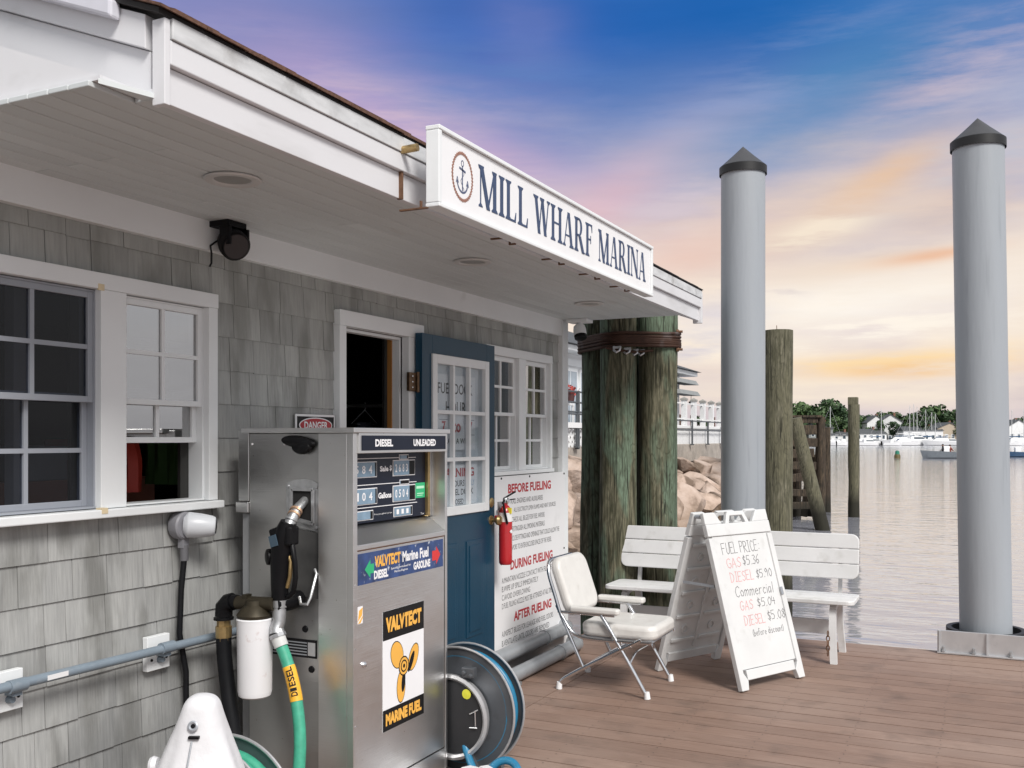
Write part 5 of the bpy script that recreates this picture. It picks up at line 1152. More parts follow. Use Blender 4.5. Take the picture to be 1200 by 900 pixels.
# ---------------- hose reels
def reel(name, label, c, rad, gap, hose, hm, near_disc=True, group=None):
    """reel with its axis along Y, near flange at c.y"""
    cx, cy_, cz_ = c
    t_ = thing(name, label, 'hose reel', (cx,cy_,0), group)
    for yy_ in (cy_, cy_+gap):
        m_ = M(); m_.lathe([(.05,-.003),(rad*.55,-.003),(rad*.95,.006),(rad,.0),(rad,.008),(rad*.95,.014),(rad*.55,.004),(.05,.004)], (cx,yy_,cz_), UY, 56, caps=False); f_ = build('flange', m_, REELG, t_, smooth=True)
        m_ = M(); m_.tube([(cx+rad*math.cos(2*math.pi*k/56), yy_+.002, cz_+rad*math.sin(2*math.pi*k/56)) for k in range(56)],.0055,8,closed=True); build('rim', m_, RIMW, f_, smooth=True)
    m_ = M(); m_.lathe([(rad*.5,0),(rad*.5,gap)], (cx,cy_+.004,cz_), UY, 40, caps=False); build('drum', m_, REELG, t_, smooth=True)
    return t_
br = reel('hose_reel', 'grey steel hose reel with blue hose behind the fuel pump', (-2.12,3.83,.295), .275, .10, True, BLUEHOSE)
for lay in range(3):
    for k in range(3):
        m_ = M(); rr = .165+lay*.036; m_.tube([(-2.12+rr*math.cos(2*math.pi*q/48), 3.85+k*.032+.012*(lay % 2), .295+rr*math.sin(2*math.pi*q/48)) for q in range(48)], .0165, 10, closed=True); build('wound_hose', m_, BLUEHOSE, br, smooth=True)
m_ = M(); m_.lathe([(.172,-.004),(.185,-.03),(.188,-.055),(.175,-.062),(.165,-.055),(.16,-.01)], (-2.13,3.82,.275), UY, 56, caps=False); build('hub_ring', m_, RIMW, br, smooth=True)
m_ = M(); m_.lathe([(0,-.052),(.14,-.05),(.165,-.045)], (-2.13,3.82,.275), UY, 48, caps=False); build('hub_cover', m_, mat('reel_hub_black', (.03,.031,.034), .4, .3), br, smooth=True)
m_ = M(); m_.box(-2.07,-2.01,3.765,3.80,.455,.50); m_.lathe([(.011,0),(.009,.012)], (-2.055,3.765,.478), (0,-1,0), 10); m_.lathe([(.011,0),(.009,.012)], (-2.022,3.765,.468), (0,-1,0), 10); build('latch_plate', m_, REELG, br, bevel=.004)
m_ = M(); m_.lathe([(0,-.056),(.022,-.054)], (-2.045,3.82,.385), UY, 16); build('warning_label', m_, mat('yellow_label', (.62,.6,.05), .5), br)
for a_, c_ in (((-2.03,.30),(-1.985,.325)),((-2.03,.24),(-1.99,.245)),((-2.0,.25),(-2.0,.32))):
    m_ = M(); m_.tube([(a_[0],3.766,a_[1]),(c_[0],3.762,c_[1])],.003,6); build('wire', m_, CHROME, br)
m_ = M(); m_.bar((-2.12,3.79,.25),(-2.3,3.79,.005),.03,.02); m_.bar((-2.12,3.79,.25),(-1.98,3.79,.005),.03,.02); m_.bar((-2.12,3.98,.29),(-2.3,3.98,.005),.03,.02); m_.bar((-2.12,3.98,.29),(-1.98,3.98,.005),.03,.02); build('stand', m_, REELG, br)
cxx, cyy = -1.805, 3.64
m_ = M(); m_.tube([(cxx+.070*math.cos(a_), cyy+.045*math.sin(a_), .092+.062*math.sin(a_)) for a_ in [k*2*math.pi/36 for k in range(36)]], .0165, 12, closed=True)
m_.tube([(cxx+.09*math.cos(a_)+.01, cyy+.06*math.sin(a_)+.02, .055+.03*math.sin(a_)) for a_ in [k*2*math.pi/36 for k in range(36)]], .0165, 12, closed=True)
tag(build('blue_hose_coil', m_, BLUEHOSE, None, smooth=True, loc=(cxx,cyy,0)), 'loose coil of blue hose on the deck in front of the reel', 'hose')
m_ = M(); m_.tube(smoothpath([(-2.085,3.80,.20),(-2.04,3.77,.12),(-1.97,3.72,.06),(-1.88,3.68,.04)]), .0165, 12); tag(build('blue_hose_end', m_, BLUEHOSE, None, smooth=True, loc=(-2.08,3.8,0)), 'short run of blue hose from the reel to the loose coil', 'hose')
pb_ = thing('absorbent_pack', 'crumpled white plastic pack with blue print beside the pump base', 'plastic pack', (-1.93,3.50,0))
m_ = M()
pts = []
for j in range(7):
    for i in range(9):
        u, v = i/8, j/6
        pts.append((-2.10+u*.26, 3.50+.05*math.sin(u*3)+.04*v, .005+v*.15*(.55+.45*u)+.012*math.sin(u*17+v*5)))
m_.v = pts; m_.f = [(j*9+i, j*9+i+1, j*9+i+10, j*9+i+9) for j in range(6) for i in range(8)]
b_ = len(pts); m_.v += [(x, y+.07, z*.9) for x, y, z in pts]; m_.f += [tuple(b_+q for q in (j*9+i, j*9+i+9, j*9+i+10, j*9+i+1)) for j in range(6) for i in range(8)]
m_.f += [(6*9+i, 6*9+i+1, b_+6*9+i+1, b_+6*9+i) for i in range(8)]+[(8+j*9, b_+8+j*9, b_+8+(j+1)*9, 8+(j+1)*9) for j in range(6)]
build('bag', m_, VINYL, pb_, smooth=True)
sline2 = M()
for k in range(3): sline2.box(-1.97+k*.028,-1.955+k*.028,3.525,3.529,.075,.10)
build('print', sline2, mat('blue_print', (.03,.25,.5), .5), pb_)
gr = reel('hose_reel', 'hose reel with a pale rim and green hose, mostly hidden behind the white cover', (-2.02,2.17,.38), .235, .10, True, GREENHOSE)
gr.children[0]
for k in range(3):
    m_ = M(); m_.tube([(-2.02+.18*math.cos(2*math.pi*q/48), 2.195+k*.035, .38+.18*math.sin(2*math.pi*q/48)) for q in range(48)], .018, 10, closed=True); build('wound_hose', m_, GREENHOSE, gr, smooth=True)
m_ = M(); m_.bar((-2.02,2.22,.36),(-2.2,2.22,.003),.03,.03); m_.bar((-2.02,2.22,.36),(-1.86,2.22,.003),.03,.03); build('stand', m_, REELG, gr)
# ---------------- white moulded cover, bottom left
cv = thing('moulded_cover', 'white cone-shaped plastic cover with a grommet, standing at the bottom left', 'cover', (-1.88,1.98,0))
rv = Vector((.9,.436,0)); fv = Vector((-.436,.9,0)); c0 = Vector((-1.876,1.98,0))
prof = [(0,.24,.15,0),(.30,.20,.14,0),(.45,.165,.125,.0),(.56,.135,.105,.0),(.63,.110,.088,0),(.69,.086,.070,.0),(.75,.062,.055,.003),(.785,.050,.048,.004),(.80,.046,.044,.005),(.815,.036,.034,.005),(.822,.022,.022,.004),(.825,.008,.008,.004)]
b_ = M(); n_ = 40
for z_, rx, ry, dx in prof:
    for k in range(n_):
        a_ = 2*math.pi*k/n_; ca, sa = math.cos(a_), math.sin(a_)
        e = .75; x_ = abs(ca)**e*(1 if ca > 0 else -1)*rx; y_ = abs(sa)**e*(1 if sa > 0 else -1)*ry
        if z_ < .74: # shallow folds
            f_ = 1+.03*math.sin(a_*5+z_*6)+.02*math.sin(a_*9-z_*11); x_ *= f_; y_ *= f_
        p = c0+rv*(x_+dx)+fv*y_; b_.v.append((p.x, p.y, z_))
for j in range(len(prof)-1):
    for k in range(n_): b_.f.append((j*n_+k, j*n_+(k+1) % n_, (j+1)*n_+(k+1) % n_, (j+1)*n_+k))
b_.f.append(tuple((len(prof)-1)*n_+k for k in range(n_)))
o_ = build('shell', b_, COVER, cv, smooth=True, ang=80); sb_ = o_.modifiers.new('sub', 'SUBSURF'); sb_.levels = 1; sb_.render_levels = 2
gp = c0+rv*.0+fv*(-.059)+Vector((0,0,.755))
m_ = M(); m_.lathe([(.006,0),(.013,0),(.014,.004),(.010,.006),(.006,.003)], gp, -fv+Vector((0,0,.35)), 20, caps=False); build('grommet', m_, GREYM, cv, smooth=True)
m_ = M(); m_.lathe([(0,.001),(.007,.001)], gp, -fv+Vector((0,0,.35)), 14, caps=False); build('grommet_hole', m_, BLACK, cv)
gq = c0+fv*(-.066)
m_ = M(); m_.obox(gq+Vector((0,0,.728))+rv*.004, rv, fv, (0,0,1), .014,.006,.0035); build('slot', m_, BLACK, cv, bevel=.001)
m_ = M(); m_.tube([tuple(c0+fv*(-.071)+Vector((0,0,.72))), tuple(c0+fv*(-.089)-rv*.004+Vector((0,0,.67))), tuple(c0+fv*(-.105)-rv*.008+Vector((0,0,.62))), tuple(c0+fv*(-.125)-rv*.012+Vector((0,0,.52)))], .0022, 6); build('seam', m_, GREYM, cv, smooth=True)
m_ = M(); m_.lathe([(0,-.01),(.02,-.008),(.024,.0),(.02,.012),(0,.014)], c0-rv*.125+Vector((0,0,.635)), rv, 16); build('side_knob', m_, COVER, cv, smooth=True)

# ================================================================== folding chair
ch = thing('folding_chair', 'white padded folding chair with chrome tube legs beside the sandwich board', 'chair', (-2.05,5.66,0))
def cushion(name, o, ux, uy, w_, h_, th, rad, m, parent, bev):
    pts = []
    for cx, cy_, a0 in ((w_/2-rad,h_/2-rad,0),(-w_/2+rad,h_/2-rad,90),(-w_/2+rad,-h_/2+rad,180),(w_/2-rad,-h_/2+rad,270)):
        for k in range(7): a_ = R(a0+k*15); pts.append((cx+rad*math.cos(a_), cy_+rad*math.sin(a_)))
    q = M(); q.prism(pts, o, ux, uy, th); ob = build(name, q, m, parent, smooth=True)
    b2 = ob.modifiers.new('bevel', 'BEVEL'); b2.width = bev; b2.segments = 4; b2.limit_method = 'ANGLE'; b2.angle_limit = R(50); return ob
cushion('seat', (-1.955,5.66,.325), UX, UY, .47, .44, .085, .07, SEATV, ch, .028)
bd = Vector((-.115,0,.33)).normalized()
cushion('backrest', Vector((-2.335,5.66,.595)), UY, bd, .455, .36, .062, .085, SEATV, ch, .024)
m_ = M(); m_.box(-2.18,-1.74,5.455,5.865,.318,.326); build('seat_board', m_, GREYM, ch)
for s_, ys_ in ((-1,5.425),(1,5.895)):
    cushion('armrest', (-2.085,ys_,.468), UX, UY, .31, .058, .036, .02, SEATV, ch, .012)
    m_ = M(); m_.tube(smoothpath([(-1.765,ys_,.012),(-1.90,ys_,.235),(-2.045,ys_,.462)]), .0125, 12); build('front_leg', m_, CHROME, ch, smooth=True)
    m_ = M(); m_.tube(smoothpath([(-2.312,ys_,.012),(-2.30,ys_,.045),(-2.24,ys_,.09),(-2.05,ys_,.20),(-1.80,ys_,.335)]), .0125, 12); build('rear_leg', m_, CHROME, ch, smooth=True)
    m_ = M(); m_.tube(smoothpath([(-2.16,ys_,.145),(-2.215,ys_,.26),(-2.30,ys_,.44),(-2.345,ys_,.57),(-2.38,ys_,.68),(-2.395,ys_-s_*.03,.745),(-2.40,ys_-s_*.09,.762)]), .0115, 12); build('back_frame', m_, CHROME, ch, smooth=True)
    m_ = M(); m_.tube(smoothpath([(-2.33,ys_,.50),(-2.29,ys_,.43),(-2.21,ys_,.335),(-2.05,ys_,.315),(-1.74,ys_,.322)]), .0105, 12); build('seat_rail', m_, CHROME, ch, smooth=True)
    m_ = M(); m_.tube([(-2.32,ys_,.462),(-1.96,ys_,.462)], .009, 10); build('arm_rail', m_, CHROME, ch, smooth=True)
    for x_ in (-2.314,-1.762):
        m_ = M(); m_.tube([(x_,ys_,.0),(x_+(-.004 if x_ > -2 else .003),ys_,.04)],[.019,.016],14); build('foot_cap', m_, VINYL, ch, smooth=True)
    m_ = M(); m_.lathe([(.009,-.018),(.009,.018)], (-1.965,ys_,.335), UY, 10); build('pivot', m_, RUSTBOLT, ch, smooth=True)
m_ = M(); m_.tube([(-2.40,5.5,.762),(-2.40,5.82,.762)], .0115, 10); build('back_frame', m_, CHROME, ch, smooth=True)
m_ = M(); m_.tube(smoothpath([(-1.87,5.425,.19),(-1.855,5.50,.245),(-1.85,5.66,.25),(-1.855,5.82,.245),(-1.87,5.895,.19)]), .007, 8); build('front_brace', m_, CHROME, ch, smooth=True)
m_ = M(); m_.tube([(-2.16,5.425,.14),(-2.16,5.895,.14)], .010, 10); build('rear_brace', m_, CHROME, ch, smooth=True)

# ================================================================== bench
be = thing('bench', 'white slatted bench at the dock edge behind the sandwich board', 'bench', (-1.66,7.0,0))
def rslat(name, x0, x1, o, uy, h, th, corners):
    pts = []; rad = .05
    for cx, cy_, a0, on in ((x1,h,0,corners[0]),(x0,h,90,corners[1]),(x0,0,180,corners[2]),(x1,0,270,corners[3])):
        if on:
            sx = -1 if cx == x1 else 1; sy = -1 if cy_ == h else 1
            for k in range(6): a_ = R(a0+k*18); pts.append((cx+sx*rad+rad*math.cos(a_), cy_+sy*rad+rad*math.sin(a_)))
        else: pts.append((cx, cy_))
    q = M(); q.prism(pts, o, UX, uy, th); return build(name, q, BENCHW, be, bevel=.006)
tl = Vector((0,.16,1)).normalized()
for i, cs in enumerate(((0,0,1,1),(0,0,0,0),(1,1,0,0))):
    rslat('back_slat', -2.53, -.80, Vector((0,7.16,.522))+tl*(i*.1055), tl, .1015, .028, cs)
for i, cs in enumerate(((0,0,1,1),(0,0,0,0),(1,1,0,0))):
    rslat('seat_slat', -2.54, -.79, (0,6.79+i*.122,.395), (0,1,0), .1175, .030, cs)
for x_ in (-.93,-2.40):
    m_ = M(); m_.tube([(x_,7.20,.40),(x_,7.26,.82)],.018,4); build('back_post', m_, BENCHW, be)
    for nm, P in (('front_leg',[(x_,7.02,.385),(x_,6.90,.375),(x_,6.855,.33),(x_,6.835,.2),(x_+.01,6.82,.0)]), ('rear_leg',[(x_,7.0,.385),(x_,7.14,.37),(x_,7.18,.31),(x_,7.2,.2),(x_+.015,7.225,.0)])):
        m_ = M(); Q = smoothpath(P, 4)
        for a_, c_ in zip(Q, Q[1:]):
            d_ = (c_-a_)*.12; m_.bar(a_-d_, c_+d_, .05, .028, (0,1,0.3)) if False else m_.obox((a_+c_)/2, (c_-a_), (1,0,0), (c_-a_).cross(Vector((1,0,0))), (c_-a_).length*.56, .022, .020)
        build(nm, m_, BENCHW, be)
m_ = M(); m_.box(-2.40,-.93,6.96,6.985,.17,.265); build('stretcher', m_, BENCHW, be, bevel=.004)
cn = M()
for k in range(5):
    z_ = .20-k*.032
    cn.tube([(-.955+.010*math.cos(a_)*(1 if k % 2 else .3), 6.80+.010*math.cos(a_)*(.3 if k % 2 else 1), z_+.020*math.sin(a_)) for a_ in [q*2*math.pi/10 for q in range(10)]], .0035, 6, closed=True)
tag(build('chain', cn, RUST, None, smooth=True, loc=(-.955,6.8,0)), 'short rusty chain hanging at the right front leg of the bench', 'chain')

# ================================================================== sandwich board
sa = thing('sandwich_board', 'white A-frame board with handwritten fuel prices on the deck', 'sandwich board', (-1.481,6.223,0), rz=R(63.7))
HW_, SP, AH = .305, .325, 1.035
def side_(sgn):
    f = Vector((0,sgn*-1*SP,0)); a_ = Vector((0,sgn*-1*.022,AH)); up = (a_-f); Ls = up.length; up.normalize()
    return f, up, Ls
for sgn in (1, -1):
    f, up, Ls = side_(sgn); ux = Vector((1,0,0))*sgn; nrm = ux.cross(up).normalized()
    o = f-nrm*.0
    def quad(name, x0, x1, s0, s1, d0, d1, m=SIGNP, bev=.004):
        q = M(); q.prism([(x0,s0),(x1,s0),(x1,s1),(x0,s1)], o+nrm*d0, ux, up, d1-d0); return build(name, q, m, sa, local=True, bevel=bev)
    nm = 'front_panel' if sgn == 1 else 'back_panel'
    # stiles (with feet), rails, recessed writing face
    q = M()
    q.prism([(-HW_,0),(-HW_+.062,0),(-HW_+.075,.055),(-HW_+.045,.10),(-HW_+.045,Ls-.16),(-HW_,Ls-.16)], o, ux, up, .034)
    q.prism([(HW_-.062,0),(HW_,0),(HW_,Ls-.16),(HW_-.045,Ls-.16),(HW_-.045,.10),(HW_-.075,.055)], o, ux, up, .034)
    build('stile', q, SIGNP, sa, local=True, bevel=.004)
    quad('bottom_rail', -HW_+.0755, HW_-.0755, .055, .115, .002, .032)
    quad('writing_face' if sgn == 1 else 'back_face', -HW_+.044, HW_-.044, .112, Ls-.148, .014, .024)
    quad('top_rail', -HW_, HW_, Ls-.150, Ls-.075, .0, .034)
    # top horns and the carrying handle
    for (xa, xb) in ((-HW_,-HW_+.155), (HW_-.165,HW_)):
        q = M(); q.prism([(xa,Ls-.0755),(xb,Ls-.0755),(xb-(.05 if xa < 0 else 0),Ls),(xa+(.0 if xa < 0 else .06),Ls)], o+nrm*.001, ux, up, .030); build('top_horn', q, SIGNP, sa, local=True, bevel=.006)
    xa, xb = -.115, .115
    for pts in ([(xa,Ls-.0755),(xa+.035,Ls-.0755),(xa+.06,Ls-.02),(xa+.035,Ls-.005)], [(xb-.035,Ls-.0755),(xb,Ls-.0755),(xb-.035,Ls-.005),(xb-.06,Ls-.02)], [(xa+.055,Ls-.028),(xb-.055,Ls-.028),(xb-.03,Ls),(xa+.03,Ls)]):
        q = M(); q.prism(pts, o+nrm*.002, ux, up, .026); build('handle', q, SIGNP, sa, local=True, bevel=.004)
    # moulded ribs and round bosses on the inner side
    inn = o+nrm*.0138
    for j in range(5):
        s_ = .19+j*.165
        for (xa, xb) in ((-.235,-.02),(.02,.235)):
            q = M(); q.prism([(xa,s_),(xb,s_),(xb,s_+.022),(xa,s_+.022)], inn-nrm*.013, ux, up, .0135); build('rib', q, SIGNP, sa, local=True, bevel=.003)
            q = M(); q.ring(inn+ux*((xa+xb)/2)+up*(s_+.085), .030, .022, .009, -nrm, 24); build('boss', q, SIGNP, sa, local=True, smooth=True)
            q = M(); q.lathe([(0,.004),(.021,.002),(.021,-.001)], inn+ux*((xa+xb)/2)+up*(s_+.085), -nrm, 20, caps=False); build('boss', q, SIGNP, sa, local=True, smooth=True)
    q = M(); q.prism([(-.012,.14),(.012,.14),(.012,Ls-.18),(-.012,Ls-.18)], inn-nrm*.012, ux, up, .0125); build('rib', q, SIGNP, sa, local=True, bevel=.002)
    if sgn == 1:
        wf = o+nrm*.0242
        q = M(); q.prism([(-HW_+.045,Ls-.151),(HW_-.045,Ls-.151),(HW_-.045,Ls-.147),(-HW_+.045,Ls-.147)], wf-nrm*.0, ux, up, .0006); build('face_edge', q, GREYINK, sa, local=True)
        q = M(); q.prism([(-HW_+.045,.1155),(HW_-.045,.1155),(HW_-.045,.119),(-HW_+.045,.119)], wf, ux, up, .0006); build('face_edge', q, GREYINK, sa, local=True)
        for s, m, x0_, w_, s_, h_ in (('FUEL PRICE:', PEN, -.200, .365, .815, .070), ('GAS', PINKPEN, -.185, .145, .725, .060), ('$5.36', PEN, -.030, .165, .735, .058),
                ('DIESEL', PINKPEN, -.175, .225, .640, .060), ('$5.90', PEN, .065, .165, .645, .052), ('Commercial', PEN, -.165, .375, .545, .066),
                ('GAS', PINKPEN, -.150, .130, .462, .056), ('$5.04', PEN, .015, .185, .468, .052), ('DIESEL', PINKPEN, -.140, .205, .370, .058), ('$5.08', PEN, .085, .180, .378, .056), ('(before discount)', PEN, -.090, .310, .300, .040)):
            hand(s, m, sa, wf+ux*x0_+up*s_, ux, up, h_, w_, th=.0032 if h_ > .05 else .0024, local=True)
        q = M(); q.prism([(HW_-.05,.52),(HW_-.03,.52),(HW_-.03,.57),(HW_-.05,.57)], o+nrm*.034, ux, up, .008); build('latch', q, GREYM, sa, local=True, bevel=.002)
for x_ in (-HW_+.02, HW_-.02):
    q = M(); q.tube([(x_,-.03,AH-.02),(x_,.03,AH-.02)], .012, 10); build('top_hinge', q, GREYM, sa, local=True); q = M(); q.obox((x_,0,.60),(0,1,0),(1,0,0),(0,0,1),.125,.004,.008); build('spreader_hinge', q, GREYM, sa, local=True)

# ================================================================== piles
def whitepile(label, x, y, ztop, lean=0):
    t_ = thing('white_pile', label, 'pile', (x,y,ZW), 'white sleeved piles'); r_ = .171
    m_ = M(); m_.lathe([(r_,ZW-2.5),(r_,-.2),(r_,1.5),(r_,ztop)], (0,0,0), UZ, 48, caps=True); m_.v = [(v[0]+x+lean*v[2], v[1]+y, v[2]) for v in m_.v]; build('sleeve', m_, PILEW, t_, smooth=True)
    m_ = M(); m_.lathe([(r_+.010,ztop-.022),(r_+.013,ztop-.022),(r_+.013,ztop+.038),(r_+.006,ztop+.044)], (0,0,0), UZ, 48, caps=False); m_.v = [(v[0]+x+lean*v[2], v[1]+y, v[2]) for v in m_.v]; build('cap_band', m_, CAPB, t_, smooth=True)
    m_ = M(); m_.lathe([(r_+.010,ztop+.040),(r_*.5,ztop+.125),(0,ztop+.205)], (0,0,0), UZ, 48, caps=False); m_.v = [(v[0]+x+lean*v[2], v[1]+y, v[2]) for v in m_.v]; build('cone_cap', m_, CAPM, t_, smooth=True)
    return t_
whitepile('white sleeved pile with a black cone cap in the bracket at the right dock edge', -.008, 7.76, 3.585, -.0145)
whitepile('white sleeved pile with a black cone cap rising behind the sandwich board', -1.735, 7.765, 3.60)
bk = thing('pile_bracket', 'pale metal guide bracket bolted along the dock edge round the right pile', 'bracket', (0,7.5,0))
m_ = M(); m_.box(-.315,.95,7.485,7.505,.006,.160); build('front_plate', m_, ALPL, bk, bevel=.002)
m_ = M(); m_.box(-.315,.95,7.455,7.4845,.004,.014); build('foot_flange', m_, ALPL, bk, bevel=.001)
for x_ in (-.305,-.005,.36,.7):
    m_ = M(); m_.prism([(7.485,.015),(7.46,.015),(7.475,.158),(7.485,.158)][::-1], (x_,0,0), UY, UZ, .012); build('rib', m_, ALPL, bk)
for x_ in (-.275,-.085,.145,.28,.5):
    m_ = M(); m_.lathe([(.016,.014),(.016,.026),(.009,.027),(.009,.052),(0,.054)], (x_,7.468,0), UZ, 6); build('anchor_bolt', m_, RUSTBOLT, bk)
m_ = M(); m_.ring((-.008,7.76,.05), .262, .225, .10, UZ, 40); build('guide_hoop', m_, CAPB, bk, smooth=True)
m_ = M(); m_.box(-.30,-.27,7.506,7.76,.05,.11); m_.box(.26,.29,7.506,7.76,.05,.11); build('hoop_arm', m_, CAPB, bk)

def log(path, rs, m, seg=22, rough=.012, seed=0, cut=True):
    q = M(); P = smoothpath(path, 6) if len(path) > 2 else [Vector(path[0]).lerp(Vector(path[1]), i/14) for i in range(15)]
    n_ = len(P); b0 = 0
    T = (P[-1]-P[0]).normalized(); u = T.orthogonal().normalized(); v = T.cross(u)
    for i, p in enumerate(P):
        r_ = rs[0]+(rs[1]-rs[0])*i/(n_-1)
        for k in range(seg):
            a_ = 2*math.pi*k/seg; d = 1+rough/r_*(mnoise.noise(Vector((math.cos(a_)*1.5+seed, math.sin(a_)*1.5, p.z*1.3)))*1.3+.6*mnoise.noise(Vector((math.cos(a_)*5+seed, math.sin(a_)*5, p.z*.8))))
            w_ = p+(u*math.cos(a_)+v*math.sin(a_))*r_*d; q.v.append(tuple(w_))
    for i in range(n_-1):
        for k in range(seg): q.f.append((i*seg+k, i*seg+(k+1) % seg, (i+1)*seg+(k+1) % seg, (i+1)*seg+k))
    q.f.append(tuple((n_-1)*seg+k for k in range(seg))); q.f.append(tuple(reversed(range(seg)))); return q
cl = thing('pile_cluster', 'cluster of green-stained timber piles lashed with rusty wire rope', 'pile cluster', (-2.65,8.0,ZW))
def cxy(px, t):
    return at(px, t)
PLS = [(724.5,7.68,.143,2.75,1),(771,7.80,.157,2.72,2),(700,8.0,.135,2.7,3),(745,8.12,.13,2.65,4)]
for px, t, r_, zt, sd_ in PLS:
    x, y = cxy(px, t); build('timber_pile', log([(x,y,-2.5),(x,y,zt)], (r_*1.03,r_*.98), PILEGREEN, 26, .012, sd_*7), PILEGREEN, cl, smooth=True, ang=60)
# wire rope wraps following the hull of the cluster
from mathutils.geometry import convex_hull_2d
hp_ = []
for px, t, r_, zt, sd_ in PLS:
    x, y = cxy(px, t)
    for k in range(28): a_ = 2*math.pi*k/28; hp_.append(Vector((x+(r_+.016)*math.cos(a_), y+(r_+.016)*math.sin(a_))))
hull = [hp_[i] for i in convex_hull_2d(hp_)]
WIRE = mat('rusty_wire_rope', (.060,.028,.018), .7, .4, var=.35, scale=8, stretch=(3,3,30), bump=.001, dirt=(.35,.36,.38), dirt_lo=.60, dirt_amt=.7, dscale=2.5)
for i in range(7):
    z_ = 2.213+i*.0175; q = M(); n_ = len(hull)
    q.tube([(p.x, p.y, z_+.012*math.sin(j/n_*2*math.pi+i*.9)) for j, p in enumerate(hull)], .0125, 8, closed=True); build('wire_wrap', q, WIRE, cl, smooth=True)
for px, z_, t in ((723.5,2.185,7.50),(735,2.178,7.55),(744,2.172,7.60),(751.5,2.172,7.63)):
    x, y = at(px, t); m_ = M(); m_.tube([(x-.022,y-.01,z_+.02),(x-.022,y-.02,z_-.012),(x,y-.022,z_-.026),(x+.022,y-.012,z_-.012),(x+.022,y,z_+.02)],.009,8); m_.box(x-.03,x+.03,y-.02,y+.005,z_+.002,z_+.02); build('wire_clamp', m_, mat('galvanised_bright', (.6,.6,.62), .35, .8), cl, smooth=True)
x, y = at(735, 7.56); m_ = M(); m_.tube([tuple(at(710,7.5))+(2.195,), tuple(at(725,7.52))+(2.178,), tuple(at(745,7.58))+(2.17,), tuple(at(765,7.62))+(2.185,)], .010, 8); build('wire_tail', m_, WIRE, cl, smooth=True)
for zz in (2.34,2.20):
    x, y = at(796, 7.75); m_ = M(); m_.lathe([(.018,0),(.018,.02),(.01,.022),(.01,.05)], (x-.01,y-.05,zz), Vector((.9,.3,0)), 8); build('bolt', m_, RUST, cl)
x, y = at(911.5, 10.4); t_ = log([(x-.01,y,-3),(x+.005,y,2.645)], (.155,.148), PILEBROWN, 24, .010, 31)
wp = thing('timber_pile', 'thick weathered timber pile just right of the left white pile', 'pile', (x,y,ZW)); build('shaft', t_, PILEBROWN, wp, smooth=True, ang=60)
m_ = M(); m_.tube([(x-.01,y,2.64),(x-.012,y,2.70)],.004,6); build('spike', m_, RUST, wp)
a_ = at(931, 20.8); c_ = at(964, 20.9)
tag(build('leaning_pile', log([(c_[0]+.05,c_[1],-.9),(c_[0],c_[1],-.45),(a_[0],a_[1],1.93)], (.165,.135), PILEBROWN, 18, .012, 41), PILEBROWN, None, smooth=True, ang=60, loc=(c_[0],c_[1],ZW)), 'timber pile leaning left against the old broken pier', 'pile')
x, y = at(1000.5, 24.4); tp = thing('timber_pile', 'slim weathered pile standing alone in the water with a notched top', 'pile', (x,y,ZW))
build('shaft', log([(x,y,-2),(x,y,2.35)], (.135,.135), PILEBROWN, 18, .012, 51), PILEBROWN, tp, smooth=True, ang=60); m_ = M(); m_.obox((x-.015,y,2.43),(1,.1,0),(0,1,0),(0,0,1),.115,.11,.10); build('notched_head', m_, PILEBROWN, tp, bevel=.015)
# broken old pier
op = thing('broken_pier', 'dark ruined timber pier behind the leaning pile', 'pier', at(945,23.6)+(ZW,))
fr_ = Vector((math.cos(R(YAW)), math.sin(R(YAW)), 0)); dp_ = Vector((-math.sin(R(YAW)), math.cos(R(YAW)), 0))
for px, t, zt, r_ in ((962,23.5,2.02,.105),(903,23.6,1.98,.12),(933,24.6,1.9,.12),(968,26,1.8,.12),(915,26,1.8,.12)):
    x, y = at(px, t); build('post', log([(x,y,-2),(x,y,zt)], (r_*1.05,r_), PILEDARK, 14, .02, px), PILEDARK, op, smooth=True)
P0 = Vector(at(897,23.4)+(0,)); P1 = Vector(at(958,23.4)+(0,))
for i, (zc, hh, f0, f1, rot) in enumerate(((1.93,.075,0,1.0,0),(1.70,.13,0,.98,.01),(1.42,.12,.0,.99,-.015),(1.14,.12,0,.93,.02),(.86,.11,.0,.97,-.01),(.55,.11,.1,.8,.05),(.22,.10,0,.95,-.03),(-.1,.10,0,.9,.01))):
    A_ = P0.lerp(P1, f0)+Vector((0,0,zc-rot)); B_ = P0.lerp(P1, f1)+Vector((0,0,zc+rot)); m_ = M(); m_.bar(A_, B_, .09+.02*(i % 2), hh*2-.03, (0,0,1)); build('crossbeam', m_, PILEDARK, op, bevel=.012)
for k in range(9):
    A_ = P0.lerp(P1, k/8)+Vector((0,0,2.03)); m_ = M(); m_.bar(A_-dp_*.1, A_+dp_*random.uniform(1.5,2.6), .19, .05, (0,0,1)); build('deck_plank', m_, PILEDARK, op, bevel=.006)
for px, z0_, z1_ in ((950,-.4,1.1),(942,-.4,.7),(955,.2,1.5)):
    x, y = at(px, 23.9); m_ = M(); m_.bar((x,y,z0_),(x+.12,y,z1_),.16,.10,(0,1,0)); build('brace', m_, PILEDARK, op, bevel=.01)

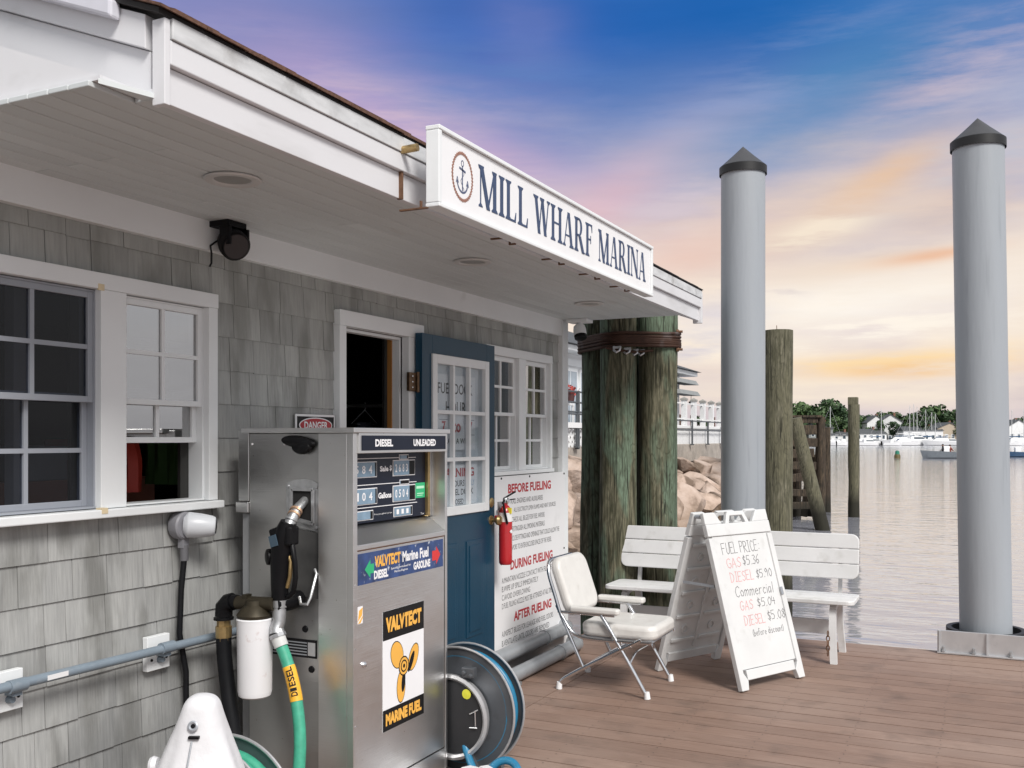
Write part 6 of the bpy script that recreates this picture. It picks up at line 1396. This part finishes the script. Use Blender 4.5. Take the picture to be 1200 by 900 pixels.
# ================================================================== sea wall, riprap and the restaurant on the left shore
b = M()
prof_ = [(-6.2,-3.0),(-6.6,-.4),(-7.05,.75),(-7.05,1.12),(-40,1.3)]
for y_ in (10.4, 27.5):
    for x_, z_ in prof_: b.v.append((x_, y_, z_))
k_ = len(prof_); b.f = [(i, k_+i, k_+i+1, i+1) for i in range(k_-1)]
struct(build('shore_bank', b, mat('bank_rubble', (.10,.085,.07), .95, var=.5, scale=2, bump=.05)))
sw = thing('sea_wall', 'tan concrete sea wall with a white boarded face above the boulders', 'wall', (-7.1,20,1))
for i in range(11):
    m_ = M(); m_.box(-7.25,-7.0,10.5+i*2.5,12.98+i*2.5,.9,1.36); build('block', m_, CONC, sw, bevel=.02)
m_ = M()
for i in range(60):
    y_ = 18.5+i*.32; m_ = M(); m_.box(-7.2,-7.03+.006*(i % 2),y_,y_+.312,1.362,1.76); build('board', m_, FARWHITE, sw)
m_ = M(); m_.box(-7.26,-6.98,18.5,37.7,1.762,1.84); build('coping', m_, FARWHITE, sw, bevel=.01)
rl = thing('pipe_railing', 'thin dark grey pipe railing in front of the white boarded sea wall', 'railing', (-6.9,24,1.1))
RG = mat('dark_pipe_rail', (.10,.11,.12), .5, .3)
for i in range(14):
    y_ = 15.5+i*1.6; m_ = M(); m_.box(-6.95,-6.91,y_-.02,y_+.02,1.34,1.98); m_.box(-6.97,-6.89,y_-.05,y_+.05,1.33,1.36); build('post', m_, RG, rl)
for z_ in (1.96,1.72):
    m_ = M(); m_.tube([(-6.93,15.5,z_),(-6.93,36.3,z_)], .017, 8); build('rail', m_, RG, rl)
fc = thing('picket_fence', 'white fence of square capped posts on the sea wall', 'fence', (-7.3,28,1.8))
for i in range(13):
    y_ = 23.2+i*.93; m_ = M(); m_.box(-7.20,-7.07,y_-.065,y_+.065,1.841,2.50); p_ = build('post', m_, FARWHITE, fc); m_ = M(); m_.box(-7.22,-7.05,y_-.085,y_+.085,2.50,2.55); m_.add([(-7.21,y_-.075,2.55),(-7.06,y_-.075,2.55),(-7.06,y_+.075,2.55),(-7.21,y_+.075,2.55),(-7.135,y_,2.60)],[(0,1,4),(1,2,4),(2,3,4),(3,0,4)]); build('post_cap', m_, mat('post_cap_grey', (.30,.29,.27), .7), p_)
for z_ in (2.02,2.42):
    m_ = M(); m_.box(-7.15,-7.12,23.2,34.4,z_-.015,z_+.015); build('rail', m_, FARWHITE, fc)
rs2 = random.Random(5)
for i in range(9):
    y_ = 23.7+i*1.25; t_ = thing('patio_chair', 'brown patio chair behind the white posts on the sea wall', 'chair', (-8.0,y_,1.3), 'patio chairs behind the white fence')
    m_ = M(); m_.box(-8.25,-7.8,y_-.22,y_+.22,1.72,1.78); build('seat', m_, mat('wicker_brown', (.12,.06,.035), .8), t_)
    m_ = M(); m_.box(-8.28,-8.23,y_-.22,y_+.22,1.78,2.22); build('backrest', m_, bpy.data.materials['wicker_brown'], t_)
    for sx, sy in ((-8.22,-.19),(-8.22,.19),(-7.84,-.19),(-7.84,.19)):
        m_ = M(); m_.box(sx-.02,sx+.02,y_+sy-.02,y_+sy+.02,1.3,1.72); build('leg', m_, bpy.data.materials['wicker_brown'], t_)
# boulders
def rockmesh(seed):
    bm = bmesh.new(); bmesh.ops.create_icosphere(bm, subdivisions=4, radius=1)
    rr = random.Random(seed); pl = [(Vector((rr.uniform(-1,1), rr.uniform(-1,1), rr.uniform(-1,1))).normalized(), rr.uniform(.46,.80)) for _ in range(16)]
    for v in bm.verts:
        p = v.co.copy()
        for n_, d_ in pl:
            q = p.dot(n_)
            if q > d_: p -= n_*(q-d_)*.985
        p *= 1+.04*mnoise.noise(p*1.6+Vector((seed,0,0)))+.012*mnoise.noise(p*6+Vector((seed,0,0)))
        v.co = p
    me = bpy.data.meshes.new('boulder'); bm.to_mesh(me); bm.free(); me.materials.append(ROCK); me.shade_smooth(); me.set_sharp_from_angle(angle=R(17)); return me
RM = [rockmesh(s) for s in range(8)]
def boulder(x, y, z, s, label='weathered boulder pushed up at the sea wall behind the lashed piles', sq=None, group='granite boulders of the riprap'):
    o = bpy.data.objects.new('boulder', RM[rs2.randrange(8)]); col.objects.link(o); o.location = (x,y,z)
    o.scale = sq or (s*rs2.uniform(.85,1.25), s*rs2.uniform(.9,1.5), s*rs2.uniform(.55,.8)); o.rotation_euler = (rs2.uniform(-.3,.3), rs2.uniform(-.3,.3), rs2.uniform(0,6.28))
    return tag(o, label, 'boulder', group)
y_ = 10.5
while y_ < 27:
    for (bx, bz, s_, lb_) in ((-5.15,-.45,.62,'brown stained boulder of the lowest row at the waterline'),(-5.75,-.05,.72,'big pink granite boulder in the second row above the water'),(-6.25,.35,.66,'tan granite boulder in the third row of the riprap'),(-6.75,.72,.5,'pale boulder in the top row right below the sea wall')):
        boulder(bx+rs2.uniform(-.2,.25), y_+rs2.uniform(-.35,.35), bz+rs2.uniform(-.12,.15), s_*rs2.uniform(.75,1.2), lb_)
    y_ += 1.05
for (x, y, z, s_) in ((-6.6,15.9,.95,.55),(-7.0,18.6,1.15,.5)): boulder(x, y, z, s_)
# restaurant building with its corner beyond the lashed piles
rb = thing('restaurant_building', 'white waterfront building with a dark roof and tall windows behind the lashed piles', 'building', (-10,24,1.3))
m_ = M(); m_.box(-16,-8.0,15.5,27.6,1.3,3.30); build('wall', m_, FARWHITE, rb)
m_ = M(); m_.box(-8.0,-7.97,15.5,27.6,3.05,3.20); m_.box(-8.0,-7.965,15.5,27.6,1.55,1.70); build('trim_board', m_, WHITE, rb)
m_ = M(); m_.box(-16.2,-7.6,15.2,28.1,3.30,3.42); build('eave', m_, WHITE, rb, bevel=.01)
m_ = M(); m_.add([(-7.5,15.1,3.425),(-7.5,28.2,3.425),(-16.3,28.2,3.425),(-16.3,15.1,3.425),(-11.9,15.1,4.9),(-11.9,28.2,4.9)], [(3,2,1,0),(0,1,5,4),(2,3,4,5),(0,4,3),(1,2,5)]); build('roof', m_, FARROOF, rb)
for i in range(12):
    y_ = 16.0+i*.95
    f_ = M(); f_.box(-8.0,-7.95,y_,y_+.82,1.75,3.0); wf_ = build('window', f_, WHITE, rb)
    for s_ in (0,1):
        p_ = M(); p_.box(-7.95,-7.945,y_+.06+.37*s_,y_+.39+.37*s_,1.82,2.93); build('pane', p_, mat('sky_pane_%d_%d' % (i, s_), (.30,.36,.42), .1), wf_)
eb = thing('roof_canopy', 'thin grey double canopy edge jutting from the building beyond the lashed piles', 'canopy', (-7.6,28,3.0))
for z_, w_ in ((3.05,.9),(2.74,.95)):
    m_ = M(); w_ -= .45; m_.add([(-7.9,25.5,z_),(-7.9+w_,25.7,z_-.02),(-7.9+w_,27.7,z_-.02),(-7.95,27.9,z_),(-7.9,25.5,z_+.08),(-7.9+w_-.06,25.7,z_+.10),(-7.9+w_-.06,27.6,z_+.10),(-7.95,27.8,z_+.08)], [(0,3,2,1),(4,5,6,7),(0,1,5,4),(1,2,6,5),(2,3,7,6),(3,0,4,7)]); build('canopy_slab', m_, FARGREY, eb)
m_ = M(); m_.lathe([(0,0),(.06,.02),(.07,.1),(0,.13)], (-7.6,27.4,2.45), UZ, 12); m_.box(-7.605,-7.595,27.39,27.41,2.58,2.74); build('hanging_lamp', m_, BLACK, eb)
# deck rail, chairs and lattice seen left of the piles
dk = thing('patio_deck', 'raised deck with white lattice skirt between the building corner and the piles', 'deck', (-7.4,17,1.3))
m_ = M(); m_.box(-8.0,-6.9,15.0,18.45,1.70,1.80); build('deck_edge', m_, FARWHITE, dk)
for i in range(14):
    for s_ in (-1, 1):
        y_ = 16.0+i*.17; m_ = M(); m_.bar((-7.0,y_-s_*.16,1.34),(-7.0+.01*s_,y_+s_*.16,1.69),.05,.02,(1,0,0)); build('lattice_strip', m_, FARWHITE, dk)
for y_ in (16.2,17.2,18.2):
    m_ = M(); m_.box(-6.98,-6.92,y_-.03,y_+.03,1.3,2.40); build('post', m_, RG, dk)
for z_ in (2.38,2.18,2.0):
    m_ = M(); m_.tube([(-6.95,15.0,z_),(-6.95,18.4,z_)], .018, 8); build('rail', m_, RG, dk)
for i, y_ in enumerate((16.9,17.7)):
    t_ = thing('deck_chair', ['white deck chair behind the grey railing, nearer the corner board','white deck chair behind the grey railing, nearer the piles'][i], 'chair', (-7.5,y_,1.8), 'white chairs on the restaurant deck')
    m_ = M(); m_.box(-7.7,-7.3,y_-.2,y_+.2,2.15,2.19); build('seat', m_, FARWHITE, t_)
    for k in range(4): m_ = M(); m_.box(-7.72,-7.69,y_-.2+k*.11,y_-.13+k*.11,2.19,2.6); build('back_slat', m_, FARWHITE, t_)
    for sx, sy in ((-7.68,-.17),(-7.68,.17),(-7.32,-.17),(-7.32,.17)): m_ = M(); m_.box(sx-.02,sx+.02,y_+sy-.02,y_+sy+.02,1.8,2.15); build('leg', m_, FARWHITE, t_)
pp_ = thing('potted_plant', 'small red flowers in a pot on the restaurant deck', 'potted plant', (-7.2,17.45,1.8))
m_ = M(); m_.lathe([(.06,0),(.09,.18),(.10,.2)], (-7.2,17.45,2.19), UZ, 12); build('pot', m_, mat('dark_pot', (.08,.03,.03), .7), pp_)
m_ = M()
for k in range(60):
    p = Vector((-7.2,17.45,2.45))+Vector((rs2.gauss(0,.08), rs2.gauss(0,.08), rs2.gauss(0,.06))); a_ = Vector((rs2.uniform(-1,1),rs2.uniform(-1,1),rs2.uniform(-1,1))).normalized()*.03; c_ = a_.orthogonal().normalized()*.03
    m_.add([p-a_,p+c_,p+a_,p-c_],[(0,1,2,3)])
build('flowers', m_, mat('red_flowers', (.35,.04,.03), .7), pp_)

# ================================================================== far shore
def crown(seed, h, wd, nleaf=520):
    rr = random.Random(seed); q = M(); lumps = []
    for k in range(11):
        a_ = rr.uniform(0,6.28); d = rr.uniform(0,.62)*wd; lumps.append((Vector((math.cos(a_)*d, math.sin(a_)*d, h*rr.uniform(.32,.86))), rr.uniform(.24,.42)*wd))
    for k in range(nleaf):
        c_, r_ = lumps[rr.randrange(len(lumps))]; n_ = Vector((rr.gauss(0,1), rr.gauss(0,1), rr.gauss(0,1))).normalized(); p = c_+n_*r_*rr.uniform(.7,1.08)
        s_ = rr.uniform(.22,.5); t1 = (n_+Vector((rr.uniform(-.6,.6),)*3)).orthogonal().normalized()*s_; t2 = n_.cross(t1).normalized()*s_*rr.uniform(.6,1)
        q.add([p-t1, p+t2, p+t1*rr.uniform(.8,1.2), p-t2], [(0,1,2,3)])
    return q
CROWNS = []
for s_ in range(6):
    o_ = build('crown', crown(s_+20, 8, 3.4), LEAF); CROWNS.append(o_.data); bpy.data.objects.remove(o_)
tq = M(); tq.tube([(0,0,-.5),(.1,0,2),(0,.1,5.2)],[.3,.22,.08],8); tq.tube([(0.05,0,2.6),(1.1,.3,4.6)],[.12,.05],6); tq.tube([(0.05,0,3),(-1.0,-.4,5)],[.12,.05],6)
o_ = build('trunk', tq, TRUNKM); TRK = o_.data; bpy.data.objects.remove(o_)
rt = random.Random(11)
lim = 0
def tree(px, t, s, lab):
    x, y = at(px, t)
    o = bpy.data.objects.new('tree', None); col.objects.link(o); o.location = (x,y,.4+(t-290)*.02); o.scale = (s*rt.uniform(.9,1.25),s*rt.uniform(.9,1.25),s); o.rotation_euler = (0,0,rt.uniform(0,6.28)); tag(o, lab, 'tree', 'trees along the far shore')
    for nm, me in (('crown', CROWNS[rt.randrange(6)]), ('trunk', TRK)):
        c_ = bpy.data.objects.new(nm, me); col.objects.link(c_); c_.parent = o
px = 880
while px < 1330:
    for row in (0,1):
        hh = .92+.14*math.sin(px*.035)+.10*math.sin(px*.11+1)+ (.12 if 930 < px < 990 else 0) - (.12 if px > 1070 else 0)
        if row == 0 and rt.random() < .35: continue
        tree(px+rt.uniform(-3,3), 304+row*20+rt.uniform(-5,5), hh*rt.uniform(.85,1.12)*(1.38 if row else .95), 'tall dark green tree of the back row behind the far houses' if row else 'lower leafy tree of the front row among the far houses')
    px += 7
px = -700
while px < 880:
    tree(px, 330+rt.uniform(-5,5), rt.uniform(.9,1.1), 'leafy green tree of the shore hidden behind the dock building'); px += 40
px = 1335
while px < 2400: tree(px, 325+rt.uniform(-8,8), rt.uniform(.85,1.05), 'leafy green tree on the far shore to the right'); px += 14
def house(px, t, wd, dp, h, rh, label, wm=FARWHITE, zb=1.0, rot=0, gable=True):
    x, y = at(px, t); h *= .80; rh *= .85; wd *= .9; o = thing('house', label, 'house', (x,y,zb), rz=R(YAW)+rot)
    q = M(); q.box(-wd/2,wd/2,0,dp,-1,h)
    if gable: q.add([(-wd/2,0,h),(wd/2,0,h),(0,0,h+rh),(-wd/2,dp,h),(wd/2,dp,h),(0,dp,h+rh)], [(0,1,2),(5,4,3)])
    build('wall', q, wm, o, local=True)
    q = M(); e = .3
    if gable:
        for s_ in (-1,1): q.add([(s_*(wd/2+e),-e,h-e*rh/(wd/2)),(0,-e,h+rh),(0,dp+e,h+rh),(s_*(wd/2+e),dp+e,h-e*rh/(wd/2)),(s_*(wd/2+e),-e,h-e*rh/(wd/2)+.2),(0,-e,h+rh+.2),(0,dp+e,h+rh+.2),(s_*(wd/2+e),dp+e,h-e*rh/(wd/2)+.2)], [(0,3,2,1),(4,5,6,7),(0,1,5,4),(3,7,6,2),(0,4,7,3)])
    else: q.add([(-wd/2-e,-e,h),(wd/2+e,-e,h),(wd/2+e,dp+e,h),(-wd/2-e,dp+e,h),(-wd/2,dp/2,h+rh),(wd/2,dp/2,h+rh)], [(0,3,2,1),(0,1,5,4),(2,3,4,5),(1,2,5),(3,0,4)])
    rf_ = build('roof', q, FARROOF, o, local=True)
    q = M(); q.box(wd*.2,wd*.2+.6,dp*.4,dp*.4+.6,h,h+rh+.7); build('chimney', q, mat('chimney_brick', (.2,.1,.07), .9), rf_, local=True)
    nw = max(2, int(wd/1.9))
    for f_ in range(max(1, int(h/2.6))):
        for i in range(nw):
            xx = -wd/2+wd*(i+.5)/nw; z_ = .9+f_*2.6
            q = M(); q.box(xx-.5,xx+.5,-.06,0,z_,z_+1.35); w_ = build('window', q, WHITE, o, local=True)
            q = M(); q.box(xx-.38,xx+.38,-.08,-.06,z_+.12,z_+1.23); build('pane', q, FARGLASS, w_, local=True)
HS = [(962,300,8,7,4.2,2.4,'grey shingled house among the trees right of the broken pier',FARGREY,1.2,False),
 (985,298,10,7,2.6,1.4,'low white boathouse just left of the slim lone pile',FARWHITE,.4,False),
 (1021,297,11,7,3.2,1.8,'white waterfront house right of the slim lone pile',FARWHITE,.4,False),
 (1027,318,7,7,5.6,2.6,'white gabled house on the hill left of the dense tree',FARWHITE,2.2,True),
 (1044,316,8,7,5.8,2.8,'tall white gabled house on the hill above the buoy',FARWHITE,2.2,True),
 (1059,299,12,7,1.8,.9,'long low grey roofed shed right of the buoy',FARGREY,.2,False),
 (1082,299,13,8,4.4,1.6,'large white boathouse behind the masts',FARWHITE,.4,False),
 (1113,300,9,8,5.0,2.0,'tan and white house left of the right white pile',FARTAN,.6,True),
 (1128,303,9,8,4.4,2.0,'white house behind the right white pile',FARWHITE,.6,False),
 (1194,299,8,8,5.6,2.2,'white house at the right edge of the far shore',FARWHITE,.8,True),
 (1212,306,11,8,4.2,2.2,'grey house beyond the right edge of the far shore',FARGREY,.8,False)]
for (px, t, wd, dp, h, rh, lb_, wm, zb, gb) in HS: house(px, t, wd, dp, h, rh, lb_, wm, zb, rt.uniform(-.3,.3), gb)
# boats
def hullmesh(L, Wd, H, bow=.5):
    q = M(); ns = 12
    for i in range(ns+1):
        f = i/ns; x = -L/2+L*f; w_ = Wd/2*(1-max(0, (f-bow)/(1-bow))**2.2) if f > bow else Wd/2*(.88+.12*f/bow); sh = H*(1+.28*f*f); rk = L*.05*max(0,(f-.7)/.3)
        q.v += [(x+rk, -w_, sh), (x, -w_*.75, .12*H), (x, 0, -.15*H), (x, w_*.75, .12*H), (x+rk, w_, sh)]
    for i in range(ns):
        for k in range(4): a_ = i*5+k; q.f.append((a_, a_+5, a_+6, a_+1))
        a_ = i*5; q.f.append((a_+4, a_+9, a_+5, a_))
    q.f.append((0,1,2,3,4)); return q
def boat(px, t, L, kind, label, hm=HULLW, rot=0, H=None, cat='boat', group='boats moored off the far shore'):
    x, y = at(px, t); o = thing('sailboat' if kind == 'sail' else 'motor_boat', label, cat, (x,y,ZW), group, R(YAW)+rot)
    H = H or L*.13; Wd = L*.30
    build('hull', hullmesh(L, Wd, H), hm, o, local=True, smooth=True, ang=40)
    if kind == 'sail':
        q = M(); q.box(-L*.18,L*.2,-Wd*.28,Wd*.28,H,H+.45); build('cabin', q, HULLW, o, local=True, bevel=.08)
        q = M(); q.tube([(L*.06,0,H),(L*.06,0,H+L*1.12)],[.11,.07],8); build('mast', q, MASTM, o, local=True)
        q = M(); q.tube([(L*.06,0,H+1.3),(-L*.42,0,H+1.35)],.06,6); q.tube([(L*.03,0,H+1.42),(-L*.40,0,H+1.47)],.16,8); build('boom', q, HULLB, o, local=True)
        q = M(); q.tube([(L*.5,0,H*1.2),(L*.06,0,H+L*1.1)],.02,4); q.tube([(-L*.48,0,H),(L*.06,0,H+L*1.1)],.02,4); q.tube([(L*.06,-.8,H+L*.6),(L*.06,.8,H+L*.6)],.03,4); build('rigging', q, MASTM, o, local=True)
    elif kind == 'cruiser':
        q = M(); q.add([(-L*.25,-Wd*.36,H),(L*.28,-Wd*.3,H),(L*.28,Wd*.3,H),(-L*.25,Wd*.36,H),(-L*.22,-Wd*.33,H+L*.11),(L*.12,-Wd*.27,H+L*.11),(L*.12,Wd*.27,H+L*.11),(-L*.22,Wd*.33,H+L*.11)], [(0,3,2,1),(4,5,6,7),(0,1,5,4),(1,2,6,5),(2,3,7,6),(3,0,4,7)]); build('cabin', q, HULLW, o, local=True, bevel=.05)
        q = M(); q.add([(-L*.15,-Wd*.345,H+L*.04),(L*.19,-Wd*.32,H+L*.04),(L*.13,-Wd*.30,H+L*.085),(-L*.15,-Wd*.34,H+L*.085)], [(0,1,2,3)]); q.add([(L*.215,-Wd*.27,H+L*.05),(L*.215,Wd*.27,H+L*.05),(L*.15,Wd*.25,H+L*.1),(L*.15,-Wd*.25,H+L*.1)], [(0,1,2,3)]); build('windscreen', q, FARGLASS, o, local=True)
        q = M(); q.box(-L*.2,L*.05,-Wd*.3,Wd*.3,H+L*.20,H+L*.215)
        for sx in (-L*.19,L*.04):
            for sy in (-.28,.28): q.tube([(sx,Wd*sy,H+L*.1),(sx,Wd*sy,H+L*.2)],.03,4)
        build('hardtop', q, HULLW, o, local=True)
    else:
        q = M(); q.box(-L*.08,L*.06,-Wd*.15,Wd*.15,H*.6,H+L*.12); build('console', q, HULLW, o, local=True, bevel=.04)
        q = M(); q.box(-L*.56,-L*.5,-Wd*.1,Wd*.1,H*.1,H*1.6); build('outboard_motor', q, BLACK, o, local=True, bevel=.04)
    return o
BT = [(971,283,9.0,'sail','white sailboat with a tall mast right of the broken pier',0.2),(960,288,7,'cruiser','small white cruiser close to the broken pier',2.9),
(979,292,8,'cruiser','white cruiser between the tall mast and the slim lone pile',.3),(988,286,7.5,'open','white open boat just left of the slim lone pile',3.0),
(1014,288,9,'cruiser','white cruiser just right of the slim lone pile',2.8),(1024,293,8,'cruiser','white cabin boat in front of the waterfront house',.2),
(1036,290,6,'open','small open boat left above the buoy',3.1),(1053,284,10,'cruiser','large white cruiser straight above the buoy',3.05),
(1064,292,9.5,'sail','first sailboat right of the buoy',.1),(1074,286,11,'cruiser','big white cruiser below the pair of masts',.25),(1077,294,9.2,'sail','sailboat in front of the large white boathouse',2.9),
(1083,297,8.6,'sail','sailboat at the right of the group of masts',.2),(1092,287,7.5,'open','white open boat behind the grey skiff',.2),(1102,283,9,'cruiser','white cruiser right behind the grey skiff',2.9),
(1114,290,8,'cruiser','white cruiser left of the right white pile',.1),(1140,288,9,'cruiser','white cruiser hidden behind the right white pile',.1),
(1184,292,8.5,'sail','sailboat just right of the right white pile',.2),(1190,283,9,'cruiser','white cruiser at the right edge of the far shore',3.0),(1206,286,10,'cruiser','white cruiser past the right edge of the far shore',.2)]
BT += [(966,270,6,'open','small open boat in front of the broken pier mast',2.9),(982,274,6.5,'open','low white skiff nearest left of the slim lone pile',.1),
(1018,276,7,'cruiser','small white cabin boat nearest right of the slim lone pile',.1),(1031,296,8.8,'sail','sailboat left above the buoy with a furled blue sail',.3),
(1045,276,6,'open','small white open boat just above the buoy',.2),(1058,279,8,'cruiser','white cruiser right above the buoy, bow to the left',3.2),
(1069,299,10,'sail','tallest mast sailboat behind the right cruisers',.4),(1090,299,8,'sail','sailboat mast above the grey skiff',.1),(1098,293,7.5,'sail','short masted sailboat left of the tan house',3.0),
(1186,276,7,'open','white open boat beside the blue skiff',.1),(1198,290,8.5,'sail','sailboat at the right edge of the picture',.2)]
for px, t, L_b, kd, lb_, ro in BT: boat(px, t, L_b, kd, lb_, HULLW, ro)
sk = boat(1108, 97.5, 4.8, 'open', 'grey open skiff with two people beyond the right pile', HULLG, 3.14+.1, .62, group='boats nearer than the far shore')
boat(1192, 105, 4.4, 'open', 'small blue and white skiff right of the right pile', HULLB, 3.1, .5, group='boats nearer than the far shore')
sk['group'] = 'boats nearer than the far shore'
def person(label, x, y, z, top, skinm, rz):
    """seated figure grown from a skeleton"""
    o = bpy.data.objects.new('person', None); col.objects.link(o); o.location = (x,y,z); o.rotation_euler = (0,0,rz); tag(o, label, 'person')
    V = [(0,0,.10),(0,0,.32),(0,.01,.52),(0,.02,.60),(0,.03,.70),(0,.03,.80),
         (.17,.01,.50),(.24,.10,.28),(.20,.30,.24),(-.17,.01,.50),(-.24,.10,.28),(-.20,.30,.24),
         (.10,.03,.08),(.13,.42,.10),(.13,.46,-.30),(.13,.58,-.33),(-.10,.03,.08),(-.13,.42,.10),(-.13,.46,-.30),(-.13,.58,-.33)]
    E_ = [(0,1),(1,2),(2,3),(3,4),(4,5),(2,6),(6,7),(7,8),(2,9),(9,10),(10,11),(0,12),(12,13),(13,14),(14,15),(0,16),(16,17),(17,18),(18,19)]
    rr = [.15,.14,.15,.06,.10,.09,.07,.05,.035,.07,.05,.035,.09,.07,.05,.04,.09,.07,.05,.04]
    me = bpy.data.meshes.new('body'); me.from_pydata(V, E_, []); ob = bpy.data.objects.new('body', me); col.objects.link(ob); ob.parent = o
    md = ob.modifiers.new('skin', 'SKIN')
    for i, r_ in enumerate(rr): me.skin_vertices[0].data[i].radius = (r_, r_)
    me.skin_vertices[0].data[0].use_root = True; md.use_smooth_shade = True; ob.modifiers.new('sub', 'SUBSURF').levels = 1; me.materials.append(top)
    q = M(); q.lathe([(0,.64),(.07,.65),(.102,.70),(.105,.76),(.085,.82),(0,.85)], (0,.025,0), UZ, 16); build('head', q, skinm, o, local=True, smooth=True)
    q = M(); q.lathe([(.108,.74),(.112,.78),(.09,.84),(0,.865)], (0,.015,0), UZ, 16); build('hair', q, BLACK, o, local=True, smooth=True)
SKN = mat('skin', (.45,.26,.18), .6)
x, y = at(1105, 97.3); person('person in dark clothes seated in the middle of the grey skiff', x, y, ZW+.55, mat('dark_jacket', (.015,.015,.02), .8), SKN, R(YAW)+1.2)
x, y = at(1113, 97.4); person('person in a rust red top seated near the pile in the grey skiff', x, y, ZW+.5, mat('rust_red_top', (.25,.06,.04), .8), SKN, R(YAW)-1.0)
x, y = at(1051.5, 97.5); bu = thing('channel_buoy', 'green channel buoy floating alone on the water', 'buoy', (x,y,ZW))
m_ = M(); m_.lathe([(.30,-.3),(.30,.28),(.22,.40)], (x,y,ZW), UZ, 20); build('float', m_, mat('buoy_base', (.10,.075,.02), .6), bu, smooth=True)
m_ = M(); m_.lathe([(.22,.38),(.20,.62),(.16,.74),(0,.78)], (x,y,ZW), UZ, 20); build('top', m_, mat('buoy_green', (.01,.16,.10), .5), bu, smooth=True)
